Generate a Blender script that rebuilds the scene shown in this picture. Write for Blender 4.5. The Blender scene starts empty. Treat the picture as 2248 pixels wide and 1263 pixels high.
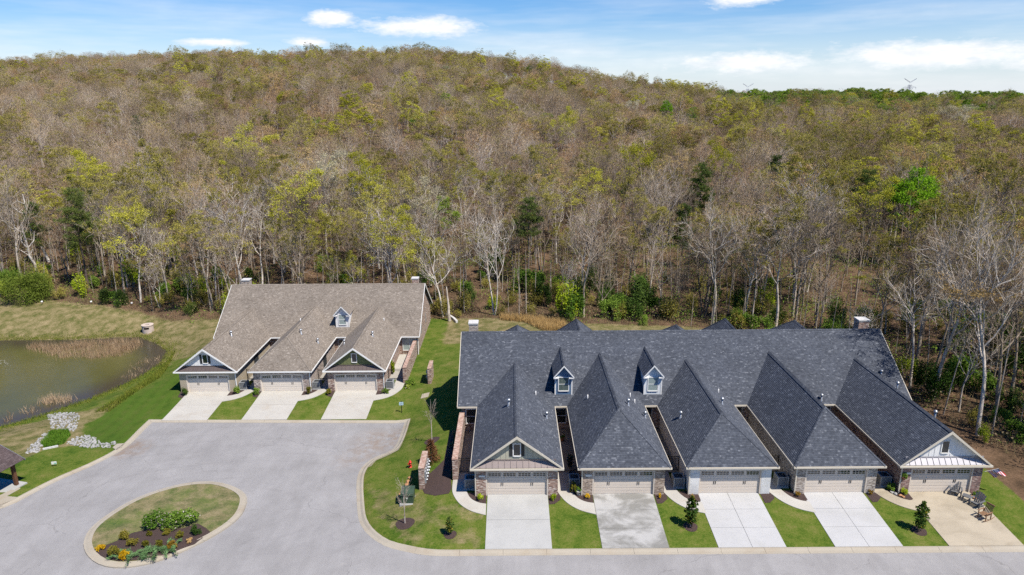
import bpy, bmesh, math, random
import numpy as np
from mathutils import Vector, Matrix

SC = bpy.context.scene
COL = SC.collection
R = math.radians

# ------------------------------------------------------------------ camera
F_PX, CX, CY, CAM_H = 1499.0, 1124.0, 631.5, 31.5          # photograph pixels (2248 x 1263)
PITCH, ROLL = R(15.55), R(0.4)
_f = np.array([0, math.cos(PITCH), -math.sin(PITCH)])
_r0 = np.array([1.0, 0, 0]); _u0 = np.cross(_r0, _f)
_r = _r0 * math.cos(ROLL) - _u0 * math.sin(ROLL)
_u = _u0 * math.cos(ROLL) + _r0 * math.sin(ROLL)
cam = bpy.data.cameras.new('camera'); cam_o = bpy.data.objects.new('camera', cam); COL.objects.link(cam_o)
cam.sensor_width = 36.0; cam.lens = 36.0 * F_PX / 2248.0
cam.clip_start = 0.5; cam.clip_end = 9000.0
cam_o.matrix_world = Matrix(((_r[0], _u[0], -_f[0], 0), (_r[1], _u[1], -_f[1], 0), (_r[2], _u[2], -_f[2], CAM_H), (0, 0, 0, 1)))
SC.camera = cam_o
CAM = np.array([0, 0, CAM_H])

# ------------------------------------------------------------------ node helpers
class NT:
    def __init__(s, tree): s.t = tree; s.n = tree.nodes; s.l = tree.links
    def new(s, typ, ins=None, **kw):
        nd = s.n.new(typ)
        for k, v in kw.items(): setattr(nd, k, v)
        if ins:
            for k, v in ins.items():
                if isinstance(v, bpy.types.NodeSocket): s.l.new(v, nd.inputs[k])
                else: nd.inputs[k].default_value = v
        return nd
    def math(s, op, a, b=0.0, c=None, clamp=False):
        nd = s.n.new('ShaderNodeMath'); nd.operation = op; nd.use_clamp = clamp
        for i, v in enumerate((a, b) if c is None else (a, b, c)):
            if isinstance(v, bpy.types.NodeSocket): s.l.new(v, nd.inputs[i])
            else: nd.inputs[i].default_value = v
        return nd.outputs[0]
    def mix(s, fac, a, b, blend='MIX'):
        nd = s.n.new('ShaderNodeMix'); nd.data_type = 'RGBA'; nd.blend_type = blend
        for i, v in ((0, fac), (6, a), (7, b)):
            if isinstance(v, bpy.types.NodeSocket): s.l.new(v, nd.inputs[i])
            else: nd.inputs[i].default_value = v if i == 0 else (tuple(v) + (1,))[:4]
        return nd.outputs[2]
    def ramp(s, fac, stops, interp='LINEAR'):
        nd = s.n.new('ShaderNodeValToRGB'); s.l.new(fac, nd.inputs[0]); cr = nd.color_ramp; cr.interpolation = interp
        while len(cr.elements) < len(stops): cr.elements.new(0.5)
        for e, (p, c) in zip(cr.elements, stops): e.position = p; e.color = (tuple(c) + (1,))[:4] if hasattr(c, '__len__') else (c, c, c, 1)
        return nd.outputs[0]
    def noise(s, vec, scale, detail=3, rough=0.55, dist=0.0, dim='3D'):
        nd = s.n.new('ShaderNodeTexNoise'); nd.noise_dimensions = dim
        if vec is not None: s.l.new(vec, nd.inputs['Vector'])
        nd.inputs['Scale'].default_value = scale; nd.inputs['Detail'].default_value = detail
        nd.inputs['Roughness'].default_value = rough; nd.inputs['Distortion'].default_value = dist
        return nd.outputs[0]
    def mapping(s, vec, scale=(1, 1, 1), rot=(0, 0, 0), loc=(0, 0, 0)):
        nd = s.n.new('ShaderNodeMapping'); s.l.new(vec, nd.inputs[0])
        nd.inputs['Scale'].default_value = scale; nd.inputs['Rotation'].default_value = rot; nd.inputs['Location'].default_value = loc
        return nd.outputs[0]
    def xyz(s, vec):
        nd = s.n.new('ShaderNodeSeparateXYZ'); s.l.new(vec, nd.inputs[0]); return nd.outputs

# ------------------------------------------------------------------ world, sun, exposure
SUN_EL, SUN_AZ = R(58.0), math.atan2(0.766, -0.643)         # azimuth clockwise from +Y
SUN_DIR = Vector((math.sin(SUN_AZ) * math.cos(SUN_EL), math.cos(SUN_AZ) * math.cos(SUN_EL), math.sin(SUN_EL)))
world = bpy.data.worlds.new('World'); SC.world = world; world.use_nodes = True
w = NT(world.node_tree); w.n.clear()
sky = w.new('ShaderNodeTexSky', sky_type='NISHITA', sun_disc=False, sun_elevation=SUN_EL, sun_rotation=SUN_AZ,
            altitude=300.0, air_density=1.0, dust_density=0.2, ozone_density=3.2)
tc = w.new('ShaderNodeTexCoord'); dirv = tc.outputs['Generated']
dx_, dy_, dz_ = w.xyz(dirv)
az = w.math('ARCTAN2', dx_, dy_); el = w.math('ARCSINE', dz_)
ang = w.new('ShaderNodeCombineXYZ', {0: az, 1: el}).outputs[0]
wob1 = w.noise(w.mapping(ang, (1, 2.0, 1)), 17.0, 5, 0.62)
wob2 = w.noise(w.mapping(ang, (1, 3.4, 1), loc=(3.1, 1.7, 0)), 60.0, 4, 0.6)
wob = w.math('MULTIPLY_ADD', wob1, 2.3, w.math('MULTIPLY_ADD', wob2, 1.1, -1.7 + 1.5))      # about 1.6 on average, wavering
CLOUDS = [  # azimuth, elevation, half width, half height (radians): the cumulus of the sky in view, and a few more round the horizon
    (-0.630, 0.121, 0.036, 0.016), (-0.238, 0.103, 0.044, 0.013), (-0.120, 0.093, 0.110, 0.017),
    (-0.275, 0.073, 0.035, 0.008), (-0.390, 0.070, 0.055, 0.007), (0.310, 0.121, 0.062, 0.014),
    (0.620, 0.142, 0.130, 0.016), (0.315, 0.042, 0.120, 0.017), (0.520, 0.046, 0.150, 0.021),
    (0.690, 0.033, 0.110, 0.013), (-1.05, 0.10, 0.12, 0.020), (1.15, 0.10, 0.15, 0.022), (2.3, 0.10, 0.25, 0.03), (-2.2, 0.11, 0.25, 0.03)]
cm = None
for (ca, ce, hw_, hh_) in CLOUDS:
    q_ = w.new('ShaderNodeVectorMath', {0: ang, 1: (1 / hw_, 1 / hh_, 0), 2: (-ca / hw_, -ce / hh_, 0)}, operation='MULTIPLY_ADD').outputs[0]
    rr = w.new('ShaderNodeVectorMath', {0: q_}, operation='LENGTH').outputs['Value']
    m = w.math('MULTIPLY_ADD', rr, -1.6, wob, clamp=True)
    cm = m if cm is None else w.math('MAXIMUM', cm, m)
streak = w.noise(w.mapping(ang, (1, 9, 1), rot=(0, 0, 0.05)), 2.6, 4, 0.6)
veil = w.math('MULTIPLY', w.math('SUBTRACT', streak, 0.43, clamp=True), 3.2)
lowband = w.math('SUBTRACT', 1.0, w.math('DIVIDE', w.math('ABSOLUTE', w.math('SUBTRACT', el, 0.05)), 0.12), clamp=True)
veil = w.math('MULTIPLY', w.math('MULTIPLY', veil, lowband), 0.75)
cloud_col = w.ramp(w.noise(w.mapping(ang, (1, 2.5, 1), loc=(0.3, 0.02, 0)), 30.0, 3, 0.6), [(0.3, (7.0, 7.3, 7.7)), (0.7, (8.6, 8.6, 8.6))])
cov = w.math('MAXIMUM', cm, veil, clamp=True)
skyblue = w.new('ShaderNodeHueSaturation', {'Saturation': 1.42, 'Value': 1.0, 'Color': w.mix(1.0, sky.outputs[0], (1.0, 0.97, 1.06), 'MULTIPLY')}).outputs[0]
hz_ = w.math('MULTIPLY', w.math('MULTIPLY_ADD', el, -9.0, 1.0, clamp=True), 0.7)
skyblue = w.mix(hz_, skyblue, (5.4, 6.4, 7.6))
skymix = w.mix(cov, skyblue, cloud_col)
bg = w.new('ShaderNodeBackground', {'Color': skymix, 'Strength': 0.08})
world.cycles.sampling_method = 'MANUAL'; world.cycles.sample_map_resolution = 256
w.l.new(bg.outputs[0], w.new('ShaderNodeOutputWorld').inputs[0])
sun = bpy.data.lights.new('sun', 'SUN'); sun_o = bpy.data.objects.new('sun', sun); COL.objects.link(sun_o)
sun.energy = 4.8; sun.angle = R(0.5); sun.color = (1.0, 0.935, 0.83)
sun_o.rotation_euler = SUN_DIR.to_track_quat('Z', 'Y').to_euler(); sun_o.location = (30, -30, 80)
SC.view_settings.view_transform = 'Standard'; SC.view_settings.look = 'None'
SC.view_settings.exposure = 0.70; SC.view_settings.gamma = 1.0; SC.view_settings.use_curve_mapping = False
SC.render.engine = 'CYCLES'
SC.cycles.use_adaptive_sampling = True; SC.cycles.adaptive_threshold = 0.015; SC.cycles.adaptive_min_samples = 24; SC.cycles.use_denoising = False
SC.cycles.max_bounces = 4; SC.cycles.diffuse_bounces = 2; SC.cycles.glossy_bounces = 2; SC.cycles.transmission_bounces = 3
SC.cycles.transparent_max_bounces = 4; SC.cycles.caustics_reflective = False; SC.cycles.caustics_refractive = False

# ------------------------------------------------------------------ materials
MATS = {}
def pmat(name, base=(0.5, 0.5, 0.5), rough=0.8, metal=0.0, var=0.12, scale=1.2, bump=0.0, bscale=20.0, spec=0.3, fine=0.0, fscale=40.0):
    m = bpy.data.materials.new(name); m.use_nodes = True; t = NT(m.node_tree); b = t.n['Principled BSDF']
    b.inputs['Roughness'].default_value = rough; b.inputs['Metallic'].default_value = metal
    b.inputs['Specular IOR Level'].default_value = spec
    g = t.new('ShaderNodeNewGeometry').outputs['Position']
    n = t.noise(g, scale, 4, 0.6)
    lo = tuple(c * (1 - var) for c in base); hi = tuple(min(1, c * (1 + var)) for c in base)
    col = t.ramp(n, [(0.3, lo), (0.7, hi)])
    if fine > 0:
        n2 = t.noise(g, fscale, 2, 0.6)
        col = t.mix(1.0, col, t.ramp(n2, [(0.25, 1 - fine), (0.75, 1 + fine)]), 'MULTIPLY')
    t.l.new(col, b.inputs['Base Color'])
    if bump > 0:
        bn = t.new('ShaderNodeBump', {'Height': t.noise(g, bscale, 3, 0.6), 'Strength': bump, 'Distance': 0.02})
        t.l.new(bn.outputs[0], b.inputs['Normal'])
    MATS[name] = m; return m

def cells(t, u, v, wd, ht):
    """random value per running-bond cell and distance-to-joint mask"""
    row = t.math('FLOOR', t.math('DIVIDE', v, ht))
    uu = t.math('ADD', t.math('DIVIDE', u, wd), t.math('MULTIPLY', row, 0.5))
    colu = t.math('FLOOR', uu)
    c = t.new('ShaderNodeCombineXYZ', {0: colu, 1: row}).outputs[0]
    wn = t.new('ShaderNodeTexWhiteNoise', {'Vector': c}, noise_dimensions='2D')
    return wn.outputs['Value'], t.math('FRACT', uu), t.math('FRACT', t.math('DIVIDE', v, ht))

def shingle_mat(name, stops, rough=0.92):
    m = bpy.data.materials.new(name); m.use_nodes = True; t = NT(m.node_tree); b = t.n['Principled BSDF']
    b.inputs['Roughness'].default_value = rough; b.inputs['Specular IOR Level'].default_value = 0.25
    uv = t.new('ShaderNodeUVMap').outputs[0]; u, v, _ = t.xyz(uv)
    r1, fu, fv = cells(t, u, v, 0.30, 0.145)
    r2, _, _ = cells(t, t.math('ADD', u, 0.07), v, 0.17, 0.145)
    r = t.math('ADD', t.math('MULTIPLY', r1, 0.45), t.math('MULTIPLY', r2, 0.55))
    col = t.ramp(r, stops)
    g = t.new('ShaderNodeNewGeometry').outputs['Position']
    n = t.noise(g, 0.35, 4, 0.6); col = t.mix(1.0, col, t.ramp(n, [(0.3, 0.86), (0.7, 1.12)]), 'MULTIPLY')
    n = t.noise(g, 60, 2, 0.6); col = t.mix(1.0, col, t.ramp(n, [(0.3, 0.8), (0.7, 1.2)]), 'MULTIPLY')
    t.l.new(col, b.inputs['Base Color'])
    bn = t.new('ShaderNodeBump', {'Height': r1, 'Strength': 0.5, 'Distance': 0.012}); t.l.new(bn.outputs[0], b.inputs['Normal'])
    MATS[name] = m
shingle_mat('shingle_slate', [(0.15, (0.057, 0.065, 0.084)), (0.5, (0.078, 0.088, 0.111)), (0.78, (0.096, 0.107, 0.132)), (0.93, (0.165, 0.179, 0.208))])
shingle_mat('shingle_tan', [(0.15, (0.190, 0.160, 0.133)), (0.5, (0.242, 0.208, 0.176)), (0.78, (0.268, 0.231, 0.197)), (0.94, (0.355, 0.312, 0.270))])
shingle_mat('shingle_brown', [(0.1, (0.075, 0.055, 0.055)), (0.5, (0.10, 0.075, 0.075)), (0.9, (0.13, 0.10, 0.10))])

def brick_mat(name, stops, mortar=(0.55, 0.5, 0.45)):
    m = bpy.data.materials.new(name); m.use_nodes = True; t = NT(m.node_tree); b = t.n['Principled BSDF']
    b.inputs['Roughness'].default_value = 0.9; b.inputs['Specular IOR Level'].default_value = 0.2
    uv = t.new('ShaderNodeUVMap').outputs[0]; u, v, _ = t.xyz(uv)
    r, fu, fv = cells(t, u, v, 0.215, 0.076)
    col = t.ramp(r, stops)
    j = t.math('MAXIMUM', t.math('LESS_THAN', fu, 0.055), t.math('LESS_THAN', fv, 0.14))
    g = t.new('ShaderNodeNewGeometry').outputs['Position']
    n = t.noise(g, 1.3, 4, 0.6); col = t.mix(1.0, col, t.ramp(n, [(0.3, 0.85), (0.7, 1.12)]), 'MULTIPLY')
    col = t.mix(j, col, mortar)
    t.l.new(col, b.inputs['Base Color'])
    h = t.math('SUBTRACT', t.math('MULTIPLY', r, 0.4), j)
    bn = t.new('ShaderNodeBump', {'Height': h, 'Strength': 0.6, 'Distance': 0.01}); t.l.new(bn.outputs[0], b.inputs['Normal'])
    MATS[name] = m
brick_mat('brick_pink', [(0.05, (0.15, 0.085, 0.068)), (0.25, (0.29, 0.17, 0.13)), (0.6, (0.42, 0.27, 0.21)), (0.85, (0.58, 0.45, 0.38)), (0.95, (0.7, 0.62, 0.55))])
brick_mat('brick_tan', [(0.05, (0.17, 0.125, 0.095)), (0.3, (0.31, 0.23, 0.175)), (0.65, (0.43, 0.33, 0.26)), (0.9, (0.56, 0.46, 0.38))])
brick_mat('brick_buff', [(0.05, (0.20, 0.165, 0.14)), (0.3, (0.35, 0.295, 0.25)), (0.65, (0.46, 0.40, 0.35)), (0.92, (0.62, 0.56, 0.50))])
brick_mat('brick_red', [(0.05, (0.12, 0.065, 0.06)), (0.3, (0.22, 0.12, 0.105)), (0.7, (0.30, 0.17, 0.15)), (0.95, (0.45, 0.34, 0.30))])
brick_mat('brick_grey', [(0.05, (0.19, 0.15, 0.135)), (0.3, (0.36, 0.285, 0.25)), (0.65, (0.47, 0.38, 0.34)), (0.92, (0.66, 0.57, 0.52))])
brick_mat('brick_white', [(0.1, (0.74, 0.74, 0.74)), (0.9, (0.82, 0.82, 0.81))], (0.72, 0.72, 0.71))
brick_mat('brick_cap', [(0.1, (0.33, 0.18, 0.13)), (0.5, (0.46, 0.27, 0.20)), (0.9, (0.62, 0.48, 0.40))])
pmat('stucco_tan', (0.47, 0.40, 0.30), 0.9, var=0.06, bump=0.2)
pmat('trim_cream', (0.68, 0.62, 0.52), 0.55, var=0.04)
pmat('trim_white', (0.90, 0.90, 0.89), 0.5, var=0.03)
pmat('siding_sage', (0.50, 0.485, 0.39), 0.7, var=0.04)
pmat('siding_white', (0.86, 0.86, 0.86), 0.6, var=0.03)
pmat('siding_green', (0.175, 0.195, 0.085), 0.7, var=0.05)
pmat('siding_blue', (0.13, 0.215, 0.34), 0.6, var=0.05)
pmat('siding_pale_blue', (0.78, 0.83, 0.87), 0.6, var=0.03)
pmat('metal_bronze', (0.30, 0.25, 0.235), 0.45, 0.35, var=0.06)
pmat('metal_brown', (0.16, 0.125, 0.115), 0.45, 0.3, var=0.06)
pmat('metal_silver', (0.43, 0.42, 0.45), 0.5, 0.3, var=0.05)
pmat('metal_black', (0.012, 0.012, 0.013), 0.5, var=0.1)
pmat('galvanised', (0.50, 0.52, 0.54), 0.35, 0.7, var=0.08)
pmat('unit_grey', (0.36, 0.38, 0.40), 0.5, 0.2, var=0.06)
pmat('unit_dark', (0.045, 0.05, 0.055), 0.6, var=0.2)
pmat('door_tan', (0.72, 0.635, 0.545), 0.55, var=0.03)
pmat('door_pale', (0.80, 0.72, 0.63), 0.55, var=0.03)
pmat('shutter_black', (0.03, 0.032, 0.035), 0.5)
pmat('pvc_white', (0.75, 0.75, 0.76), 0.45, var=0.04)
pmat('stone_white', (0.62, 0.61, 0.60), 0.9, var=0.2, scale=6, bump=0.4)
pmat('rock_grey', (0.40, 0.395, 0.385), 0.92, var=0.3, scale=3.5, bump=0.6)
pmat('rock_rust', (0.46, 0.24, 0.12), 0.92, var=0.3, scale=3.0, bump=0.6)
pmat('precast', (0.60, 0.50, 0.44), 0.85, var=0.08, bump=0.2)
pmat('precast_stain', (0.42, 0.26, 0.12), 0.85, var=0.2, bump=0.2)
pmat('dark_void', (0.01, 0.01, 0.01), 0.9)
pmat('hydrant_red', (0.62, 0.025, 0.02), 0.4, var=0.1)
pmat('transformer_green', (0.05, 0.085, 0.055), 0.5, var=0.08)
pmat('sign_blue', (0.50, 0.68, 0.80), 0.4, var=0.02)
pmat('sign_white', (0.78, 0.80, 0.78), 0.4, var=0.02)
pmat('sign_mint', (0.25, 0.56, 0.42), 0.4, var=0.05)
pmat('print_dark', (0.03, 0.05, 0.06), 0.6)
pmat('wood_grey', (0.15, 0.155, 0.165), 0.8, var=0.15, scale=8)
pmat('wood_brown', (0.26, 0.15, 0.085), 0.8, var=0.2, scale=8)
pmat('post_brown', (0.13, 0.060, 0.032), 0.75, var=0.2, scale=5)
pmat('terracotta', (0.42, 0.16, 0.08), 0.8)
pmat('pot_dark', (0.05, 0.05, 0.055), 0.5)
pmat('dead_stick', (0.55, 0.52, 0.48), 0.9)
pmat('lattice_steel', (0.48, 0.51, 0.56), 0.6, 0.3)
pmat('flag_red', (0.60, 0.02, 0.05), 0.8); pmat('flag_white', (0.8, 0.8, 0.8), 0.8); pmat('flag_blue', (0.02, 0.04, 0.22), 0.8)
pmat('curtain', (0.30, 0.33, 0.32), 0.8)

def glass_mat(name, tint, rough=0.06):
    m = bpy.data.materials.new(name); m.use_nodes = True; b = m.node_tree.nodes['Principled BSDF']
    b.inputs['Base Color'].default_value = tint + (1,); b.inputs['Roughness'].default_value = rough
    b.inputs['Specular IOR Level'].default_value = 0.9; MATS[name] = m
glass_mat('glass_dark', (0.022, 0.026, 0.028)); glass_mat('glass_green', (0.12, 0.16, 0.15)); glass_mat('glass_pale', (0.34, 0.42, 0.41), 0.15)

def water_mat():
    m = bpy.data.materials.new('pond_water'); m.use_nodes = True; t = NT(m.node_tree); b = t.n['Principled BSDF']
    g = t.new('ShaderNodeNewGeometry').outputs['Position']
    at = t.new('ShaderNodeAttribute', attribute_name='shallow').outputs['Fac']
    base = t.ramp(t.noise(g, 0.12, 4, 0.6), [(0.3, (0.092, 0.090, 0.030)), (0.7, (0.125, 0.118, 0.042))])
    base = t.mix(t.math('MULTIPLY', at, 0.85), base, (0.062, 0.048, 0.040))
    t.l.new(base, b.inputs['Base Color']); b.inputs['Roughness'].default_value = 0.07; b.inputs['Specular IOR Level'].default_value = 0.5; b.inputs['IOR'].default_value = 1.33
    bn = t.new('ShaderNodeBump', {'Height': t.noise(t.mapping(g, (1.0, 2.2, 1)), 2.6, 4, 0.6), 'Strength': 0.16, 'Distance': 0.05})
    t.l.new(bn.outputs[0], b.inputs['Normal']); MATS['pond_water'] = m
water_mat()

def asphalt_mat():
    m = bpy.data.materials.new('asphalt'); m.use_nodes = True; t = NT(m.node_tree); b = t.n['Principled BSDF']
    g = t.new('ShaderNodeNewGeometry').outputs['Position']
    col = t.ramp(t.noise(g, 0.22, 5, 0.65), [(0.28, (0.285, 0.276, 0.276)), (0.72, (0.375, 0.365, 0.367))])
    st = t.noise(t.mapping(g, (0.55, 0.06, 1), rot=(0, 0, R(28))), 2.2, 4, 0.6)
    col = t.mix(1.0, col, t.ramp(st, [(0.35, 0.94), (0.62, 1.03)]), 'MULTIPLY')
    col = t.mix(1.0, col, t.ramp(t.noise(g, 55, 2, 0.7), [(0.25, 0.72), (0.75, 1.26)]), 'MULTIPLY')
    warp = t.new('ShaderNodeVectorMath', {0: g, 1: t.new('ShaderNodeVectorMath', {0: t.new('ShaderNodeTexNoise', {'Vector': g, 'Scale': 0.6, 'Detail': 4}).outputs['Color'], 1: (2.2, 2.2, 0)}, operation='MULTIPLY').outputs[0]}, operation='ADD').outputs[0]
    vor = t.new('ShaderNodeTexVoronoi', {'Vector': warp, 'Scale': 0.085}, feature='DISTANCE_TO_EDGE', voronoi_dimensions='2D').outputs['Distance']
    crack = t.math('MULTIPLY', t.math('LESS_THAN', vor, 0.0032), t.math('GREATER_THAN', t.noise(g, 0.14, 3, 0.6), 0.46))
    col = t.mix(t.math('MULTIPLY', crack, 0.28), col, (0.10, 0.092, 0.09))
    dk = t.math('MULTIPLY', t.ramp(t.noise(g, 0.75, 6, 0.75), [(0.60, 0.0), (0.72, 1.0)]), 0.30)
    col = t.mix(dk, col, (0.17, 0.16, 0.16))
    cx_, cy_, _ = t.xyz(g); rad_ = t.new('ShaderNodeVectorMath', {0: t.mapping(g, (0.62, 1, 0)), 1: (-15.0, 49.5, 0)}, operation='DISTANCE').outputs['Value']
    tr_ = t.math('MULTIPLY', t.ramp(t.math('SINE', t.math('MULTIPLY', rad_, 3.6)), [(0.55, 0.0), (1.0, 1.0)]), t.ramp(t.noise(g, 0.3, 4, 0.7), [(0.42, 0.0), (0.62, 1.0)]))
    col = t.mix(t.math('MULTIPLY', tr_, 0.20), col, (0.22, 0.21, 0.21))
    # pale scuffs and rusty mud near the drain inlet and the far corner
    sc = t.math('MULTIPLY', t.math('GREATER_THAN', t.noise(g, 0.9, 6, 0.7), 0.66), 0.30)
    col = t.mix(sc, col, (0.40, 0.385, 0.37))
    def blot(cx, cy, r, c, amt, colr):
        d = t.new('ShaderNodeVectorMath', {0: t.mapping(g, (1, 1, 0)), 1: (cx, cy, 0)}, operation='DISTANCE').outputs['Value']
        f = t.math('SUBTRACT', 1.0, t.math('DIVIDE', d, r), clamp=True)
        f = t.math('MULTIPLY', t.math('MULTIPLY', f, c, clamp=True), t.ramp(t.noise(g, 1.1, 5, 0.65), [(0.38, 0.0), (0.6, 1.0)]))
        return t.mix(t.math('MULTIPLY', f, amt), colr, (0.26, 0.19, 0.14)) if True else colr
    col = blot(-38.6, 61.6, 2.8, 1.9, 0.75, col); col = blot(-13.2, 63.0, 4.2, 1.4, 0.65, col); col = blot(-15.0, 59.0, 3.0, 1.3, 0.45, col)
    t.l.new(col, b.inputs['Base Color']); b.inputs['Roughness'].default_value = 0.93; b.inputs['Specular IOR Level'].default_value = 0.2
    bn = t.new('ShaderNodeBump', {'Height': t.noise(g, 45, 3, 0.7), 'Strength': 0.35, 'Distance': 0.01}); t.l.new(bn.outputs[0], b.inputs['Normal'])
    MATS['asphalt'] = m
asphalt_mat()

def concrete_mat(name, base, stain, amt, sscale=0.45, lo=0.5, hi=0.68):
    m = bpy.data.materials.new(name); m.use_nodes = True; t = NT(m.node_tree); b = t.n['Principled BSDF']
    g = t.new('ShaderNodeNewGeometry').outputs['Position']
    col = t.ramp(t.noise(g, 0.5, 5, 0.6), [(0.3, tuple(c * 0.93 for c in base)), (0.7, tuple(min(1, c * 1.05) for c in base))])
    s = t.math('MULTIPLY', t.ramp(t.noise(t.mapping(g, (1, 1.5, 1)), sscale, 6, 0.62, 0.4), [(lo, 0.0), (hi, 1.0)]), amt)
    col = t.mix(s, col, stain)
    col = t.mix(1.0, col, t.ramp(t.noise(g, 30, 2, 0.7), [(0.25, 0.93), (0.75, 1.06)]), 'MULTIPLY')
    t.l.new(col, b.inputs['Base Color']); b.inputs['Roughness'].default_value = 0.88; b.inputs['Specular IOR Level'].default_value = 0.25
    bn = t.new('ShaderNodeBump', {'Height': t.noise(g, 35, 3, 0.6), 'Strength': 0.15, 'Distance': 0.01}); t.l.new(bn.outputs[0], b.inputs['Normal'])
    MATS[name] = m
concrete_mat('concrete_kerb', (0.42, 0.375, 0.305), (0.31, 0.225, 0.14), 0.5, 0.35, 0.52, 0.75)
concrete_mat('concrete_pale', (0.445, 0.445, 0.435), (0.36, 0.36, 0.35), 0.5)
concrete_mat('concrete_stained', (0.44, 0.435, 0.425), (0.235, 0.23, 0.215), 0.95, 0.34, 0.44, 0.58)
concrete_mat('concrete_white', (0.495, 0.495, 0.50), (0.43, 0.43, 0.42), 0.5)
concrete_mat('concrete_warm', (0.455, 0.395, 0.305), (0.28, 0.235, 0.17), 0.6, 0.40, 0.46, 0.68)
concrete_mat('concrete_cream', (0.495, 0.475, 0.435), (0.42, 0.365, 0.30), 0.45)

def mulch_mat():
    m = bpy.data.materials.new('mulch'); m.use_nodes = True; t = NT(m.node_tree); b = t.n['Principled BSDF']
    g = t.new('ShaderNodeNewGeometry').outputs['Position']
    col = t.ramp(t.noise(g, 14, 4, 0.75), [(0.25, (0.028, 0.016, 0.014)), (0.6, (0.075, 0.045, 0.040)), (0.85, (0.15, 0.10, 0.085))])
    t.l.new(col, b.inputs['Base Color']); b.inputs['Roughness'].default_value = 1.0
    bn = t.new('ShaderNodeBump', {'Height': t.noise(g, 16, 4, 0.8), 'Strength': 0.9, 'Distance': 0.05}); t.l.new(bn.outputs[0], b.inputs['Normal'])
    MATS['mulch'] = m
mulch_mat()

GREEN_LO, GREEN_HI = (0.040, 0.085, 0.010), (0.125, 0.165, 0.026)
def turf_nodes(t, g):
    """colour of mown green turf, and of dry straw-coloured turf"""
    fine = t.noise(g, 7.0, 5, 0.8); mid = t.noise(g, 0.8, 5, 0.65); big = t.noise(g, 0.16, 3, 0.6)
    mm = t.math('SUBTRACT', t.math('ADD', t.math('MULTIPLY', mid, 0.55), t.math('ADD', t.math('MULTIPLY', big, 0.25), t.math('MULTIPLY', fine, 0.62))), 0.13)
    green = t.ramp(mm, [(0.35, (0.020, 0.050, 0.006)), (0.48, (0.058, 0.108, 0.011)), (0.59, (0.110, 0.150, 0.022)), (0.70, (0.165, 0.168, 0.045)), (0.80, (0.25, 0.21, 0.085))])
    dry = t.ramp(t.math('ADD', t.math('MULTIPLY', mid, 0.6), t.math('MULTIPLY', fine, 0.42)), [(0.37, (0.072, 0.094, 0.022)), (0.47, (0.150, 0.140, 0.052)), (0.57, (0.250, 0.205, 0.105)), (0.70, (0.36, 0.285, 0.165))])
    return green, dry, fine
STRIPE_ROT = R(-4)
def ground_mat():
    m = bpy.data.materials.new('ground_cover'); m.use_nodes = True; t = NT(m.node_tree); b = t.n['Principled BSDF']
    g = t.new('ShaderNodeNewGeometry').outputs['Position']
    cov = t.new('ShaderNodeAttribute', attribute_name='cover').outputs['Color']
    sep = t.new('ShaderNodeSeparateColor', {0: cov}); dryw, litw, strw = sep.outputs
    green, dry, fine = turf_nodes(t, g)
    # mowing stripes where the mower ran along the bank
    sx, sy, _ = t.xyz(t.mapping(g, (1, 1, 1), rot=(0, 0, STRIPE_ROT)))
    stripe = t.math('SINE', t.math('ADD', t.math('MULTIPLY', sx, 4.6), t.math('MULTIPLY', t.noise(g, 0.25, 2), 2.0)))
    sfac = t.math('MULTIPLY', t.math('MULTIPLY', t.math('ADD', t.math('MULTIPLY', stripe, 0.5), 0.5), strw), 0.75)
    green = t.mix(t.math('MULTIPLY', strw, 0.55), green, (0.034, 0.080, 0.009))
    green = t.mix(sfac, green, (0.070, 0.125, 0.015))
    edge = t.math('SUBTRACT', t.noise(g, 0.55, 5, 0.7), 0.5)
    dw = t.ramp(t.math('ADD', dryw, t.math('MULTIPLY', edge, 0.9)), [(0.40, 0.0), (0.60, 1.0)])
    col = t.mix(dw, green, dry)
    lit = t.ramp(t.math('ADD', t.math('MULTIPLY', t.noise(g, 0.35, 5, 0.7), 0.6), t.math('MULTIPLY', t.noise(g, 5.0, 3, 0.8), 0.4)),
                 [(0.34, (0.035, 0.026, 0.017)), (0.48, (0.115, 0.074, 0.045)), (0.62, (0.205, 0.130, 0.082)), (0.75, (0.29, 0.195, 0.125))])
    lw = t.ramp(t.math('ADD', litw, t.math('MULTIPLY', edge, 0.6)), [(0.42, 0.0), (0.58, 1.0)])
    col = t.mix(lw, col, lit)
    t.l.new(col, b.inputs['Base Color']); b.inputs['Roughness'].default_value = 1.0; b.inputs['Specular IOR Level'].default_value = 0.1
    bn = t.new('ShaderNodeBump', {'Height': fine, 'Strength': 0.55, 'Distance': 0.06}); t.l.new(bn.outputs[0], b.inputs['Normal'])
    MATS['ground_cover'] = m
ground_mat()
def island_mat():
    m = bpy.data.materials.new('island_turf'); m.use_nodes = True; t = NT(m.node_tree); b = t.n['Principled BSDF']
    g = t.new('ShaderNodeNewGeometry').outputs['Position']
    green, dry, fine = turf_nodes(t, g)
    dw = t.ramp(t.noise(t.mapping(g, (1, 1, 1), loc=(3, 9, 0)), 0.5, 5, 0.65), [(0.34, 0.0), (0.58, 1.0)])
    t.l.new(t.mix(dw, green, dry), b.inputs['Base Color']); b.inputs['Roughness'].default_value = 1.0
    bn = t.new('ShaderNodeBump', {'Height': fine, 'Strength': 0.55, 'Distance': 0.06}); t.l.new(bn.outputs[0], b.inputs['Normal'])
    MATS['island_turf'] = m
island_mat()

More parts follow.
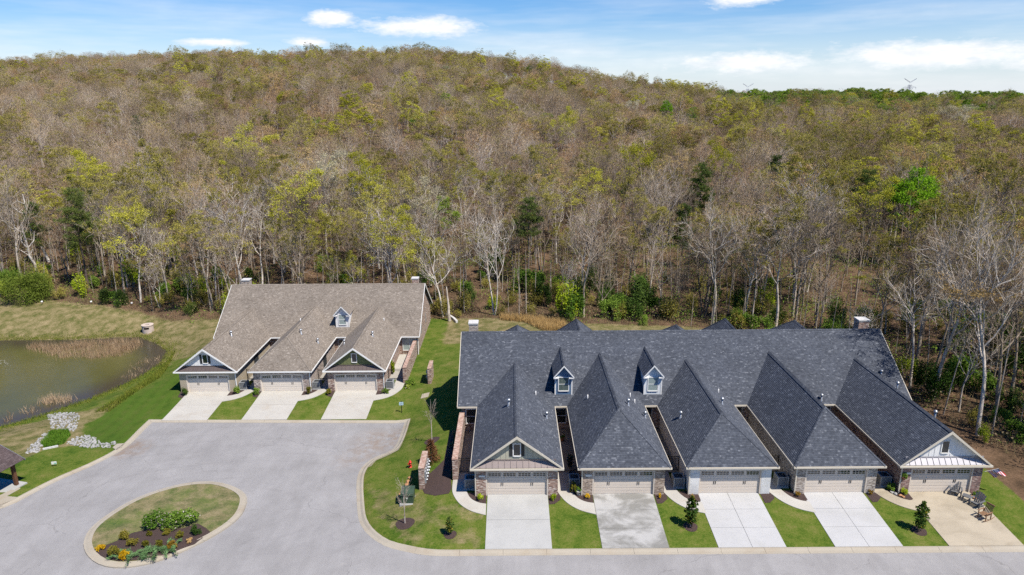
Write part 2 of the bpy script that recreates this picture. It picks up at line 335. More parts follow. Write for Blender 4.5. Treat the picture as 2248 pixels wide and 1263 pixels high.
def leaf_mat(name, cols, transl=0.25, jitter=0.25):
    m = bpy.data.materials.new(name); m.use_nodes = True; t = NT(m.node_tree); t.n.clear()
    g = t.new('ShaderNodeNewGeometry').outputs['Position']
    rnd = t.new('ShaderNodeObjectInfo').outputs['Random']
    k = t.math('ADD', t.math('MULTIPLY', t.noise(g, 1.1, 3, 0.7), 0.75), t.math('MULTIPLY', t.math('SUBTRACT', rnd, 0.5), jitter))
    k = t.math('ADD', k, 0.12)
    n = len(cols); col = t.ramp(k, [(0.3 + 0.4 * i / max(1, n - 1), c) for i, c in enumerate(cols)])
    d = t.new('ShaderNodeBsdfDiffuse', {'Color': col})
    if transl > 0:
        tr = t.new('ShaderNodeBsdfTranslucent', {'Color': col}); mx = t.new('ShaderNodeMixShader', {0: transl, 1: d.outputs[0], 2: tr.outputs[0]}); o = mx.outputs[0]
    else: o = d.outputs[0]
    t.l.new(o, t.new('ShaderNodeOutputMaterial').inputs[0]); MATS[name] = m
leaf_mat('bark_pale', [(0.25, 0.21, 0.175), (0.43, 0.38, 0.33), (0.60, 0.55, 0.50)], 0)
leaf_mat('bark_grey', [(0.14, 0.11, 0.085), (0.26, 0.215, 0.17), (0.40, 0.34, 0.285)], 0)
leaf_mat('bark_dark', [(0.072, 0.056, 0.047), (0.143, 0.117, 0.098), (0.247, 0.208, 0.176)], 0)
leaf_mat('bark_white', [(0.42, 0.36, 0.32), (0.56, 0.52, 0.48), (0.68, 0.65, 0.62)], 0)
leaf_mat('twig_brown', [(0.20, 0.145, 0.095), (0.30, 0.228, 0.155), (0.41, 0.32, 0.225)], 0.1, 0.5)
leaf_mat('twig_grey', [(0.23, 0.175, 0.120), (0.34, 0.27, 0.195), (0.46, 0.375, 0.285)], 0.1, 0.5)
leaf_mat('twig_rose', [(0.24, 0.148, 0.092), (0.35, 0.225, 0.145), (0.45, 0.31, 0.20)], 0.1, 0.5)
leaf_mat('bud_olive', [(0.185, 0.165, 0.036), (0.275, 0.245, 0.055), (0.375, 0.330, 0.082)], 0.3, 0.5)
leaf_mat('bud_yellow', [(0.28, 0.275, 0.026), (0.39, 0.38, 0.042), (0.50, 0.475, 0.07)], 0.3, 0.4)
leaf_mat('bud_tan', [(0.30, 0.205, 0.085), (0.41, 0.29, 0.125), (0.50, 0.375, 0.18)], 0.25, 0.4)
leaf_mat('bud_cream', [(0.36, 0.325, 0.215), (0.46, 0.42, 0.29), (0.56, 0.52, 0.38)], 0.25, 0.3)
leaf_mat('leaf_bright', [(0.11, 0.22, 0.012), (0.19, 0.36, 0.020), (0.28, 0.46, 0.035)], 0.35, 0.2)
leaf_mat('leaf_green', [(0.078, 0.150, 0.022), (0.138, 0.228, 0.034), (0.210, 0.306, 0.050)], 0.3, 0.4)
leaf_mat('leaf_fresh', [(0.10, 0.17, 0.018), (0.17, 0.26, 0.028), (0.25, 0.34, 0.045)], 0.3, 0.4)
leaf_mat('leaf_lime', [(0.20, 0.27, 0.015), (0.31, 0.39, 0.025), (0.42, 0.50, 0.04)], 0.3, 0.2)
leaf_mat('leaf_deep', [(0.028, 0.060, 0.012), (0.055, 0.098, 0.020), (0.090, 0.140, 0.032)], 0.2, 0.4)
leaf_mat('needle', [(0.036, 0.065, 0.017), (0.072, 0.107, 0.026), (0.124, 0.156, 0.042)], 0.1, 0.4)
leaf_mat('needle_cedar', [(0.050, 0.082, 0.012), (0.095, 0.135, 0.020), (0.15, 0.19, 0.035)], 0.15, 0.3)
leaf_mat('needle_brown', [(0.11, 0.052, 0.026), (0.19, 0.095, 0.048), (0.28, 0.15, 0.08)], 0.1, 0.2)
leaf_mat('spirea_olive', [(0.085, 0.085, 0.012), (0.15, 0.140, 0.020), (0.21, 0.18, 0.03)], 0.2, 0.3)
leaf_mat('spirea_rust', [(0.14, 0.085, 0.012), (0.22, 0.135, 0.020), (0.28, 0.17, 0.03)], 0.2, 0.3)
leaf_mat('leaf_gold', [(0.42, 0.25, 0.01), (0.60, 0.38, 0.02), (0.72, 0.50, 0.04)], 0.3, 0.2)
leaf_mat('leaf_straw', [(0.42, 0.27, 0.10), (0.56, 0.38, 0.17), (0.66, 0.48, 0.25)], 0.2, 0.2)
leaf_mat('juniper', [(0.07, 0.14, 0.055), (0.12, 0.215, 0.085), (0.18, 0.29, 0.125)], 0.2, 0.2)
leaf_mat('flower_pale', [(0.42, 0.36, 0.33), (0.56, 0.48, 0.45), (0.66, 0.60, 0.57)], 0.2, 0.2)
leaf_mat('reed', [(0.25, 0.165, 0.095), (0.38, 0.275, 0.175), (0.50, 0.39, 0.27)], 0.15, 0.2)
leaf_mat('straw_grass', [(0.38, 0.25, 0.10), (0.55, 0.38, 0.17), (0.66, 0.49, 0.26)], 0.2, 0.2)
leaf_mat('bank_grass', [(0.075, 0.115, 0.015), (0.14, 0.17, 0.026), (0.24, 0.23, 0.05)], 0.25, 0.2)
leaf_mat('wet_grass', [(0.045, 0.115, 0.012), (0.08, 0.175, 0.018), (0.13, 0.23, 0.03)], 0.25, 0.2)
leaf_mat('brush', [(0.13, 0.10, 0.06), (0.21, 0.165, 0.10), (0.24, 0.22, 0.09)], 0.15, 0.4)

# the exposure is set for the woodland, so built and mown surfaces take their darker true albedo
for m_ in MATS.values():
    b_ = m_.node_tree.nodes.get('Principled BSDF')
    if b_ is None: continue
    t_ = NT(m_.node_tree); bc = b_.inputs['Base Color']
    if bc.links: t_.l.new(t_.mix(1.0, bc.links[0].from_socket, (0.735, 0.735, 0.735), 'MULTIPLY'), bc)
    else: bc.default_value = tuple(c * 0.735 for c in bc.default_value[:3]) + (1,)

# ------------------------------------------------------------------ mesh and object helpers
class MB:
    def __init__(s): s.v = []; s.f = []; s.uv = {}; s.mi = []
    def quad(s, *p, uv=None, mi=0):
        b = len(s.v); s.v += [tuple(q) for q in p]; s.f.append(tuple(range(b, b + len(p)))); s.mi.append(mi)
        if uv: s.uv[len(s.f) - 1] = uv
        return s
    def box(s, x0, x1, y0, y1, z0, z1, mi=0):
        P = [(x0, y0, z0), (x1, y0, z0), (x1, y1, z0), (x0, y1, z0), (x0, y0, z1), (x1, y0, z1), (x1, y1, z1), (x0, y1, z1)]
        b = len(s.v); s.v += P
        for q in ((0, 3, 2, 1), (4, 5, 6, 7), (0, 1, 5, 4), (1, 2, 6, 5), (2, 3, 7, 6), (3, 0, 4, 7)):
            s.f.append(tuple(b + i for i in q)); s.mi.append(mi)
        return s
    def beam(s, p, q, wd, ht, up=(0, 0, 1), mi=0):
        p = Vector(p); q = Vector(q); d = (q - p).normalized(); up = Vector(up)
        if abs(d.dot(up)) > 0.99: up = Vector((0, 1, 0))
        a = d.cross(up).normalized(); u = a.cross(d).normalized(); a *= wd / 2; u *= ht / 2
        P = [p - a - u, p + a - u, p + a + u, p - a + u, q - a - u, q + a - u, q + a + u, q - a + u]
        b = len(s.v); s.v += [tuple(x) for x in P]
        for f in ((0, 3, 2, 1), (4, 5, 6, 7), (0, 1, 5, 4), (1, 2, 6, 5), (2, 3, 7, 6), (3, 0, 4, 7)):
            s.f.append(tuple(b + i for i in f)); s.mi.append(mi)
        return s
    def prism(s, poly, z0, z1, mi=0):
        n = len(poly); b = len(s.v)
        s.v += [(x, y, z0) for x, y in poly] + [(x, y, z1) for x, y in poly]
        s.f.append(tuple(b + n + i for i in range(n))); s.mi.append(mi)
        s.f.append(tuple(b + n - 1 - i for i in range(n))); s.mi.append(mi)
        for i in range(n):
            j = (i + 1) % n; s.f.append((b + i, b + j, b + n + j, b + n + i)); s.mi.append(mi)
        return s
    def lathe(s, cx, cy, prof, seg=14, mi=0, cap=True):
        b = len(s.v)
        for r, z in prof:
            for i in range(seg):
                a = 2 * math.pi * i / seg; s.v.append((cx + r * math.cos(a), cy + r * math.sin(a), z))
        for k in range(len(prof) - 1):
            for i in range(seg):
                j = (i + 1) % seg; o = b + k * seg
                s.f.append((o + i, o + j, o + seg + j, o + seg + i)); s.mi.append(mi)
        if cap:
            o = b + (len(prof) - 1) * seg; s.f.append(tuple(o + i for i in range(seg))); s.mi.append(mi)
        return s
    def tube(s, pts, rad, sides=5, mi=0):
        b = len(s.v); pts = [Vector(p) for p in pts]; n = len(pts)
        for i, p in enumerate(pts):
            d = (pts[min(i + 1, n - 1)] - pts[max(i - 1, 0)]).normalized()
            a = d.cross(Vector((0.31, 0.95, 0.05))).normalized(); c = d.cross(a)
            for k in range(sides):
                t = 2 * math.pi * k / sides; q = p + (a * math.cos(t) + c * math.sin(t)) * rad[i]; s.v.append(tuple(q))
        for i in range(n - 1):
            for k in range(sides):
                j = (k + 1) % sides; o = b + i * sides
                s.f.append((o + k, o + j, o + sides + j, o + sides + k)); s.mi.append(mi)
        return s
    def mesh(s, name, mats, smooth=False, uv=True):
        me = bpy.data.meshes.new(name); me.from_pydata(s.v, [], s.f); me.update()
        for m in (mats if isinstance(mats, (list, tuple)) else [mats]): me.materials.append(MATS[m])
        if any(s.mi): me.polygons.foreach_set('material_index', s.mi)
        if smooth: me.polygons.foreach_set('use_smooth', [True] * len(me.polygons))
        if uv:
            ul = me.uv_layers.new(name='UVMap'); data = np.zeros(len(me.loops) * 2)
            for pi, p in enumerate(me.polygons):
                cu = s.uv.get(pi)
                if cu is None:
                    n = p.normal
                    if abs(n.z) > 0.97: sx, dx = Vector((1, 0, 0)), Vector((0, 1, 0))
                    else:
                        sx = Vector((0, 0, 1)).cross(n).normalized(); dx = n.cross(sx)
                for k, li in enumerate(p.loop_indices):
                    if cu is None:
                        co = me.vertices[me.loops[li].vertex_index].co; data[2 * li] = co.dot(sx); data[2 * li + 1] = co.dot(dx)
                    else: data[2 * li], data[2 * li + 1] = cu[k]
            ul.data.foreach_set('uv', data)
        return me
    def build(s, name, mats, parent=None, smooth=False, uv=True):
        return link(name, s.mesh(name, mats, smooth, uv), parent)

def link(name, data, parent=None, loc=None):
    o = bpy.data.objects.new(name, data); COL.objects.link(o)
    if parent: o.parent = parent
    if loc is not None: o.location = loc
    return o
def tag(o, label=None, cat=None, group=None, kind=None):
    if label: o['label'] = label
    if cat: o['category'] = cat
    if group: o['group'] = group
    if kind: o['kind'] = kind
    return o
def empty(name, loc, rz=0.0, label=None, cat=None, group=None):
    """an Empty at a thing's base that parents its parts"""
    o = bpy.data.objects.new(name, None); COL.objects.link(o); o.location = loc; o.rotation_euler = (0, 0, rz); o.empty_display_size = 0.3
    return tag(o, label, cat, group)
def copy_tree(o, parent=None):
    c = o.copy(); COL.objects.link(c); c.parent = parent
    for ch in list(o.children): copy_tree(ch, c)
    return c

# ------------------------------------------------------------------ terrain
def smooth(a, b, x): t = np.clip((x - a) / (b - a), 0, 1); return t * t * (3 - 2 * t)
def in_poly(poly, x, y):
    poly = np.asarray(poly); x = np.asarray(x, float); y = np.asarray(y, float); r = np.zeros(x.shape, bool); j = len(poly) - 1
    for i in range(len(poly)):
        xi, yi = poly[i]; xj, yj = poly[j]
        c = ((yi > y) != (yj > y)) & (x < (xj - xi) * (y - yi) / ((yj - yi) + 1e-12) + xi); r ^= c; j = i
    return r
def poly_dist(poly, x, y):
    poly = np.asarray(poly, float); x = np.asarray(x, float); y = np.asarray(y, float); d = np.full(x.shape, 1e9)
    for i in range(len(poly)):
        a = poly[i - 1]; b = poly[i]; e = b - a; L = (e @ e) + 1e-12
        t = np.clip(((x - a[0]) * e[0] + (y - a[1]) * e[1]) / L, 0, 1)
        d = np.minimum(d, np.hypot(x - a[0] - t * e[0], y - a[1] - t * e[1]))
    return d
WATER_Z = -4.4
POND = [(-79.7, 100.3), (-70.4, 100.1), (-62, 101.2), (-58.2, 101.0), (-54.1, 98.0), (-51.0, 94.5), (-49.9, 90.5), (-50.2, 85.5), (-51.8, 80.5), (-54.0, 76.8),
        (-56.5, 73.2), (-60, 69.5), (-68, 66), (-82, 66), (-94, 74), (-97, 88), (-90, 97)]
SKY_AZ = np.array([-1.4, -0.75, -0.45, -0.12, 0.05, 0.12, 0.22, 0.32, 0.45, 0.6, 0.75, 1.4])
SKY_Z = np.array([42, 48, 51, 52.5, 43, 31.5, 23.0, 19.0, 18.5, 18.0, 18.0, 16])
def zbase(x, y):
    x = np.asarray(x, float); y = np.asarray(y, float)
    L = np.interp(y, [20, 43.3, 69.0, 75.3, 96, 112], [-0.6, -0.6, -2.62, -2.2, -2.2, -2.4])
    Rr = np.interp(y, [20, 43.3, 49.46, 72, 92, 112], [-0.6, -0.58, 0, 0, -1.2, -1.6])
    Rr = Rr - 0.6 * smooth(58, 70, y) * (1 - smooth(-6, 4, x))
    wgt = smooth(-13.0, -4.6, x)
    z = L * (1 - wgt) + Rr * wgt
    z = z + 1.3 * smooth(41, 62, x) * smooth(46, 70, y)
    inp = in_poly(POND, x, y); d = poly_dist(POND, x, y)
    k = 1 - smooth(0.0, 9.0, d)
    bank = z * (1 - k) + (WATER_Z + 0.05) * k
    z = np.where(inp, WATER_Z - 0.15 - 0.9 * smooth(0, 4, d), bank)
    # the wooded hill
    azm = x / np.maximum(y, 30.0); top = np.interp(azm, SKY_AZ, SKY_Z)
    rr = np.hypot(x, y); ridge = 540 - 60 * smooth(0.1, 0.5, azm)
    s = np.clip((y - 104) / (ridge - 104), 0, 1)
    prof = 0.75 * s + 0.25 * smooth(0, 1, s)
    beyond = np.clip((y - ridge) / 600.0, 0, 1)
    hill = (top + 2) * prof * (1 - 0.9 * smooth(0, 1, beyond))
    hill = hill + smooth(112, 170, y) * (1.8 * np.sin(x * 0.031 + 1.3) * np.cos(y * 0.027) + 1.2 * np.sin(x * 0.07 + y * 0.045) + 0.5 * np.sin(x * 0.19 - y * 0.13))
    return z + np.where(y > 104, hill, 0)
def zb(x, y): return float(zbase(np.array([x]), np.array([y]))[0])

def ray(u, v): return _f + _r * (u - CX) / F_PX - _u * (v - CY) / F_PX
_TS = np.concatenate([np.arange(35, 130, 0.25), np.arange(130, 900, 2.0)])
def at(u, v, off=0.0):
    """the ground point seen at a pixel of the photograph"""
    d = ray(u, v); P = CAM + np.outer(_TS, d); g = zbase(P[:, 0], P[:, 1]) + off
    i = np.argmax(P[:, 2] < g)
    if P[i, 2] >= g[i]: i = len(_TS) - 1
    a, b = P[i - 1, 2] - g[i - 1], P[i, 2] - g[i]; t = _TS[i - 1] + (_TS[i] - _TS[i - 1]) * (a / (a - b) if a != b else 0)
    q = CAM + d * t; return (float(q[0]), float(q[1]), zb(q[0], q[1]))
def at2(u, v): p = at(u, v); return (p[0], p[1])
def px_m(p): return F_PX / float((np.array(p) - CAM) @ _f)       # photograph pixels per metre at a point

# outlines traced on the ground
KERB_RIGHT = [(60, 43.3), (2.0, 43.3), (-2.2, 43.3)] + [at2(*p) for p in ((961, 1208), (925, 1204), (897, 1198), (868, 1192), (845, 1183), (818, 1162), (803, 1138), (799.5, 1107), (797, 1068), (798.5, 1044), (806, 1025.5), (827, 1007), (857.7, 995), (876, 984.6), (886.5, 965), (894, 943.7))]
CORNER_R = at2(901, 919.5); CORNER_L = at2(327, 921.5)
KERB_LEFT = [at2(*p) for p in ((304, 943), (274, 974), (255, 986.5), (236, 998), (190, 1020.6), (148, 1038), (114, 1053), (76, 1072), (38, 1092), (0, 1113))]
kl = KERB_LEFT[-1]
KERB_LEFT += [(kl[0] - 6, kl[1] - 1.8), (kl[0] - 22, kl[1] - 4.5)]
def round_path(P, n=3):
    """Chaikin corner cutting"""
    P = [np.array(p, float) for p in P]
    for _ in range(n):
        Q = [P[0]]
        for a, b in zip(P[:-1], P[1:]): Q += [a * 0.75 + b * 0.25, a * 0.25 + b * 0.75]
        P = Q + [P[-1]]
    return [tuple(p) for p in P]
KERB_PATH = round_path(KERB_RIGHT, 2) + [CORNER_R, CORNER_L] + round_path(KERB_LEFT, 2)
ROAD_POLY = KERB_PATH + [(KERB_PATH[-1][0], 20.0), (60, 20.0)]
ISL_PX = [(5, 900), (50, 740), (170, 610), (400, 450), (650, 310), (900, 215), (1200, 130), (1480, 92), (1700, 100), (1900, 160), (2030, 240), (2060, 320), (2010, 480), (1900, 600), (1700, 740), (1400, 900), (1100, 1040), (800, 1130), (500, 1175), (250, 1150), (80, 1050)]
def isl(x, y): return at2(180 + x / 5.663, 1040 + y / 5.663)
ISLAND = [isl(*p) for p in ISL_PX]
def round_closed(P, n=2):
    P = [np.array(p, float) for p in P]
    for _ in range(n):
        Q = []
        for i in range(len(P)):
            a, b = P[i], P[(i + 1) % len(P)]; Q += [a * 0.75 + b * 0.25, a * 0.25 + b * 0.75]
        P = Q
    return [tuple(p) for p in P]
ISLAND = round_closed(ISLAND, 2)

# forest edge: trees stand behind this line
EDGE = [(-700, 185), (-94, 114), (-81, 113), (-66, 109), (-53, 104.5), (-46, 103.5), (-40, 105), (-12, 103), (-3, 102), (8.5, 97.5), (25, 95.5), (38, 90), (42.5, 76), (43.5, 64), (45.0, 56), (46.5, 50), (52, 40), (60, 20), (700, 20), (700, 2000), (-700, 2000)]
EDGE_NP = np.array(EDGE)

def make_ground():
    def axis(fine0, fine1, step, far0, far1, grow):
        a = list(np.arange(fine0, fine1 + step / 2, step)); s = step; v = fine1
        while v < far1: s = min(s * grow, 60); v += s; a.append(v)
        s = step; v = fine0
        while v > far0: s = min(s * grow, 60); v -= s; a.insert(0, v)
        return np.array(a)
    xs = axis(-62, 48, 0.5, -2500, 2500, 1.07); ys = axis(40, 108, 0.5, -300, 3500, 1.045)
    X, Y = np.meshgrid(xs, ys); Z = zbase(X, Y)
    inroad = in_poly(ROAD_POLY, X, Y); Z = np.where(inroad, Z - 0.32, Z)
    nx, ny = len(xs), len(ys)
    V = np.stack([X.ravel(), Y.ravel(), Z.ravel()], 1)
    i = np.arange(nx * ny).reshape(ny, nx); Fc = np.stack([i[:-1, :-1], i[:-1, 1:], i[1:, 1:], i[1:, :-1]], -1).reshape(-1, 4)
    me = bpy.data.meshes.new('ground'); me.vertices.add(len(V)); me.vertices.foreach_set('co', V.ravel())
    me.loops.add(Fc.size); me.loops.foreach_set('vertex_index', Fc.ravel().astype(np.int32))
    me.polygons.add(len(Fc)); me.polygons.foreach_set('loop_start', np.arange(0, Fc.size, 4, dtype=np.int32)); me.update(calc_edges=True)
    me.polygons.foreach_set('use_smooth', np.ones(len(Fc), bool))
    x, y = V[:, 0], V[:, 1]
    inf = in_poly(EDGE, x, y); de = poly_dist(EDGE_NP, x, y); sd = np.where(inf, de, -de)
    litter = smooth(-2.5, 3.0, sd)
    litter = np.maximum(litter, 0.9 * smooth(40.2, 42.0, x) * smooth(43.5, 48, y))
    # dry grass: pond banks, the slope beyond the pond, the clearing behind the dark-roofed row
    dp = np.where(in_poly(POND, x, y), 0, poly_dist(POND, x, y))
    dry = np.zeros(len(V))
    dry = np.maximum(dry, smooth(-43, -47, x) * smooth(96, 101, y) * 0.85)
    dry = np.maximum(dry, smooth(11, 5, dp) * (0.25 + 0.6 * smooth(84, 98, y)))
    dry = np.maximum(dry, smooth(-41.5, -44.5, x) * smooth(90, 95, y) * 0.8)
    dry = np.maximum(dry, smooth(-12, -8, x) * smooth(88, 93, y) * 1.0)
    lowb = [at2(*p) for p in ((0, 940), (90, 925), (195, 900), (330, 870), (300, 930), (205, 975), (100, 985), (60, 1005), (0, 990))]
    dry = np.maximum(dry, smooth(1.0, -0.5, np.where(in_poly(lowb, x, y), -poly_dist(lowb, x, y), poly_dist(lowb, x, y))) * 0.75)
    lawnA = [at2(*p) for p in ((800, 1060), (960, 1090), (1060, 1125), (1062, 1205), (900, 1195), (830, 1140))]
    dry = np.maximum(dry, np.where(in_poly(lawnA, x, y), 0.47, 0.0))
    dry = np.maximum(dry, smooth(-14, -12.5, x) * smooth(-5, -7, x) * smooth(62, 50, y) * 0.22)
    dry = np.maximum(dry, smooth(38.5, 42, x) * 0.45)
    st = [at2(*p) for p in ((205, 930), (300, 870), (400, 815), (400, 850), (365, 921), (325, 921), (265, 985), (200, 970))]
    stripe = np.where(in_poly(st, x, y), 1.0, np.clip(1 - poly_dist(st, x, y) / 1.2, 0, 1))
    dry = dry * (1 - 0.9 * stripe)
    ca = me.color_attributes.new('cover', 'FLOAT_COLOR', 'POINT')
    ca.data.foreach_set('color', np.stack([dry, litter, stripe, np.ones(len(V))], 1).ravel().astype(np.float32))
    me.materials.append(MATS['ground_cover'])
    return tag(link('ground', me), kind='structure')
make_ground()

def drape(name, poly, off, mat, cell=1.0, depth=0.25, parent=None, mound=0.0, surf=None):
    """a sheet of ground cover or paving laid over the terrain, with a skirt"""
    bm = bmesh.new(); vs = [bm.verts.new((p[0], p[1], 0)) for p in poly]; f = bm.faces.new(vs)
    if f.normal.z < 0: f.normal_flip()
    xs = [p[0] for p in poly]; ys = [p[1] for p in poly]
    for ax, lo, hi in ((0, min(xs), max(xs)), (1, min(ys), max(ys))):
        c = math.floor(lo / cell) * cell + cell
        while c < hi:
            co = [0, 0, 0]; no = [0, 0, 0]; co[ax] = c; no[ax] = 1
            bmesh.ops.bisect_plane(bm, geom=bm.verts[:] + bm.edges[:] + bm.faces[:], dist=1e-4, plane_co=co, plane_no=no); c += cell
    bmesh.ops.triangulate(bm, faces=bm.faces[:])
    x = np.array([v.co.x for v in bm.verts]); y = np.array([v.co.y for v in bm.verts])
    z = (zbase(x, y) if surf is None else surf(x, y)) + off
    if mound > 0: z = z + mound * smooth(0, 0.8, poly_dist(poly, x, y)) * (0.75 + 0.25 * np.sin(x * 5) * np.cos(y * 6))
    for v, zz in zip(bm.verts, z): v.co.z = zz
    be = [e for e in bm.edges if e.is_boundary]
    ret = bmesh.ops.extrude_edge_only(bm, edges=be)
    for v in ret['geom']:
        if isinstance(v, bmesh.types.BMVert): v.co.z -= depth
    bm.normal_update()
    me = bpy.data.meshes.new(name); bm.to_mesh(me); bm.free(); me.materials.append(MATS[mat])
    return link(name, me, parent)

def make_pond():
    xs = np.arange(-100, -46, 1.0); ys = np.arange(64, 106, 1.0); X, Y = np.meshgrid(xs, ys)
    V = np.stack([X.ravel(), Y.ravel(), np.full(X.size, WATER_Z)], 1); nx, ny = len(xs), len(ys)
    i = np.arange(nx * ny).reshape(ny, nx); Fc = np.stack([i[:-1, :-1], i[:-1, 1:], i[1:, 1:], i[1:, :-1]], -1).reshape(-1, 4)
    c = V[Fc].mean(1); near = in_poly(POND, c[:, 0], c[:, 1]) | (poly_dist(POND, c[:, 0], c[:, 1]) < 2.5)
    me = bpy.data.meshes.new('pond_water'); me.from_pydata(V.tolist(), [], Fc[near].tolist()); me.materials.append(MATS['pond_water'])
    a = me.attributes.new('shallow', 'FLOAT', 'POINT'); a.data.foreach_set('value', (1 - smooth(0.5, 5.5, poly_dist(POND, V[:, 0], V[:, 1]))).astype(np.float32))
    tag(link('pond_water', me), 'murky green pond water below the mown bank', 'water', kind='structure')
make_pond()

# ------------------------------------------------------------------ road, kerbs, drives, walks
ROAD_OFF = -0.085
tag(drape('road', ROAD_POLY, ROAD_OFF, 'asphalt', 1.0, 0.1), 'pale grey asphalt road and turning court', 'road', kind='structure')

def offset_path(P, d, closed=False):
    P = [np.array(p, float) for p in P]; n = len(P); out = []
    for i in range(n):
        a = P[i - 1] if (i > 0 or closed) else P[i]; b = P[(i + 1) % n] if (i < n - 1 or closed) else P[i]
        e1 = P[i] - a; e2 = b - P[i]
        n1 = np.array([-e1[1], e1[0]]) / (np.linalg.norm(e1) + 1e-9) if np.linalg.norm(e1) > 1e-6 else None
        n2 = np.array([-e2[1], e2[0]]) / (np.linalg.norm(e2) + 1e-9) if np.linalg.norm(e2) > 1e-6 else None
        if n1 is None: nn = n2; k = 1
        elif n2 is None: nn = n1; k = 1
        else: nn = n1 + n2; nn = nn / np.linalg.norm(nn); k = 1 / max(0.45, nn @ n1)
        out.append(tuple(P[i] + nn * d * k))
    return out
def resample(P, step, closed=False):
    P = [np.array(p, float) for p in P]
    if closed: P = P + [P[0]]
    seg = [np.linalg.norm(b - a) for a, b in zip(P[:-1], P[1:])]; L = sum(seg); n = max(2, round(L / step)); out = []
    cum = np.concatenate([[0], np.cumsum(seg)])
    for t in np.linspace(0, L, n + 1):
        i = min(len(seg) - 1, int(np.searchsorted(cum, t, 'right') - 1)); k = (t - cum[i]) / (seg[i] + 1e-9); out.append(tuple(P[i] * (1 - k) + P[i + 1] * k))
    return out
def kerb_run(outer, inner, root, per=4, top=0.03, gut=-0.075):
    """rolled concrete kerb cast in sections with open joints"""
    n = len(outer)
    for s in range(0, n - 1, per):
        e = min(s + per, n - 1); mb = MB()
        O = [np.array(p) for p in outer[s:e + 1]]; I = [np.array(p) for p in inner[s:e + 1]]
        for arr in (O, I):
            if np.linalg.norm(arr[1] - arr[0]) > 0.1: arr[0] = arr[0] + (arr[1] - arr[0]) / np.linalg.norm(arr[1] - arr[0]) * 0.008
            if np.linalg.norm(arr[-1] - arr[-2]) > 0.1: arr[-1] = arr[-1] + (arr[-2] - arr[-1]) / np.linalg.norm(arr[-2] - arr[-1]) * 0.008
        rows = []
        for o, i in zip(O, I):
            m1 = o * 0.75 + i * 0.25; m2 = o * 0.45 + i * 0.55
            zo = zb(*o); zi = zb(*i)
            rows.append([(o[0], o[1], zo - 0.3), (o[0], o[1], zo + top), (m1[0], m1[1], zo * .75 + zi * .25 + top), (m2[0], m2[1], zo * .45 + zi * .55 + gut * 0.7), (i[0], i[1], zi + gut), (i[0], i[1], zi - 0.3)])
        for a, b in zip(rows[:-1], rows[1:]):
            for k in range(5): mb.quad(a[k], b[k], b[k + 1], a[k + 1])
        mb.quad(*rows[0]); mb.quad(*reversed(rows[-1]))
        mb.build('kerb_section', 'concrete_kerb', root, uv=False)
kerb = empty('kerb', (0, 0, 0)); tag(kerb, 'pale concrete kerb around the turning court', 'kerb', kind='structure')
def run_of(path, d=0.6):
    p = resample(path, 0.8); kerb_run(p, offset_path(p, d), kerb)
kr = round_path(KERB_RIGHT, 2) + [CORNER_R]
pin = offset_path(KERB_PATH, 0.6)
ci, cj = KERB_PATH.index(CORNER_R), KERB_PATH.index(CORNER_L)
def double(outer, inner):
    o = resample(outer, 0.8); L = len(o) - 1
    # resample the inner line by the same parameter so the sections stay square
    P = [np.array(p) for p in outer]; Q = [np.array(p) for p in inner]
    seg = [np.linalg.norm(b - a) for a, b in zip(P[:-1], P[1:])]; cum = np.concatenate([[0], np.cumsum(seg)]); res = []
    for t in np.linspace(0, cum[-1], L + 1):
        i = min(len(seg) - 1, int(np.searchsorted(cum, t, 'right') - 1)); k = (t - cum[i]) / (seg[i] + 1e-9); res.append(tuple(Q[i] * (1 - k) + Q[i + 1] * k))
    kerb_run(o, res, kerb)
double(KERB_PATH[:ci + 1], pin[:ci + 1]); double(KERB_PATH[ci:cj + 1], pin[ci:cj + 1]); double(KERB_PATH[cj:], pin[cj:])
ik = empty('island_kerb', (0, 0, 0)); tag(ik, 'pale concrete kerb ring around the planted island', 'kerb', kind='structure')
isl_area = 0.5 * sum(ISLAND[i - 1][0] * ISLAND[i][1] - ISLAND[i][0] * ISLAND[i - 1][1] for i in range(len(ISLAND)))
if isl_area < 0: ISLAND.reverse()
po = resample(ISLAND, 0.7, True); pi_ = offset_path(po[:-1], 0.55, True); pi_.append(pi_[0])
kerb_run(po, pi_, ik, 4, 0.0, 0.055)
tag(drape('island_lawn', offset_path(po[:-1], 0.5, True), 0.03, 'island_turf', 1.0, 0.15), 'patchy oval lawn on the planted island', 'lawn', kind='structure')

NEAR_C = [0.3, 9.0, 17.7, 26.35, 34.9]; FAR_C = [-36.3, -27.5, -18.7]
YG, YGF = 49.46, 75.4
def rect(x0, x1, y0, y1): return [(x0, y0), (x1, y0), (x1, y1), (x0, y1)]
def drive(cx, y0, y1, hw, mat, cols, rows, label):
    d = empty('driveway', (cx, y0, 0)); tag(d, label, 'driveway', kind='structure')
    xs = np.linspace(cx - hw, cx + hw, cols + 1); ys = np.linspace(y0, y1, rows + 1); g = 0.013
    for i in range(cols):
        for j in range(rows):
            o = drape('slab', rect(xs[i] + (g if i else 0), xs[i + 1] - (g if i < cols - 1 else 0), ys[j] + (g if j else 0), ys[j + 1] - (g if j < rows - 1 else 0)), 0.035, mat, 1.6, 0.2)
            o.parent = d; o.location = (-cx, -y0, 0)
NAMES = ['gabled sage', 'brown brick', 'white brick', 'buff brick', 'red brick']
drive(NEAR_C[0] + 0.05, 43.32, 49.66, 2.47, 'concrete_pale', 1, 2, 'clean pale grey concrete driveway below the sage gable')
drive(NEAR_C[1], 43.32, 49.66, 2.47, 'concrete_stained', 1, 3, 'stained grey concrete driveway in front of the brown brick garage')
drive(NEAR_C[2] - 0.1, 43.32, 49.66, 2.5, 'concrete_white', 2, 3, 'white concrete driveway in front of the white brick garage')
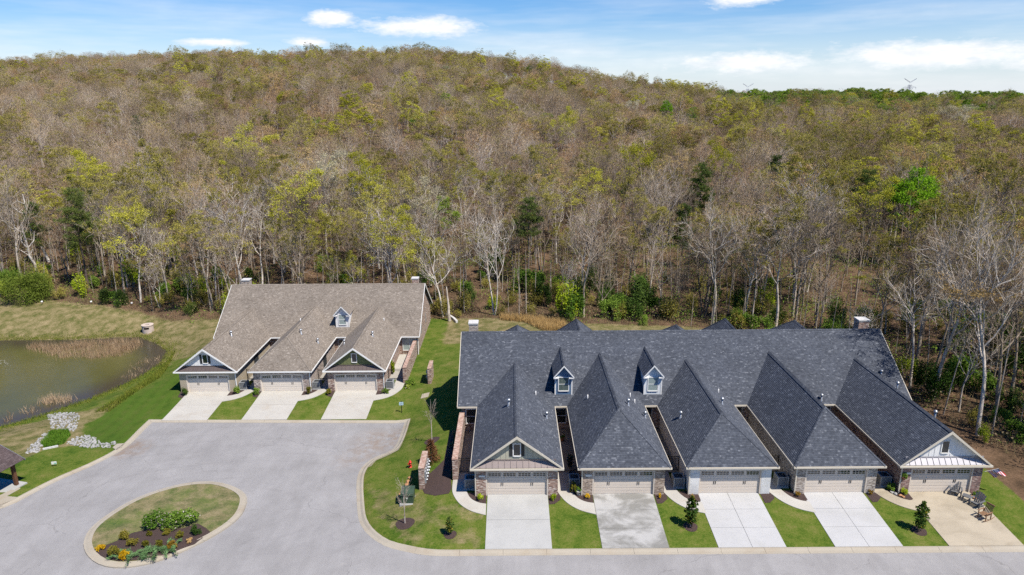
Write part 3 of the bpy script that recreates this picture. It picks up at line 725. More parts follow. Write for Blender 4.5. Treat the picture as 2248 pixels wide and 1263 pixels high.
drive(NEAR_C[3] - 0.15, 43.32, 49.66, 2.5, 'concrete_white', 2, 3, 'white concrete driveway in front of the buff brick garage')
drive(NEAR_C[4] - 0.05, 43.32, 49.66, 2.75, 'concrete_warm', 1, 1, 'tan weathered driveway with wooden chairs on it')
FL = ['tan stucco', 'grey brick', 'pink brick']
for k, c in enumerate(FAR_C):
    drive(c, 68.75, 75.62, 2.5, 'concrete_cream', 1, 2, 'cream concrete driveway in front of the %s garage of the tan-roofed row' % FL[k])

WALK_OUT = [(-5.15, 52.9), (-5.15, 50.5), (-4.95, 49.5), (-4.35, 48.35), (-3.4, 47.5), (-2.2, 47.05)]
WALK_IN = [(-2.2, 48.4), (-2.9, 48.55), (-3.6, 49.15), (-3.95, 50.3), (-3.95, 52.9)]
BED_N = [(-2.22, 48.44), (-2.9, 48.6), (-3.55, 49.2), (-3.8, 49.85), (-2.22, 49.85)]
def local(poly, cx, ref=0.3): return [(x - ref + cx, y) for x, y in poly]
def far_local(poly, cx): return [(cx - (x - 0.3), y - YG + YGF) for x, y in poly]
def ccw(p):
    a = sum(p[i - 1][0] * p[i][1] - p[i][0] * p[i - 1][1] for i in range(len(p))); return p if a > 0 else p[::-1]
def smooth_walk(o, i): return ccw(round_path(o, 2) + round_path(i, 2))
for k, c in enumerate(NEAR_C):
    tag(drape('walkway', smooth_walk(local(WALK_OUT, c), local(WALK_IN, c)), 0.045, 'concrete_cream' if k < 4 else 'concrete_warm', 1.0, 0.2), 'curved concrete walk beside the %s garage' % NAMES[k], 'path', kind='structure')
    tag(drape('mulch_bed', ccw(local(BED_N, c)), 0.03, 'mulch', 0.35, 0.1, mound=0.05), 'dark mulch bed inside the walk by the %s garage' % NAMES[k], 'mulch bed', kind='structure')
    tag(drape('mulch_bed', ccw([(c + 2.56, 48.3), (c + 3.0, 48.35), (c + 3.55, 48.9), (c + 3.5, 49.85), (c + 2.56, 49.85)]), 0.03, 'mulch', 0.35, 0.1, mound=0.05), 'small dark mulch bed right of the %s garage door' % NAMES[k], 'mulch bed', kind='structure')
for k, c in enumerate(FAR_C):
    tag(drape('walkway', smooth_walk(far_local(WALK_OUT, c), far_local(WALK_IN, c)), 0.045, 'concrete_cream', 1.0, 0.2), 'curved concrete walk beside the %s garage of the tan-roofed row' % FL[k], 'path', kind='structure')
    tag(drape('mulch_bed', ccw(far_local(BED_N, c)), 0.03, 'mulch', 0.35, 0.1, mound=0.05), 'dark mulch bed inside the walk by the %s garage' % FL[k], 'mulch bed', kind='structure')
    tag(drape('mulch_bed', ccw([(c - 2.56, YGF - 1.5), (c - 3.2, YGF - 1.2), (c - 3.5, YGF + 0.3), (c - 2.56, YGF + 0.3)]), 0.03, 'mulch', 0.35, 0.1, mound=0.05), 'small dark mulch bed left of the %s garage door' % FL[k], 'mulch bed', kind='structure')
# paved courts between the wings
courts = [(-4.7, -2.9, 52.9, 61.2)] + [(NEAR_C[i] + 3.25, NEAR_C[i + 1] - 3.25, 52.9, 61.2) for i in range(4)]
for k, (a, b, y0, y1) in enumerate(courts):
    tag(drape('patio', rect(a, b, y0, y1), 0.02, 'concrete_warm', 2.0, 0.2), 'shaded concrete court beside the %s wing' % NAMES[k], 'patio', kind='structure')
for k, (a, b) in enumerate([(FAR_C[0] + 3.25, FAR_C[1] - 3.25), (FAR_C[1] + 3.25, FAR_C[2] - 3.25), (FAR_C[2] + 3.25, -13.1)]):
    tag(drape('patio', rect(a, b, YGF + 3.3, 87.4), 0.02, 'concrete_cream', 2.0, 0.2), 'concrete court beside the %s wing of the tan-roofed row' % FL[k], 'patio', kind='structure')
# mulch along the privacy wall, island planting bed
MB_BIG = [at2(*p) for p in ((997, 945), (990, 1056), (992, 1072), (985, 1084), (955, 1089), (932, 1084), (927, 1074), (938, 1044), (955, 1030), (975, 1010), (980, 985), (985, 960), (990, 946))]
tag(drape('mulch_bed', ccw(MB_BIG), 0.03, 'mulch', 0.6, 0.15, mound=0.06), 'wide dark mulch bed along the long brick privacy wall', 'mulch bed', kind='structure')
ISL_BED = [isl(*p) for p in ((165, 975), (300, 895), (450, 835), (620, 745), (820, 695), (1050, 690), (1250, 685), (1440, 625), (1540, 680), (1600, 735), (1400, 880), (1080, 1005), (800, 1075), (450, 1095), (250, 1055))]
tag(drape('mulch_bed', ccw(ISL_BED), 0.045, 'mulch', 0.5, 0.1, mound=0.06), 'dark mulch planting bed on the oval island', 'mulch bed', kind='structure')
def ring_bed(u, v, rx, label):
    p = at(u, v); tag(drape('mulch_ring', [(p[0] + rx * math.cos(a) * (1 + 0.08 * math.sin(3 * a)), p[1] + rx * math.sin(a)) for a in np.linspace(0, 2 * math.pi, 18, endpoint=False)], 0.02, 'mulch', 0.5, 0.08, mound=0.06), label, 'mulch bed', kind='structure'); return p

# ------------------------------------------------------------------ buildings
def courses(mb, pts, expo=0.145, lift=0.016, mi=0):
    """a roof slope laid in overlapping shingle courses"""
    pts = [Vector(p) for p in pts]
    n = Vector((0, 0, 0))
    for i in range(len(pts)): n += pts[i - 1].cross(pts[i])
    n.normalize()
    if n.z < 0: n = -n; pts.reverse()
    s = Vector((0, 0, 1)).cross(n).normalized(); d = n.cross(s)
    if d.z < 0: d = -d; s = -s
    o = pts[0]; P = [((p - o).dot(s), (p - o).dot(d)) for p in pts]; b0 = min(p[1] for p in P); b1 = max(p[1] for p in P)
    ua = o.dot(s)
    def clip(poly, val, keep_above):
        out = []
        for i in range(len(poly)):
            a, b = poly[i - 1], poly[i]; ia = (a[1] >= val) == keep_above or abs(a[1] - val) < 1e-9; ib = (b[1] >= val) == keep_above or abs(b[1] - val) < 1e-9
            if ia != ib:
                t = (val - a[1]) / (b[1] - a[1]); out.append((a[0] + (b[0] - a[0]) * t, val))
            if ib: out.append(b)
        return out
    k = 0; lo = b0
    while lo < b1 - 1e-4:
        hi = min(lo + expo, b1)
        q = clip(clip(P, lo, True), hi, False)
        if len(q) >= 3:
            vv = [o + s * a + d * b + n * (lift * (1 - (b - lo) / expo)) for a, b in q]
            mb.quad(*vv, uv=[(a + ua, b - b0 + 0.0005) for a, b in q], mi=mi)
            low = sorted([p for p in q if abs(p[1] - lo) < 1e-6])
            if len(low) >= 2:
                a, b = low[0], low[-1]; A = o + s * a[0] + d * lo; B = o + s * b[0] + d * lo
                mb.quad(A + n * lift, B + n * lift, B - n * 0.02, A - n * 0.02, uv=[(a[0] + ua, lo - b0 + .01), (b[0] + ua, lo - b0 + .01), (b[0] + ua, lo - b0 + .01), (a[0] + ua, lo - b0 + .01)], mi=mi)
        lo = hi; k += 1
def cap_line(p, q, hw, drop, name, mat, parent, step=0.3):
    """ridge or hip cap of overlapping cap shingles"""
    p = Vector(p); q = Vector(q); L = (q - p).length; d = (q - p) / L; a = Vector((d.y, -d.x, 0)).normalized(); n = max(1, int(L / step)); mb = MB()
    for i in range(n):
        t0 = i * L / n; t1 = (i + 1.12) * L / n if i < n - 1 else L; z0 = 0.05; z1 = 0.028
        A = p + d * t0; B = p + d * t1; up = Vector((0, 0, 1)); dr = up * drop
        for sgn in (1, -1):
            vs = [A + up * z0, B + up * z1, B + a * hw * sgn - dr + up * z1, A + a * hw * sgn - dr + up * z0]
            mb.quad(*(vs if sgn > 0 else vs[::-1]))
        mb.quad(A + up * z0, A + a * hw - dr + up * z0, A - up * 0.03); mb.quad(A + up * z0, A - a * hw - dr + up * z0, A - up * 0.03)
        mb.quad(A + a * hw - dr + up * z0, B + a * hw - dr + up * z1, B + a * hw - dr - up * .03, A + a * hw - dr - up * .03)
        mb.quad(A - a * hw - dr + up * z0, B - a * hw - dr + up * z1, B - a * hw - dr - up * .03, A - a * hw - dr - up * .03)
    return mb.build(name, mat, parent)

def window(parent, name, cx, y, z0, wd, ht, frame, glass, rails=1, posts=0, fw=0.07, recess=0.03, label=None):
    """a window facing the court: frame and bars proud of the wall, pane set back"""
    mb = MB(); yo = y - 0.05
    mb.box(cx - wd / 2 - fw, cx - wd / 2, yo, y, z0 - fw, z0 + ht + fw); mb.box(cx + wd / 2, cx + wd / 2 + fw, yo, y, z0 - fw, z0 + ht + fw)
    mb.box(cx - wd / 2, cx + wd / 2, yo, y, z0 + ht, z0 + ht + fw); mb.box(cx - wd / 2, cx + wd / 2, yo - 0.03, y, z0 - fw, z0)
    for i in range(rails): zz = z0 + ht * (i + 1) / (rails + 1); mb.box(cx - wd / 2, cx + wd / 2, yo + 0.012, y, zz - 0.025, zz + 0.025)
    for i in range(posts): xx = cx - wd / 2 + wd * (i + 1) / (posts + 1); mb.box(xx - 0.025, xx + 0.025, yo + 0.016, y, z0, z0 + ht)
    o = mb.build(name, frame, parent)
    MB().box(cx - wd / 2, cx + wd / 2, y - 0.022, y - 0.004, z0, z0 + ht).build('pane', glass, o if parent.parent is None else parent)
    return o

def garage_door(root, cx, yf, z0, dm, arch=False):
    """sectional door with a lit top row, set back in its opening"""
    y = yf + 0.16; W = 2.44; g = MB()
    g.box(cx - W - 0.1, cx - W, yf + 0.012, y + 0.06, z0, z0 + 2.2); g.box(cx + W, cx + W + 0.1, yf + 0.012, y + 0.06, z0, z0 + 2.2)
    g.box(cx - W, cx + W, yf + 0.012, y + 0.06, z0 + 2.135, z0 + 2.2)
    door = g.build('garage_door', dm, root)
    for k in range(4):
        s = MB(); a = z0 + 0.012 + k * 0.53; b = a + 0.522
        s.box(cx - W, cx + W, y, y + 0.045, a, b)
        if k < 3:
            for j in range(2): s.box(cx - W + 0.03, cx + W - 0.03, y - 0.01, y + 0.001, a + 0.03 + j * 0.245, a + 0.245 + j * 0.245)
        s.build('section', dm, door)
    for k in range(4):
        wx = cx + (-1.83 + 1.22 * k); a = z0 + 1.68; ht = 0.33; ww = 0.51
        p = MB()
        if arch:
            e = 0.10; sg = 1 if k % 2 else -1
            tl = ht if sg < 0 and False else ht - (e if (k in (0,)) else 0.0); tr = ht - (e if (k in (3,)) else 0.0)
            top = [(wx - ww, a + (ht - e if k == 0 else ht - e * 0.25 if k in (1,) else ht if k == 2 else ht - e * .25)), (wx + ww, a + (ht - e * .25 if k == 0 else ht if k == 1 else ht - e * .25 if k == 2 else ht - e))]
            p.quad((wx - ww, y - 0.004, a), (wx + ww, y - 0.004, a), (top[1][0], y - 0.004, top[1][1]), (top[0][0], y - 0.004, top[0][1]))
        else: p.box(wx - ww, wx + ww, y - 0.006, y + 0.001, a, a + ht)
        pane = p.build('pane', 'glass_dark', door)
        f = MB(); t = 0.016
        for j in range(5): xx = wx - ww + 2 * ww * j / 4; f.box(xx - t, xx + t, y - 0.018, y - 0.007, a, a + ht - (0.08 if arch else 0))
        for zz in (a, a + ht * 0.48, a + ht): f.box(wx - ww, wx + ww, y - 0.017, y - 0.0075, zz - t, zz + t) if not (arch and zz > a + ht - .01) else None
        f.build('window_grille', dm, door)
    for hx in (-1.22, 1.22):
        for dx in (-0.07, 0.07):
            h = MB(); h.box(cx + hx + dx - 0.018, cx + hx + dx + 0.018, y - 0.05, y - 0.011, z0 + 0.86, z0 + 1.12); h.build('handle', 'metal_black', door)
    return door

ROOFS = []                                       # (polygon xy, plane) of every slope, to seat the vents
def slope(mb, pts):
    courses(mb, pts)
    p = [np.array(q, float) for q in pts]; n = np.cross(p[1] - p[0], p[2] - p[0]); ROOFS.append(([(q[0], q[1]) for q in p], n, p[0]))
def roof_at(u, v):
    d = ray(u, v); best = None
    for poly, n, p0 in ROOFS:
        den = d @ n
        if abs(den) < 1e-9: continue
        t = ((p0 - CAM) @ n) / den; q = CAM + d * t
        if t > 0 and in_poly(poly, np.array([q[0]]), np.array([q[1]]))[0] and (best is None or t < best[0]): best = (t, q)
    return None if best is None else best[1]

def wing(root, S, c, hw, yf, yw, zE, zr, ye, kind, wall, gable=None, num=None):
    """a garage wing: walls, garage door, roof running back into the main slope"""
    pitch = (zr - zE) / hw; xl, xr = c - hw, c + hw; ym = ye + (zr - zE) / S['S']; roofm, trim = S['roof'], S['trim']; zp = S['pad']; wl, wr = c - hw + 0.40, c + hw - 0.40
    mb = MB()
    if kind == 'gable':
        slope(mb, [(xl, yf, zE), (xl, ye, zE), (c, ym, zr), (c, yf, zr)]); slope(mb, [(xr, yf, zE), (c, yf, zr), (c, ym, zr), (xr, ye, zE)])
    else:
        ya = yf + hw
        slope(mb, [(xl, yf, zE), (xl, ye, zE), (c, ym, zr), (c, ya, zr)]); slope(mb, [(xr, yf, zE), (c, ya, zr), (c, ym, zr), (xr, ye, zE)]); slope(mb, [(xl, yf, zE), (c, ya, zr), (xr, yf, zE)])
    rf = mb.build('wing_roof', roofm, root)
    if kind == 'gable': cap_line((c, yf, zr), (c, ym, zr), 0.19, 0.19 * pitch - 0.03, 'ridge_cap', roofm, rf)
    else:
        cap_line((c, ya, zr), (c, ym, zr), 0.19, 0.19 * pitch - 0.03, 'ridge_cap', roofm, rf)
        cap_line((xl, yf, zE), (c, ya, zr), 0.13, 0.06, 'hip_cap', roofm, rf); cap_line((xr, yf, zE), (c, ya, zr), 0.13, 0.06, 'hip_cap', roofm, rf)
    # eaves: gutter, fascia, soffit
    for gx0, gx1 in ((xl - 0.07, xl + 0.03), (xr - 0.03, xr + 0.07)): MB().box(gx0, gx1, yf + (0.06 if kind != 'gable' else 0.0), ye - 0.02, zE - 0.15, zE - 0.025).build('gutter', trim, root)
    fa = MB(); fa.box(xl - 0.07, xr + 0.07, yf - 0.07, yf + 0.04, zE - 0.17, zE - 0.02); fa.build('fascia', trim, root)
    so = MB(); so.box(xl + 0.035, xr - 0.035, yf + 0.045, ye + 0.3, zE - 0.20, zE - 0.155); so.build('soffit', trim, root)
    # walls
    wz = zE - 0.205; dz = zp + 2.2; W = 2.54; t = 0.26
    wm = MB(); wm.box(wl, c - W, yw, yw + t, zp - 0.6, wz); wm.box(c + W, wr, yw, yw + t, zp - 0.6, wz); wm.box(c - W, c + W, yw + 0.002, yw + t, dz, wz)
    wm.box(wl + 0.002, wl + t, yw + t, ye + 0.6, zp - 0.6, wz); wm.box(wr - t, wr - 0.002, yw + t, ye + 0.6, zp - 0.6, wz)
    wm.build('wing_wall', wall, root)
    garage_door(root, c, yw, zp, S['door'], S.get('arch', False))
    # downspouts at the front corners
    dsp = MB(); x = S['spout'] * (wr + 0.06 - c) + c; dsp.box(x - 0.045, x + 0.045, yw - 0.075, yw - 0.005, zp, wz); dsp.beam((x, yw - 0.04, wz - 0.05), (x, yf + 0.05, zE - 0.14), 0.08, 0.06); dsp.build('downspout', trim, root)
    if kind == 'gable':
        gm, pm, win, shut = gable; yg = yf + 0.42; zt = zE + 0.52
        for sg in (-1, 1):
            rk = MB(); A = Vector((c + sg * (hw + 0.03), yf - 0.035, zE - 0.06)); B = Vector((c, yf - 0.035, zr - 0.06 + 0.03 * pitch))
            rk.quad(*[A + Vector((0, 0, 0.05)), B + Vector((0, 0, 0.05)), B - Vector((0, 0, 0.20)), A - Vector((0, 0, 0.11))])
            rk.quad(*[A + Vector((0, 0.05, 0.05)), B + Vector((0, 0.05, 0.05)), B + Vector((0, 0, 0.05)), A + Vector((0, 0, 0.05))])
            rk.quad(*[A + Vector((0, 0.05, -0.11)), B + Vector((0, 0.05, -0.20)), B + Vector((0, 0, -0.20)), A + Vector((0, 0, -0.11))])
            # soffit under the rake
            rk.quad(*[A + Vector((0, 0.05, -0.08)), B + Vector((0, 0.05, -0.17)), B + Vector((0, 0.5, -0.17)), A + Vector((0, 0.5, -0.08))])
            rk.build('rake_board', trim, root)
        h0 = (zr - zt) / pitch - 0.05
        gw = MB(); gw.quad((c - hw + .2, yg, zE), (c + hw - .2, yg, zE), (c, yg, zr - 0.12)); gwo = gw.build('gable_wall', gm, root)
        nb = int(2 * h0 / 0.40)
        for i in range(1, nb):
            x = c - h0 + 2 * h0 * i / nb; zt2 = zr - 0.2 - abs(x - c) * pitch
            if abs(x - c) < 0.62 and win: zs = [(zt, zt + 0.32), (zt + 1.62, zt2)]
            else: zs = [(zt, zt2)]
            for a, b in zs:
                if b - a > 0.08: MB().box(x - 0.025, x + 0.025, yg - 0.022, yg - 0.001, a, b).build('batten', gm, gwo)
        # pent roof of standing-seam metal
        x0, x1 = c - hw + 0.22, c + hw - 0.22; tx0, tx1 = c - h0 - 0.1, c + h0 + 0.1; yb = yf + 0.02; zb0 = zE + 0.03
        pr = MB(); pr.quad((x0, yb, zb0), (x1, yb, zb0), (tx1, yg - 0.005, zt), (tx0, yg - 0.005, zt)); pr.box(tx0 - 0.06, tx1 + 0.06, yg - 0.06, yg - 0.01, zt - 0.02, zt + 0.09); pro = pr.build('pent_roof', pm, root)
        ns = 14
        for i in range(ns + 1):
            k = i / ns; xx = x0 + 0.05 + (x1 - x0 - 0.1) * k
            zz = (zr - 0.1 - abs(xx - c) * pitch - zb0) / (zt - zb0); kk = max(0.0, min(1.0, zz))
            if kk < 0.12: continue
            MB().beam((xx, yb, zb0 + 0.015), (xx, yb + (yg - yb) * kk, zb0 + (zt - zb0) * kk + 0.015), 0.028, 0.085).build('seam', pm, pro)
        if win:
            o = window(root, 'gable_window', c + win[0], yg - 0.005, zt + 0.42, 0.52, 1.02, 'trim_white' if win[1] == 'w' else trim, 'glass_dark', 0, 0, 0.075)
            if shut:
                for sg in (-1, 1): MB().box(c + win[0] + sg * 0.48 - 0.13, c + win[0] + sg * 0.48 + 0.13, yg - 0.045, yg - 0.006, zt + 0.36, zt + 1.5).build('shutter', 'shutter_black', root)
    if num:
        MB().box(wl + 0.22, wl + 0.72, yw - 0.03, yw - 0.003, zp + 1.72, zp + 1.88).build('number_plate', num, root)

def dormer(root, S, xc, base_y, zE_, w_, ze, zr, ye, mw, side, trim, glass, hr=0.99):
    """gabled roof dormer with a sash window"""
    zb0 = S['zE'] + (base_y - ye) * S['S']; y0 = base_y; hw = w_ / 2
    yb = ye + (ze - S['zE']) / S['S']; yr = ye + (zr - S['zE']) / S['S']
    d = MB(); d.quad((xc - hw, y0, zb0 - 0.1), (xc + hw, y0, zb0 - 0.1), (xc + hw, y0, ze + 0.1), (xc, y0, zr - 0.15), (xc - hw, y0, ze + 0.1))
    do = d.build('dormer', mw, root)
    sd = MB()
    for sg in (-1, 1): sd.quad((xc + sg * hw, y0, zb0 - 0.1), (xc + sg * hw, yb + 0.2, ze + 0.1), (xc + sg * hw, y0, ze + 0.1))
    sd.build('dormer_side', side, do)
    yo = y0 - 0.34; rf = MB(); ez = ze - 0.05; er = yr; eb = ye + (ez - S['zE']) / S['S']
    courses(rf, [(xc - hr, yo, ez), (xc - hr, eb, ez), (xc, er, zr), (xc, yo, zr)]); courses(rf, [(xc + hr, yo, ez), (xc, yo, zr), (xc, er, zr), (xc + hr, eb, ez)])
    rf.build('dormer_roof', S['roof'], do); cap_line((xc, yo, zr), (xc, er, zr), 0.14, 0.14, 'ridge_cap', S['roof'], do)
    rk = MB(); p = (zr - ez) / hr
    for sg in (-1, 1):
        A = Vector((xc + sg * (hr + 0.02), yo - 0.03, ez - 0.02)); B = Vector((xc, yo - 0.03, zr - 0.02)); dn = Vector((0, 0, 0.17))
        rk.quad(A, B, B - dn, A - dn); rk.quad(A + Vector((0, .04, 0)), B + Vector((0, .04, 0)), B, A); rk.quad(A - dn, B - dn, B - dn + Vector((0, .36, 0)), A - dn + Vector((0, .36, 0)))
        rk.box(min(xc + sg * hr, xc + sg * (hr - 0.5)), max(xc + sg * hr, xc + sg * (hr - 0.5)), yo - 0.03, y0 - 0.01, ez - 0.19, ez - 0.10)
        rk.box(xc + sg * hw - 0.06, xc + sg * hw + 0.06, y0 - 0.025, y0 + 0.05, zb0 - 0.08, ze - 0.2)
    rk.build('dormer_trim', trim, do)
    window(do, 'dormer_window', xc, y0 - 0.003, zb0 + 0.42, 0.92, 1.36, trim, glass, 1, 0, 0.08)
    return do

def chimney(root, x, y, z0, z1, wx, wy, brick, cap):
    c = MB().box(x - wx / 2, x + wx / 2, y - wy / 2, y + wy / 2, z0, z1).build('chimney', brick, root)
    MB().box(x - wx / 2 - 0.06, x + wx / 2 + 0.06, y - wy / 2 - 0.06, y + wy / 2 + 0.06, z1 + 0.001, z1 + 0.14).build('chimney_cap', cap, c)

def main_block(root, S, x0, x1, ye, yr, wall, rear):
    zE = S['zE']; sl = S['S']; zr = zE + (yr - ye) * sl; yb = 2 * yr - ye; roofm, trim = S['roof'], S['trim']
    mb = MB(); slope(mb, [(x0, ye, zE), (x1, ye, zE), (x1, yr, zr), (x0, yr, zr)]); slope(mb, [(x0, yb, zE), (x0, yr, zr), (x1, yr, zr), (x1, yb, zE)])
    rf = mb.build('main_roof', roofm, root); cap_line((x0, yr, zr), (x1, yr, zr), 0.15, 0.15 * sl, 'ridge_cap', roofm, rf)
    for x in (x0 - 0.03, x1 + 0.03):
        for ya in (ye, yb): MB().beam((x, ya, zE - 0.10), (x, yr, zr - 0.10), 0.05, 0.2).build('rake_board', trim, root)
    MB().box(x0 - 0.03, x1 + 0.03, ye - 0.08, ye + 0.03, zE - 0.16, zE - 0.02).build('gutter', trim, root); MB().box(x0 - 0.03, x1 + 0.03, yb - 0.03, yb + 0.08, zE - 0.16, zE - 0.02).build('gutter', trim, root)
    s = MB(); s.box(x0 + 0.03, x1 - 0.03, ye + 0.035, ye + 0.5, zE - 0.21, zE - 0.165); s.build('soffit', trim, root)
    wx0, wx1, wy0, wy1 = x0 + 0.32, x1 - 0.32, ye + 0.45, yb - 0.45; zt = zE - 0.215; w_ = MB()
    w_.box(wx0, wx1, wy0, wy1, S['pad'] - 1.6, zt)
    for x, sg in ((wx0 + 0.003, -1), (wx1 - 0.003, 1)):
        w_.quad((x, wy0, zt), (x, wy1, zt), (x, wy1, zE + (0.45) * sl - 0.06), (x, yr, zr - 0.06), (x, wy0, zE + 0.45 * sl - 0.06))
    w_.build('main_wall', wall, root)
    for (c, hw, zp_, ya, kind) in rear:
        pitch = (zp_ - zE) / hw; ym = yb - (zp_ - zE) / sl; m = MB(); yend = ya + hw
        courses(m, [(c - hw, yb, zE), (c - hw, yend, zE), (c, ya, zp_), (c, ym, zp_)]); courses(m, [(c + hw, yb, zE), (c, ym, zp_), (c, ya, zp_), (c + hw, yend, zE)]); courses(m, [(c - hw, yend, zE), (c + hw, yend, zE), (c, ya, zp_)])
        r = m.build('rear_roof', roofm, root); cap_line((c, ym, zp_), (c, ya, zp_), 0.15, 0.15 * pitch, 'ridge_cap', roofm, r)
        cap_line((c, ya, zp_), (c - hw, yend, zE), 0.13, 0.05, 'hip_cap', roofm, r); cap_line((c, ya, zp_), (c + hw, yend, zE), 0.13, 0.05, 'hip_cap', roofm, r)
        MB().box(c - hw + 0.35, c + hw - 0.35, yb - 0.6, yend - 0.35, S['pad'] - 1.6, zE - 0.05).build('rear_wall', wall, root)
    return zr

# the dark-roofed row of five
SN = dict(S=0.667, zE=2.7, pad=0.02, roof='shingle_slate', trim='trim_cream', door='door_tan', spout=-1)
near = empty('townhouse_row', (16.7, 62, 0), label='long row of five townhouses with steep slate-grey shingle roofs', cat='building')
nr = bpy.data.objects.new('tmp', None)
class Off:
    """parts are written in world coordinates; shift them under a root that stands at the building's base"""
def settle(root):
    inv = Matrix.Translation(-root.location)
    for ch in root.children: ch.matrix_parent_inverse = inv
YE = 60.6
main_block(near, SN, -5.35, 38.75, YE, 68.15, 'brick_pink', [(0.6, 3.3, 5.5, 76.8, 'h'), (7.6, 3.4, 6.2, 76.9, 'h'), (19.4, 3.3, 5.5, 76.6, 'h'), (25.15, 3.4, 6.2, 76.7, 'h'), (33.7, 3.3, 5.7, 77.4, 'h')])
YF, YW = 49.08, 49.42
wing(near, SN, NEAR_C[0], 3.73, YF, YW, 2.7, 5.55, YE, 'gable', 'brick_pink', ('siding_sage', 'metal_bronze', (0.0, 'w'), True), 'sign_white')
wing(near, SN, NEAR_C[1], 3.74, YF, YW, 2.7, 6.2, YE, 'hip', 'brick_tan', None, 'sign_white')
wing(near, SN, NEAR_C[2], 3.70, YF, YW, 2.7, 5.7, YE, 'hip', 'brick_white', None, 'print_dark' if False else 'sign_white')
wing(near, SN, NEAR_C[3], 3.66, YF, YW, 2.7, 6.2, YE, 'hip', 'brick_buff', None)
wing(near, SN, NEAR_C[4], 3.68, YF, YW, 2.7, 5.72, YE, 'gable', 'brick_red', ('siding_white', 'metal_silver', (-0.08, 'w'), False), 'sign_white')
dormer(near, SN, 4.97, 61.68, None, 1.62, 5.45, 6.6, YE, 'siding_blue', 'siding_blue', 'trim_white', 'glass_green')
dormer(near, SN, 13.68, 61.62, None, 1.66, 5.45, 6.6, YE, 'siding_pale_blue', 'siding_pale_blue', 'trim_white', 'glass_pale')
chimney(near, -4.2, 70.3, 5.5, 8.0, 0.95, 1.1, 'brick_buff', 'stone_white'); chimney(near, 37.9, 70.3, 5.5, 8.05, 1.1, 1.1, 'brick_pink', 'stone_white')
ywm = YE + 0.447
for (x, wd, ht, fr) in ((-4.05, 1.0, 1.45, 'trim_white'), (4.65, 1.05, 1.45, 'trim_white'), (13.1, 0.9, 1.6, 'trim_cream'), (21.9, 0.9, 1.5, 'trim_cream'), (30.5, 0.9, 1.5, 'trim_white')):
    window(near, 'court_window', x, ywm, 0.75, wd, ht, fr, 'glass_dark', 1, 0)
    MB().box(x - wd / 2 - 0.1, x + wd / 2 + 0.1, ywm - 0.07, ywm - 0.001, 0.59, 0.675).build('window_sill', 'brick_cap', near)
for x in (4.4, 5.6): MB().box(x - 0.32, x + 0.32, YE - 0.13, YE - 0.085, 2.55, 2.72).build('gutter_guard', 'trim_cream', near)
for (c, xx) in ((0, 3.6), (1, 12.3), (2, 21.0), (3, 29.7)):
    MB().box(NEAR_C[c] + 3.331, NEAR_C[c] + 3.36, 57.0, 57.95, 0.02, 2.1).build('side_door', 'metal_brown', near)
settle(near)

# the tan-roofed row of three
SF = dict(S=0.667, zE=0.55, pad=-2.18, roof='shingle_tan', trim='trim_white', door='door_pale', spout=1, arch=True)
far = empty('townhouse_row', (-26.5, 88, -2.2), label='row of three townhouses with tan shingle roofs beside the pond', cat='building')
YEF = 87.0
main_block(far, SF, -40.3, -12.55, YEF, 94.9, 'brick_pink', [(-32.0, 3.0, 4.1, 101.8, 'h'), (-27.0, 3.0, 3.4, 103.0, 'h'), (-17.2, 3.0, 4.1, 101.8, 'h')])
wing(far, SF, FAR_C[0], 3.72, 75.05, 75.4, 0.55, 3.40, YEF, 'gable', 'stucco_tan', ('siding_white', 'metal_brown', (0.0, 'w'), True))
wing(far, SF, FAR_C[1], 3.74, 75.05, 75.4, 0.55, 3.62, YEF, 'hip', 'brick_grey', None)
wing(far, SF, FAR_C[2], 3.70, 75.05, 75.4, 0.55, 3.40, YEF, 'gable', 'brick_pink', ('siding_green', 'metal_brown', (0.0, 'c'), False))
dormer(far, SF, -23.1, 88.35, None, 1.75, 3.35, 4.55, YEF, 'siding_white', 'siding_white', 'trim_white', 'glass_pale', 1.12)
chimney(far, -39.0, 97.0, 3.0, 5.95, 1.1, 1.0, 'brick_buff', 'stone_white'); chimney(far, -14.2, 97.0, 3.0, 6.0, 0.95, 1.0, 'brick_pink', 'stone_white')
window(far, 'court_window', -14.0, YEF + 0.447, -1.55, 1.7, 1.7, 'trim_white', 'glass_pale', 1, 1, 0.09); MB().box(-15.0, -13.0, YEF + 0.36, YEF + 0.446, -1.74, -1.645).build('window_sill', 'brick_cap', far)
window(far, 'court_window', -23.1, YEF + 0.447, -1.5, 0.9, 1.5, 'trim_white', 'glass_dark', 1, 0)
for (c) in (0, 1): MB().box(FAR_C[c] + 3.331, FAR_C[c] + 3.36, 81.5, 83.0, -2.18, -0.05).build('side_door', 'unit_dark', far)
for yy in (91.5, 96.5): MB().box(-12.873, -12.84, yy - 0.25, yy + 0.25, -0.6, 0.7).build('end_vent', 'unit_grey', far)
mbx = MB(); mbx.box(-12.86, -12.76, YEF + 0.33, YEF + 0.44, -2.3, 0.32); mbx.build('downspout', 'trim_white', far)
settle(far)

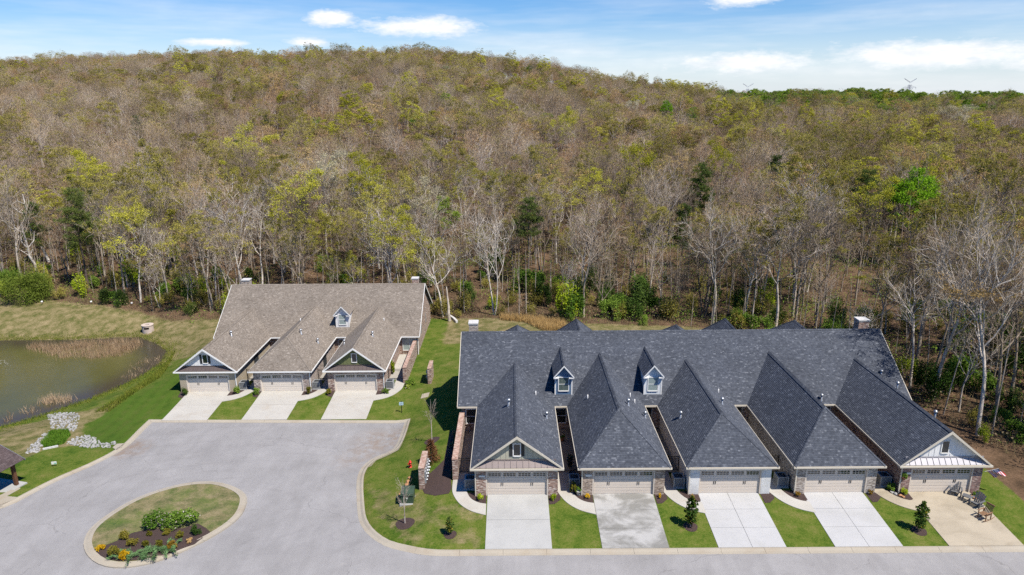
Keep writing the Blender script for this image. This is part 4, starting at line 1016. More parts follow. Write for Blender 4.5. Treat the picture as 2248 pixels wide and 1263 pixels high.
# roof vents, each seated on its slope
def vent(u, v, big, root, n=[0]):
    q = roof_at(u, v + (10 if big else 5))
    if q is None: return
    q = q - np.array(root.location); m = MB(); x, y, z = q
    if big:
        m.lathe(x, y, [(0.19, z - 0.16), (0.13, z + 0.05), (0.085, z + 0.09), (0.085, z + 0.42)], 10); o = m.build('roof_vent', 'galvanised', root, True)
        MB().lathe(x, y, [(0.10, z + 0.40), (0.17, z + 0.44), (0.17, z + 0.56), (0.06, z + 0.66)], 10).build('vent_cap', 'galvanised', o, True)
    else: m.lathe(x, y, [(0.075, z - 0.15), (0.06, z + 0.06), (0.055, z + 0.38)], 8); m.build('vent_pipe', 'pvc_white', root, True)
for u, v, b in ((1117, 880, 1), (1200, 908, 1), (1176, 862, 0), (1290, 870, 0), (1379, 880, 1), (1383, 866, 0), (1393, 880, 0), (1416, 907, 1), (1494, 907, 1), (1585, 877, 1), (1577, 857, 0), (1803, 868, 1), (1834, 900, 1)): vent(u, v, b, near)
for u, v, b in ((508, 727, 1), (661, 723, 1), (698, 743, 1), (756, 746, 1), (818, 728, 1), (660, 700, 0), (843, 699, 0)): vent(u, v, b, far)
for x, y, z in ((36.3, 59.5, 4.65), (36.6, 54.0, 4.35), (36.9, 63.5, 4.2)):
    o = MB().lathe(x - 16.7, y - 62, [(0.16, z - 0.2), (0.085, z + 0.1), (0.085, z + 0.62)], 10).build('roof_vent', 'galvanised', near, True)
    MB().lathe(x - 16.7, y - 62, [(0.10, z + 0.6), (0.17, z + 0.64), (0.17, z + 0.76), (0.06, z + 0.86)], 10).build('vent_cap', 'galvanised', o, True)

# ------------------------------------------------------------------ walls, gates, cooling units
def brick_wall(name, x0, x1, y0, y1, z0, h, brick, label, step=None, grp=None):
    o = empty(name, ((x0 + x1) / 2, (y0 + y1) / 2, z0), 0, label, 'wall', grp); hx, hy = (x1 - x0) / 2, (y1 - y0) / 2
    MB().box(-hx, hx, -hy, hy, -0.9, h).build('wall_body', brick, o)
    MB().box(-hx - 0.02, hx + 0.02, -hy - 0.02, hy + 0.02, h + 0.001, h + 0.085).build('coping', 'brick_cap' if brick != 'brick_grey' else 'brick_grey', o)
    return o
brick_wall('privacy_wall', -5.18, -4.72, 51.85, 60.9, 0.0, 1.93, 'brick_pink', 'long brick privacy wall left of the sage-gabled wing')
brick_wall('privacy_wall', -13.42, -12.98, 77.6, 87.3, -2.2, 2.0, 'brick_pink', 'long pink brick privacy wall right of the green-gabled wing')
uw = brick_wall('utility_wall', -7.95, -7.5, 51.05, 53.9, zb(-7.7, 52.4), 1.98, 'brick_pink', 'short free-standing brick wall carrying electricity meters by the fire hydrant')
uw2 = brick_wall('utility_wall', -10.25, -9.82, 76.5, 79.0, zb(-10, 77.7), 1.95, 'brick_pink', 'short free-standing brick wall on the lawn between the two rows')
def meters(x, y0, n, z, sgn, lab, grp):
    for i in range(n):
        for j in range(2):
            yy = y0 + i * 0.5; zz = z + 0.75 + j * 0.58; o = empty('electric_meter', (x, yy, zz), 0, lab, 'meter', grp)
            MB().box(0 if sgn > 0 else -0.14, 0.14 if sgn > 0 else 0, -0.16, 0.16, -0.26, 0.24).build('meter_box', 'unit_grey', o)
            m = MB(); m.lathe(0, 0, [(0.085, 0.0), (0.085, 0.09), (0.05, 0.12)], 12); d = m.build('meter_dial', 'galvanised', o, True); d.rotation_euler = (0, math.pi / 2 * sgn, 0); d.location = (0.141 * sgn, 0, 0.02)
meters(-7.495, 51.4, 5, zb(-7.7, 52.4), 1, 'grey electricity meter on the brick wall by the mulch bed', 'meters on the brick wall by the hydrant')
meters(-10.255, 76.9, 2, zb(-10, 77.7), -1, 'grey electricity meter on the brick wall between the two rows', 'meters on the brick wall between the rows')

def gate(x0, x1, y, z, label, brown=False):
    g = empty('gate', ((x0 + x1) / 2, y, z), 0, label, 'gate', 'black iron court gates'); w_ = (x1 - x0) / 2; m = 'metal_black'
    for x in (-w_, w_): MB().box(x - 0.03, x + 0.03, -0.03, 0.03, 0, 1.5).build('gate_post', m, g)
    for zz in (0.15, 1.2, 1.4): MB().box(-w_ + 0.031, w_ - 0.031, -0.014, 0.014, zz - 0.018, zz + 0.018).build('gate_rail', m, g)
    n = max(3, int(2 * w_ / 0.12)); me = MB().box(-0.01, 0.01, -0.01, 0.01, 0.05, 1.45).mesh('picket', m)
    for i in range(1, n): link('picket', me, g, (-w_ + 2 * w_ * i / n, 0.0245, 0))
gate(-4.70, -3.06, 52.95, 0.05, 'black iron gate between the privacy wall and the sage-gabled wing')
for i in range(4): gate(NEAR_C[i] + 3.36, NEAR_C[i + 1] - 3.36, 53.0, 0.05, 'black iron gate left of the %s wing' % NAMES[i + 1])
gate(FAR_C[0] + 3.36, FAR_C[1] - 3.36, 78.8, -2.15, 'black iron gate left of the grey brick wing of the tan-roofed row')
gate(FAR_C[1] + 3.36, FAR_C[2] - 3.36, 78.8, -2.15, 'black iron gate left of the green-gabled wing')
gate(FAR_C[2] + 3.36, -13.44, 78.6, -2.15, 'black iron gate right of the green-gabled wing')

def cooling_unit(x, y, z, label):
    o = empty('cooling_unit', (x, y, z), 0, label, 'air conditioner', 'cooling units beside the garages'); h = 0.42
    MB().box(-h - 0.08, h + 0.08, -h - 0.08, h + 0.08, -0.1, 0.06).build('unit_pad', 'concrete_pale', o)
    m = MB()
    for sx in (-1, 1):
        for sy in (-1, 1): m.box(sx * h - 0.04, sx * h + 0.04, sy * h - 0.04, sy * h + 0.04, 0.061, 0.9)
    m.box(-h, h, -h, h, 0.061, 0.12); m.build('unit_frame', 'unit_grey', o)
    MB().box(-h + 0.02, h - 0.02, -h + 0.02, h - 0.02, 0.121, 0.86).build('coil', 'unit_dark', o)
    sl = MB()
    for k in range(11):
        z_ = 0.16 + k * 0.062
        sl.box(-h + 0.041, h - 0.041, -h - 0.012, -h + 0.015, z_, z_ + 0.026); sl.box(-h - 0.012, -h + 0.015, -h + 0.041, h - 0.041, z_, z_ + 0.026); sl.box(h - 0.015, h + 0.012, -h + 0.041, h - 0.041, z_, z_ + 0.026)
    sl.build('louvres', 'unit_grey', o)
    t = MB(); t.box(-h - 0.03, h + 0.03, -h - 0.03, -h + 0.09, 0.865, 0.93); t.box(-h - 0.03, h + 0.03, h - 0.09, h + 0.03, 0.865, 0.93); t.box(-h - 0.03, -h + 0.09, -h + 0.09, h - 0.09, 0.866, 0.929); t.box(h - 0.09, h + 0.03, -h + 0.09, h - 0.09, 0.866, 0.929); t.build('top_rim', 'unit_grey', o)
    MB().lathe(0, 0, [(0.33, 0.868), (0.33, 0.90), (0.10, 0.915)], 16).build('fan_guard', 'unit_dark', o, True)
for k, c in enumerate(NEAR_C): cooling_unit(c - 3.92 + (0.0 if k else 0.02), 50.75, zb(c - 3.9, 50.7) + 0.05, 'grey cooling unit beside the %s garage' % NAMES[k])
for k, c in enumerate(FAR_C): cooling_unit(c + 3.9, YGF + 0.9, -2.15, 'grey cooling unit beside the %s garage of the tan-roofed row' % FL[k])

# ------------------------------------------------------------------ plants: mesh generators
class Veg:
    """collects bark tubes and loose leaf or twig faces as arrays"""
    def __init__(s, seed): s.rng = np.random.default_rng(seed); s.bark = MB(); s.tri = []; s.trim = []; s.lim = []
    def twig(s, p, d, L, wd):
        s.tri.append((p, d, L, wd))
    def arrays(s): pass
def unit(v): return v / (np.linalg.norm(v) + 1e-9)
def soft_mesh(name, V, Fc, mats, mi):
    me = bpy.data.meshes.new(name); V = np.asarray(V, np.float32); Fc = np.asarray(Fc, np.int32); k = Fc.shape[1]
    me.vertices.add(len(V)); me.vertices.foreach_set('co', V.ravel()); me.loops.add(Fc.size); me.loops.foreach_set('vertex_index', Fc.ravel())
    me.polygons.add(len(Fc)); me.polygons.foreach_set('loop_start', np.arange(0, Fc.size, k, dtype=np.int32)); me.update(calc_edges=True)
    for m in mats: me.materials.append(MATS[m])
    if np.any(mi): me.polygons.foreach_set('material_index', np.asarray(mi, np.int32))
    return me
def twig_tris(rng, P, D, L, W):
    """thin tapering triangles from P along D"""
    n = len(P); r = rng.normal(size=(n, 3)); a = np.cross(D, r); a /= np.linalg.norm(a, axis=1, keepdims=True) + 1e-9
    A = P - a * (W / 2)[:, None]; B = P + a * (W / 2)[:, None]; C = P + D * L[:, None]
    V = np.stack([A, B, C], 1).reshape(-1, 3); return V, np.arange(3 * n).reshape(-1, 3)
def leaf_tris(rng, P, S, up=0.4):
    n = len(P); nrm = rng.normal(size=(n, 3)); nrm[:, 2] += up; nrm /= np.linalg.norm(nrm, axis=1, keepdims=True)
    t = np.cross(nrm, rng.normal(size=(n, 3))); t /= np.linalg.norm(t, axis=1, keepdims=True) + 1e-9; b = np.cross(nrm, t)
    A = P + t * S[:, None]; B = P - t * (S * 0.55)[:, None] + b * (S * 0.75)[:, None]; C = P - t * (S * 0.55)[:, None] - b * (S * 0.75)[:, None]
    V = np.stack([A, B, C], 1).reshape(-1, 3); return V, np.arange(3 * n).reshape(-1, 3)

def skeleton(seed, H, fork=0.42, spread=0.5, limbs=6, lean=0.0, twin=False, levels=3):
    """tapered trunk and limbs of a forest-grown hardwood; returns bark mesh builder, twig roots"""
    rng = np.random.default_rng(seed); mb = MB(); tips = []
    def branch(p, d, L, r, lev):
        ns = 5 if lev <= 1 else 4 if lev == 2 else 3; pts = [p]; rad = [r]; dd = d.copy()
        for i in range(ns):
            dd = unit(dd + rng.normal(size=3) * (0.13 if lev < 2 else 0.2) + np.array([0, 0, 0.10 if lev < 3 else 0.05])); pts.append(pts[-1] + dd * L / ns); rad.append(r * (1 - 0.82 * (i + 1) / ns) + 0.004)
        mb.tube(pts, rad, 6 if lev == 0 else 5 if lev == 1 else 4 if lev == 2 else 3)
        def pt(t): f = t * ns; i = min(ns - 1, int(f)); return pts[i] + (pts[i + 1] - pts[i]) * (f - i), unit(pts[i + 1] - pts[i]), rad[i] + (rad[i + 1] - rad[i]) * (f - i)
        if lev < levels:
            nc = (0, 6, 5, 4)[lev]
            for k in range(nc):
                t = 0.25 + 0.75 * (k + rng.random()) / nc; q, ax, rr = pt(min(t, 0.97)); side = unit(np.cross(ax, rng.normal(size=3))); a = R(rng.uniform(28, 58))
                branch(q, unit(ax * math.cos(a) + side * math.sin(a) + np.array([0, 0, 0.12])), L * rng.uniform(0.42, 0.62), max(rr * 0.62, (0.05, 0.05, 0.030, 0.018)[lev]), lev + 1)
        for k in range((0, 3, 5, 7)[lev]):
            q, ax, _ = pt(rng.uniform(0.3, 1.0)); tips.append((q, ax))
    stems = [(np.zeros(3), 1.0)] if not twin else [(np.array([-0.22, 0, 0]), 0.9), (np.array([0.22, 0.05, 0]), 1.0)]
    for off, hs in stems:
        n = 8; Ht = H * hs * 0.80; r0 = (0.0105 * H + 0.05) * (0.8 if twin else 1.0); pts = [off + np.array([0, 0, -0.4])]; rad = [r0 * 1.35]; d = unit(np.array([lean + off[0] * 0.6, off[1] * 0.5, 1.0])); p = off.copy(); pts.append(p); rad.append(r0)
        for i in range(n):
            d = unit(d + rng.normal(size=3) * np.array([0.055, 0.055, 0]) + np.array([0, 0, 0.04])); p = p + d * Ht / n; pts.append(p); rad.append(r0 * (1 - 0.86 * ((i + 1) / n) ** 1.15))
        mb.tube(pts, rad, 7)
        for k in range(limbs):
            t = fork + (0.97 - fork) * (k + 0.7 * rng.random()) / limbs; f = 1 + t * n; i = min(len(pts) - 2, int(f)); q = pts[i] + (pts[i + 1] - pts[i]) * (f - i); rr = rad[i]
            az_ = 2.4 * k + rng.uniform(-0.6, 0.6) + (off[0] * 3); el_ = R(rng.uniform(36, 62)) * (1 - 0.15 * spread) + 0.25 * t
            dv = np.array([math.cos(az_) * math.cos(el_), math.sin(az_) * math.cos(el_), math.sin(el_)])
            branch(q, dv, H * (0.40 - 0.16 * (t - fork)) * (0.75 + 0.5 * spread), rr * 0.62, 1)
        tips.append((pts[-1], d))
    return mb, tips
def crown_mesh(name, seed, tips, nt, nl, twm, lfm, tl=(0.5, 1.2), ls=0.085, nclump=110, csig=0.34, up=0.35, tw=0.02):
    """brushes of fine twigs at the branch tips, spring leaves gathered in clumps on the outer ones"""
    rng = np.random.default_rng(seed); T = np.array([t[0] for t in tips]); D = np.array([t[1] for t in tips])
    i = rng.integers(0, len(T), nt); P = T[i] + rng.normal(size=(nt, 3)) * 0.07; d = D[i] * 1.0 + rng.normal(size=(nt, 3)) * 0.42; d[:, 2] += up; d /= np.linalg.norm(d, axis=1, keepdims=True)
    L = rng.uniform(*tl, nt); V, Fc = twig_tris(rng, P, d, L, np.full(nt, tw) * rng.uniform(0.7, 1.5, nt)); mi = np.zeros(len(Fc), int)
    if nl:
        c = T.mean(0); out = np.linalg.norm((T - c) * np.array([1, 1, 0.8]), axis=1) + 0.5 * (T[:, 2] - c[2]); pr = np.exp(out * 0.45); pr /= pr.sum()
        cc = T[rng.choice(len(T), nclump, p=pr)] + rng.normal(size=(nclump, 3)) * 0.25 + np.array([0, 0, 0.3]); wgt = rng.uniform(0.3, 1.0, nclump); j = rng.choice(nclump, nl, p=wgt / wgt.sum())
        Q = cc[j] + rng.normal(size=(nl, 3)) * np.array([csig, csig, csig * 0.6]) * rng.uniform(0.7, 1.3, nclump)[j][:, None]
        V2, F2 = leaf_tris(rng, Q, rng.uniform(0.6, 1.3, nl) * ls, 0.5); Fc = np.vstack([Fc, F2 + len(V)]); V = np.vstack([V, V2]); mi = np.concatenate([mi, np.ones(len(F2), int)])
    return soft_mesh(name, V, Fc, [twm, lfm], mi)
def dome_mesh(name, seed, H, nt, nl, twm, lfm, tw, tl, ls, rx=0.22, rz=0.29, zc=0.66):
    """plainer crown for the far hillside: a lumpy dome of twigs and leaf clumps, fuller outside and on top"""
    rng = np.random.default_rng(seed); nb = 16; bd = rng.normal(size=(nb, 3)); bd[:, 2] = np.abs(bd[:, 2]) * 0.9 - 0.1; bd /= np.linalg.norm(bd, axis=1, keepdims=True); ba = rng.uniform(-0.28, 0.30, nb)
    def pts(n, inner):
        q = rng.normal(size=(n, 3)); q[:, 2] = np.where(rng.random(n) < 0.72, np.abs(q[:, 2]), q[:, 2]); q /= np.linalg.norm(q, axis=1, keepdims=True)
        k = 1 + (np.exp(-6 * (1 - q @ bd.T)) * ba).sum(1); r = (inner + (1 - inner) * rng.random(n) ** 0.6) * k; return q, q * r[:, None] * np.array([rx, rx, rz]) * H + np.array([0, 0, zc * H])
    q, P = pts(nt, 0.45); d = q * 0.8 + rng.normal(size=(nt, 3)) * 0.45; d[:, 2] += 0.5; d /= np.linalg.norm(d, axis=1, keepdims=True); V, Fc = twig_tris(rng, P, d, rng.uniform(*tl, nt), np.full(nt, tw) * rng.uniform(0.6, 1.5, nt)); mi = np.zeros(len(Fc), int)
    if nl:
        nc = 70 if nl < 9000 else 240; _, C = pts(nc, 0.8 if nl < 9000 else 0.6); w_ = rng.uniform(0.2, 1, nc); j = rng.choice(nc, nl, p=w_ / w_.sum()); Q = C[j] + rng.normal(size=(nl, 3)) * np.array([0.42, 0.42, 0.25]); V2, F2 = leaf_tris(rng, Q, rng.uniform(0.6, 1.3, nl) * ls, 0.5); Fc = np.vstack([Fc, F2 + len(V)]); V = np.vstack([V, V2]); mi = np.concatenate([mi, np.ones(len(F2), int)])
    return soft_mesh(name, V, Fc, [twm, lfm], mi)
def bush_mesh(name, seed, rx, ry, h, n, size, mat, lumps=9, base=0.0, up=0.4, blade=False, second=None, frac=0.1, stick=0):
    """leafy shrub: leaves gathered in uneven clumps through the volume, a few stems showing"""
    rng = np.random.default_rng(seed); C = []
    for k in range(lumps):
        a = rng.uniform(0, 2 * math.pi); rr = math.sqrt(rng.random()) * 0.72; zz = rng.uniform(0.28, 0.88) * math.sqrt(max(0.05, 1 - rr * rr)); C.append((rr * math.cos(a), rr * math.sin(a), zz, rng.uniform(0.22, 0.42)))
    C = np.array(C); i = rng.integers(0, lumps, n); q = rng.normal(size=(n, 3)); q /= np.linalg.norm(q, axis=1, keepdims=True); q *= (rng.random(n) ** 0.45)[:, None]
    P = C[i, :3] + q * C[i, 3:4]; P[:, 2] = np.abs(P[:, 2]); P = P * np.array([rx, ry, h]); P[:, 2] += base
    S = rng.uniform(0.6, 1.3, n) * size
    if blade:
        d = q * 0.7 + rng.normal(size=(n, 3)) * 0.35; d[:, 2] += up; d /= np.linalg.norm(d, axis=1, keepdims=True); V, Fc = twig_tris(rng, P, d, S * 3, S * 0.55)
    else: V, Fc = leaf_tris(rng, P, S, up)
    mi = (rng.random(len(Fc)) < frac).astype(int) if second else np.zeros(len(Fc), int)
    return soft_mesh(name, V, Fc, [mat] + ([second] if second else []), mi)
def stems_mesh(name, seed, n, h, r, mat, spread=0.3):
    rng = np.random.default_rng(seed); mb = MB()
    for k in range(n):
        a = rng.uniform(0, 6.28); q = np.array([math.cos(a) * spread * 0.2, math.sin(a) * spread * 0.2, -0.1]); t = np.array([math.cos(a) * spread, math.sin(a) * spread, h * rng.uniform(0.7, 1)]); mb.tube([q, q * .5 + t * .5 + rng.normal(size=3) * 0.04, t], [r, r * 0.7, r * 0.25], 4)
    return mb.mesh(name, mat, True, uv=False)

# ---- kinds of forest tree (shared meshes), full for the nearer trees and plainer for the far hillside
SK = {}; SKF = {}
SHAPES = [(20, .40, .60, 7, False), (22, .48, .42, 7, False), (18, .34, .78, 8, False), (21, .44, .55, 6, True), (19, .52, .5, 6, False), (23, .40, .62, 8, False)]
for i, (H, fk, sp, lm, tw_) in enumerate(SHAPES):
    mb, tips = skeleton(100 + i, H, fk, sp, lm, twin=tw_); SK[i] = (mb, tips, H)
    if i in (0, 1, 2, 5):
        mb2, tips2 = skeleton(100 + i, H, fk, sp, lm, twin=tw_, levels=2); mb2.v = [(x * 0.8, y * 0.8, z * 0.82) for x, y, z in mb2.v]; SKF[i] = (mb2, tips, H)
BARK = {}
for src, lod in ((SK, 0), (SKF, 1)):
    for i, (mb, tips, H) in src.items():
        me = mb.mesh('trunk', 'bark_grey', True, uv=False)
        for b in ('bark_grey', 'bark_pale', 'bark_dark'):
            if b == 'bark_grey': BARK[i, b, lod] = me
            else: c = me.copy(); c.materials[0] = MATS[b]; BARK[i, b, lod] = c
KINDS = {   # twigs, leaves, twig colour, leaf colour, leaf size
    'bare': (3000, 500, 'twig_brown', 'bud_olive', 0.085), 'grey': (2700, 200, 'twig_grey', 'bud_tan', 0.085), 'rose': (3000, 900, 'twig_rose', 'bud_tan', 0.085),
    'olive': (2000, 4600, 'twig_brown', 'bud_olive', 0.125), 'yellow': (1500, 6500, 'twig_brown', 'bud_yellow', 0.14), 'tan': (2200, 3800, 'twig_rose', 'bud_tan', 0.12),
    'cream': (1600, 5500, 'twig_grey', 'bud_cream', 0.13), 'green': (1000, 9000, 'twig_brown', 'leaf_fresh', 0.17), 'bright': (700, 13000, 'twig_brown', 'leaf_bright', 0.18)}
CROWN = {}
def crown(kind, i, lod=0):
    if (kind, i, lod) not in CROWN:
        nt, nl, tm, lm, ls = KINDS[kind]; sd = sum(map(ord, kind)) + 31 * i; leafy = kind in ('bright', 'green', 'yellow', 'cream')
        if lod == 0 and kind == 'bright': me = dome_mesh('crown', sd, SK[i][2], nt, 15000, tm, lm, 0.022, (0.5, 1.2), 0.17, 0.27, 0.30, 0.64)
        elif lod == 0: me = crown_mesh('crown', sd, SK[i][1], nt, nl, tm, lm, ls=ls, nclump=300 if kind == 'bright' else 160 if leafy else 100, csig=0.62 if kind == 'bright' else 0.5 if leafy else 0.36, tw=0.022)
        else: me = dome_mesh('crown', sd, SK[i][2], int(nt * (0.55 if nl < 1000 else 0.75)), int(nl * 0.5) + (150 if nl < 1000 else 500), tm, lm, 0.045, (0.5, 1.3), ls * 1.45)
        CROWN[kind, i, lod] = me
    return CROWN[kind, i, lod]
def pine_parts(seed, H, c0=0.4, wd=3.0):
    rng = np.random.default_rng(seed); mb = MB(); n = 8; pts = [np.array([0, 0, -0.3])]; p = np.zeros(3)
    for i in range(n): p = p + np.array([rng.normal() * 0.1, rng.normal() * 0.1, H / n]); pts.append(p.copy())
    rad = [0.2] + [0.2 * (1 - 0.9 * (i + 1) / n) for i in range(n)]; mb.tube(pts, rad, 6); P = []; D = []
    z = H * c0
    while z < H * 0.99:
        t = (z / H - c0) / (1 - c0); L = wd * (1 - t) ** 0.6 * rng.uniform(0.6, 1.1) * (0.55 + 0.45 * min(1, t * 4)) + 0.3
        for k in range(rng.integers(3, 6)):
            a = rng.uniform(0, 6.28); d = np.array([math.cos(a), math.sin(a), rng.uniform(0.05, 0.4)]); q0 = np.array([0, 0, z]) + np.array([np.interp(z, [x[2] for x in pts], [x[0] for x in pts]), np.interp(z, [x[2] for x in pts], [x[1] for x in pts]), 0]); q1 = q0 + d * L
            mb.tube([q0, q0 * .5 + q1 * .5 + np.array([0, 0, -0.1]), q1], [0.04, 0.025, 0.01], 3)
            for m in range(int(7 + 9 * L)):
                f = rng.uniform(0.3, 1.05); c = q0 + (q1 - q0) * f + rng.normal(size=3) * np.array([.28, .28, .14]); P.append(c); D.append(d)
        z += rng.uniform(0.35, 0.7)
    P = np.array(P); D = np.array(D); rep = 9; P = np.repeat(P, rep, 0); D = np.repeat(D, rep, 0); m = len(P); d = D * 0.5 + rng.normal(size=(m, 3)) * 0.7; d[:, 2] += 0.25; d /= np.linalg.norm(d, axis=1, keepdims=True)
    V, Fc = twig_tris(rng, P + rng.normal(size=(m, 3)) * 0.1, d, rng.uniform(0.2, 0.42, m), np.full(m, 0.06))
    return mb.mesh('trunk', 'bark_dark', True, uv=False), soft_mesh('crown', V, Fc, ['needle'], np.zeros(len(Fc), int))
PINES = [pine_parts(5, 16, 0.45, 3.2), pine_parts(6, 13, 0.3, 2.6), pine_parts(7, 18, 0.55, 3.4)]
def snag_mesh(seed, H, mat, nb=7, lean=0.15):
    rng = np.random.default_rng(seed); mb = MB(); pts = [np.array([0, 0, -0.3])]; p = np.zeros(3); d = np.array([-lean, 0, 1.0]); n = 7
    for i in range(n): d = unit(d + rng.normal(size=3) * np.array([.12, .08, 0]) + np.array([0, 0, .05])); p = p + d * H / n; pts.append(p.copy())
    rad = [0.30] + [0.28 * (1 - 0.72 * (i + 1) / n) for i in range(n)]; mb.tube(pts, rad, 7)
    for k in range(nb):
        i = rng.integers(3, n); q = pts[i]; a = rng.uniform(0, 6.28); L = rng.uniform(1.0, 3.6); e = np.array([math.cos(a), 0.5 * math.sin(a), rng.uniform(0.3, 1.0)]); q1 = q + unit(e) * L * .5; q2 = q1 + unit(e + np.array([rng.normal() * .5, 0, .6])) * L * .5
        mb.tube([q, q1, q2], [0.10, 0.07, 0.02], 5); mb.tube([q1, q1 + unit(rng.normal(size=3) + np.array([0, 0, .5])) * L * .4], [0.04, 0.012], 4)
    return mb.mesh('trunk', mat, True, uv=False)

# ------------------------------------------------------------------ the woodland
rng = np.random.default_rng(11)
FOREST = []         # x, y, kind, skeleton, scale, rotation, bark
def add_tree(x, y, kind, i, s, rz, bark='bark_grey', label=None, group=None, name=None, ps=1.0, zs=1.0, tilt=(0, 0)):
    z = zb(x, y); nm = name or 'woodland_tree'
    o = empty(nm, (x, y, z), rz, label, 'tree', group); o.scale = (s * ps, s * ps, s * zs); o.rotation_euler = (tilt[0], tilt[1], rz)
    if kind == 'pine': t, c = PINES[i % 3]
    else: t, c = BARK[i, bark, 0], crown(kind, i)
    link('trunk', t, o); link('crown', c, o); return o
def crown_spot(u, v, h):
    """ground position of a tree of height h whose crown centre is seen at a pixel"""
    d = ray(u, v); P = CAM + np.outer(_TS, d); g = zbase(P[:, 0], P[:, 1]) + h * 0.80; i = int(np.argmax((P[:, 2] < g) & (_TS > 100))); return float(P[i, 0]), float(P[i, 1])
hand = []; front = []
def crown_tree(u, v, kind, i, h, label, bark='bark_grey', ps=1.0, name=None):
    h = h * (0.95 if kind != 'pine' else 1.05); x, y = crown_spot(u, v, h); s = h / (SK[i][2] if kind != 'pine' else (16, 13, 18)[i % 3]); hand.append((x, y)); front.extend([(x, y, 40 if kind == 'bright' else 22, 8.0 if kind == 'bright' else 3.0)] if kind in ('bright', 'yellow', 'pine') else []); add_tree(x, y, kind, i, s, rng.uniform(0, 6.28), bark, label, None, name, ps)
def base_tree(u, v, kind, i, h, label, bark='bark_pale', ps=1.0, rz=None, tilt=(0, 0), name=None):
    h = h * 0.82; p = at(u, v); s = h / (SK[i][2] if kind != 'pine' else (16, 13, 18)[i % 3]); hand.append((p[0], p[1])); return add_tree(p[0], p[1], kind, i, s, rng.uniform(0, 6.28) if rz is None else rz, bark, label, None, name, ps, tilt=tilt)
crown_tree(2012, 408, 'bright', 2, 20, 'vivid bright green leafy tree standing out of the brown woodland', ps=0.85)
crown_tree(1395, 388, 'yellow', 2, 18, 'broad yellow-green tree in the middle of the hillside above the blue dormer', ps=0.95)
crown_tree(1465, 232, 'bright', 0, 16, 'small round bright green tree far up the slope, left of its pair', ps=0.7)
crown_tree(1520, 249, 'bright', 1, 14, 'small round bright green tree far up the slope, right of its pair', ps=0.75)
crown_tree(1225, 293, 'yellow', 3, 17, 'rounded yellow budding tree on the upper slope', ps=0.85)
crown_tree(915, 258, 'bright', 2, 11, 'low bright green patch of young tree on the upper slope', ps=1.1)
crown_tree(545, 345, 'yellow', 0, 18, 'rounded yellow-green tree above the tan-roofed row on the hillside')
crown_tree(350, 430, 'olive', 2, 20, 'broad olive tree rising behind the pond outlet', ps=0.95)
crown_tree(1900, 495, 'yellow', 5, 17, 'pale yellow-green tree below the vivid green one', ps=0.85)
crown_tree(2185, 490, 'olive', 2, 20, 'broad olive-yellow tree at the right of the hillside', ps=1.1)
crown_tree(1590, 385, 'yellow', 5, 18, 'yellow-green tree behind the dark pines on the hillside', ps=0.85)
crown_tree(1090, 225, 'yellow', 2, 14, 'small yellow tree high on the slope', ps=0.9)
crown_tree(1090, 420, 'green', 2, 11, 'dark green rounded holly among bare trunks', ps=0.8)
crown_tree(1390, 250, 'cream', 2, 15, 'pale cream blossoming tree on the upper slope', ps=0.8)
crown_tree(2105, 268, 'cream', 2, 17, 'wide pinkish-cream tree near the right skyline', ps=1.2)
for (u, v, i, h, l) in ((165, 462, 0, 17, 'tall dark pine behind the white snags by the pond'), (68, 470, 1, 12, 'smaller dark pine at the left of the woodland edge'), (1540, 400, 0, 17, 'dark flat-topped pine on the middle slope'), (1700, 370, 1, 14, 'narrow dark pine right of the middle slope'), (1905, 410, 2, 16, 'wide dark pine left of the vivid green tree'), (1790, 425, 0, 13, 'low dark pine on the right slope'), (1160, 470, 2, 15, 'thin dark pine over red leaf litter'), (1500, 475, 1, 12, 'small deep green pine amid tan buds'), (300, 270, 1, 12, 'dark pine high on the left slope'), (585, 268, 1, 12, 'tiny dark cedar high on the slope'), (1840, 450, 0, 12, 'dark pine above the right rear roofs')):
    crown_tree(u, v, 'pine', i, h, l, name='pine_tree')
base_tree(475, 660, 'grey', 1, 18, 'tall white-trunked forked tree left of the tan-roofed row', 'bark_pale', 0.8)
base_tree(370, 655, 'grey', 3, 15, 'white-trunked twin tree behind the pond bank', 'bark_pale', 0.8)
base_tree(1085, 692, 'grey', 3, 19, 'massive forked grey tree behind the left chimney of the dark-roofed row', 'bark_pale', 0.9)
base_tree(625, 640, 'yellow', 2, 14, 'forked tree with yellow leaves behind the tan roof', 'bark_pale', 0.7)
base_tree(775, 628, 'bare', 5, 17, 'bare forked tree behind the tan ridge', 'bark_grey', 0.8)
base_tree(1565, 712, 'grey', 0, 20, 'tall white-limbed spreading tree behind the dark ridge', 'bark_pale', 0.95)
base_tree(1650, 716, 'olive', 4, 17, 'slender olive tree behind the dark ridge', 'bark_pale', 0.8)
base_tree(1745, 716, 'grey', 5, 21, 'big grey tree with upswept limbs behind the dark ridge', 'bark_grey', 0.95)
base_tree(1790, 714, 'grey', 2, 20, 'dark-trunked tree with white upper limbs left of the right chimney', 'bark_dark', 0.9)
base_tree(2046, 835, 'bare', 1, 19, 'tall bare tree close behind the right end of the dark roof', 'bark_grey', 0.9)
base_tree(2046, 878, 'grey', 5, 23, 'tall leaning bare tree right of the dark-roofed row', 'bark_pale', 0.95, tilt=(0, 0.14))
base_tree(2146, 955, 'grey', 0, 23, 'pale-barked leaning tree closest to the right-hand lawn', 'bark_pale', 0.85, tilt=(0, 0.2))
base_tree(2010, 800, 'olive', 2, 21, 'broad budding tree behind the red brick wing', 'bark_grey', 1.0)
base_tree(2215, 900, 'bare', 4, 20, 'bare grey tree at the right border of the woods', 'bark_grey', 0.9)
def snag(u, v, H, seed, nb, lean, label, mat='bark_white'):
    p = at(u, v); hand.append((p[0], p[1])); o = empty('dead_snag', p, 0, label, 'dead tree'); link('trunk', snag_mesh(seed, H, mat, nb, lean), o)
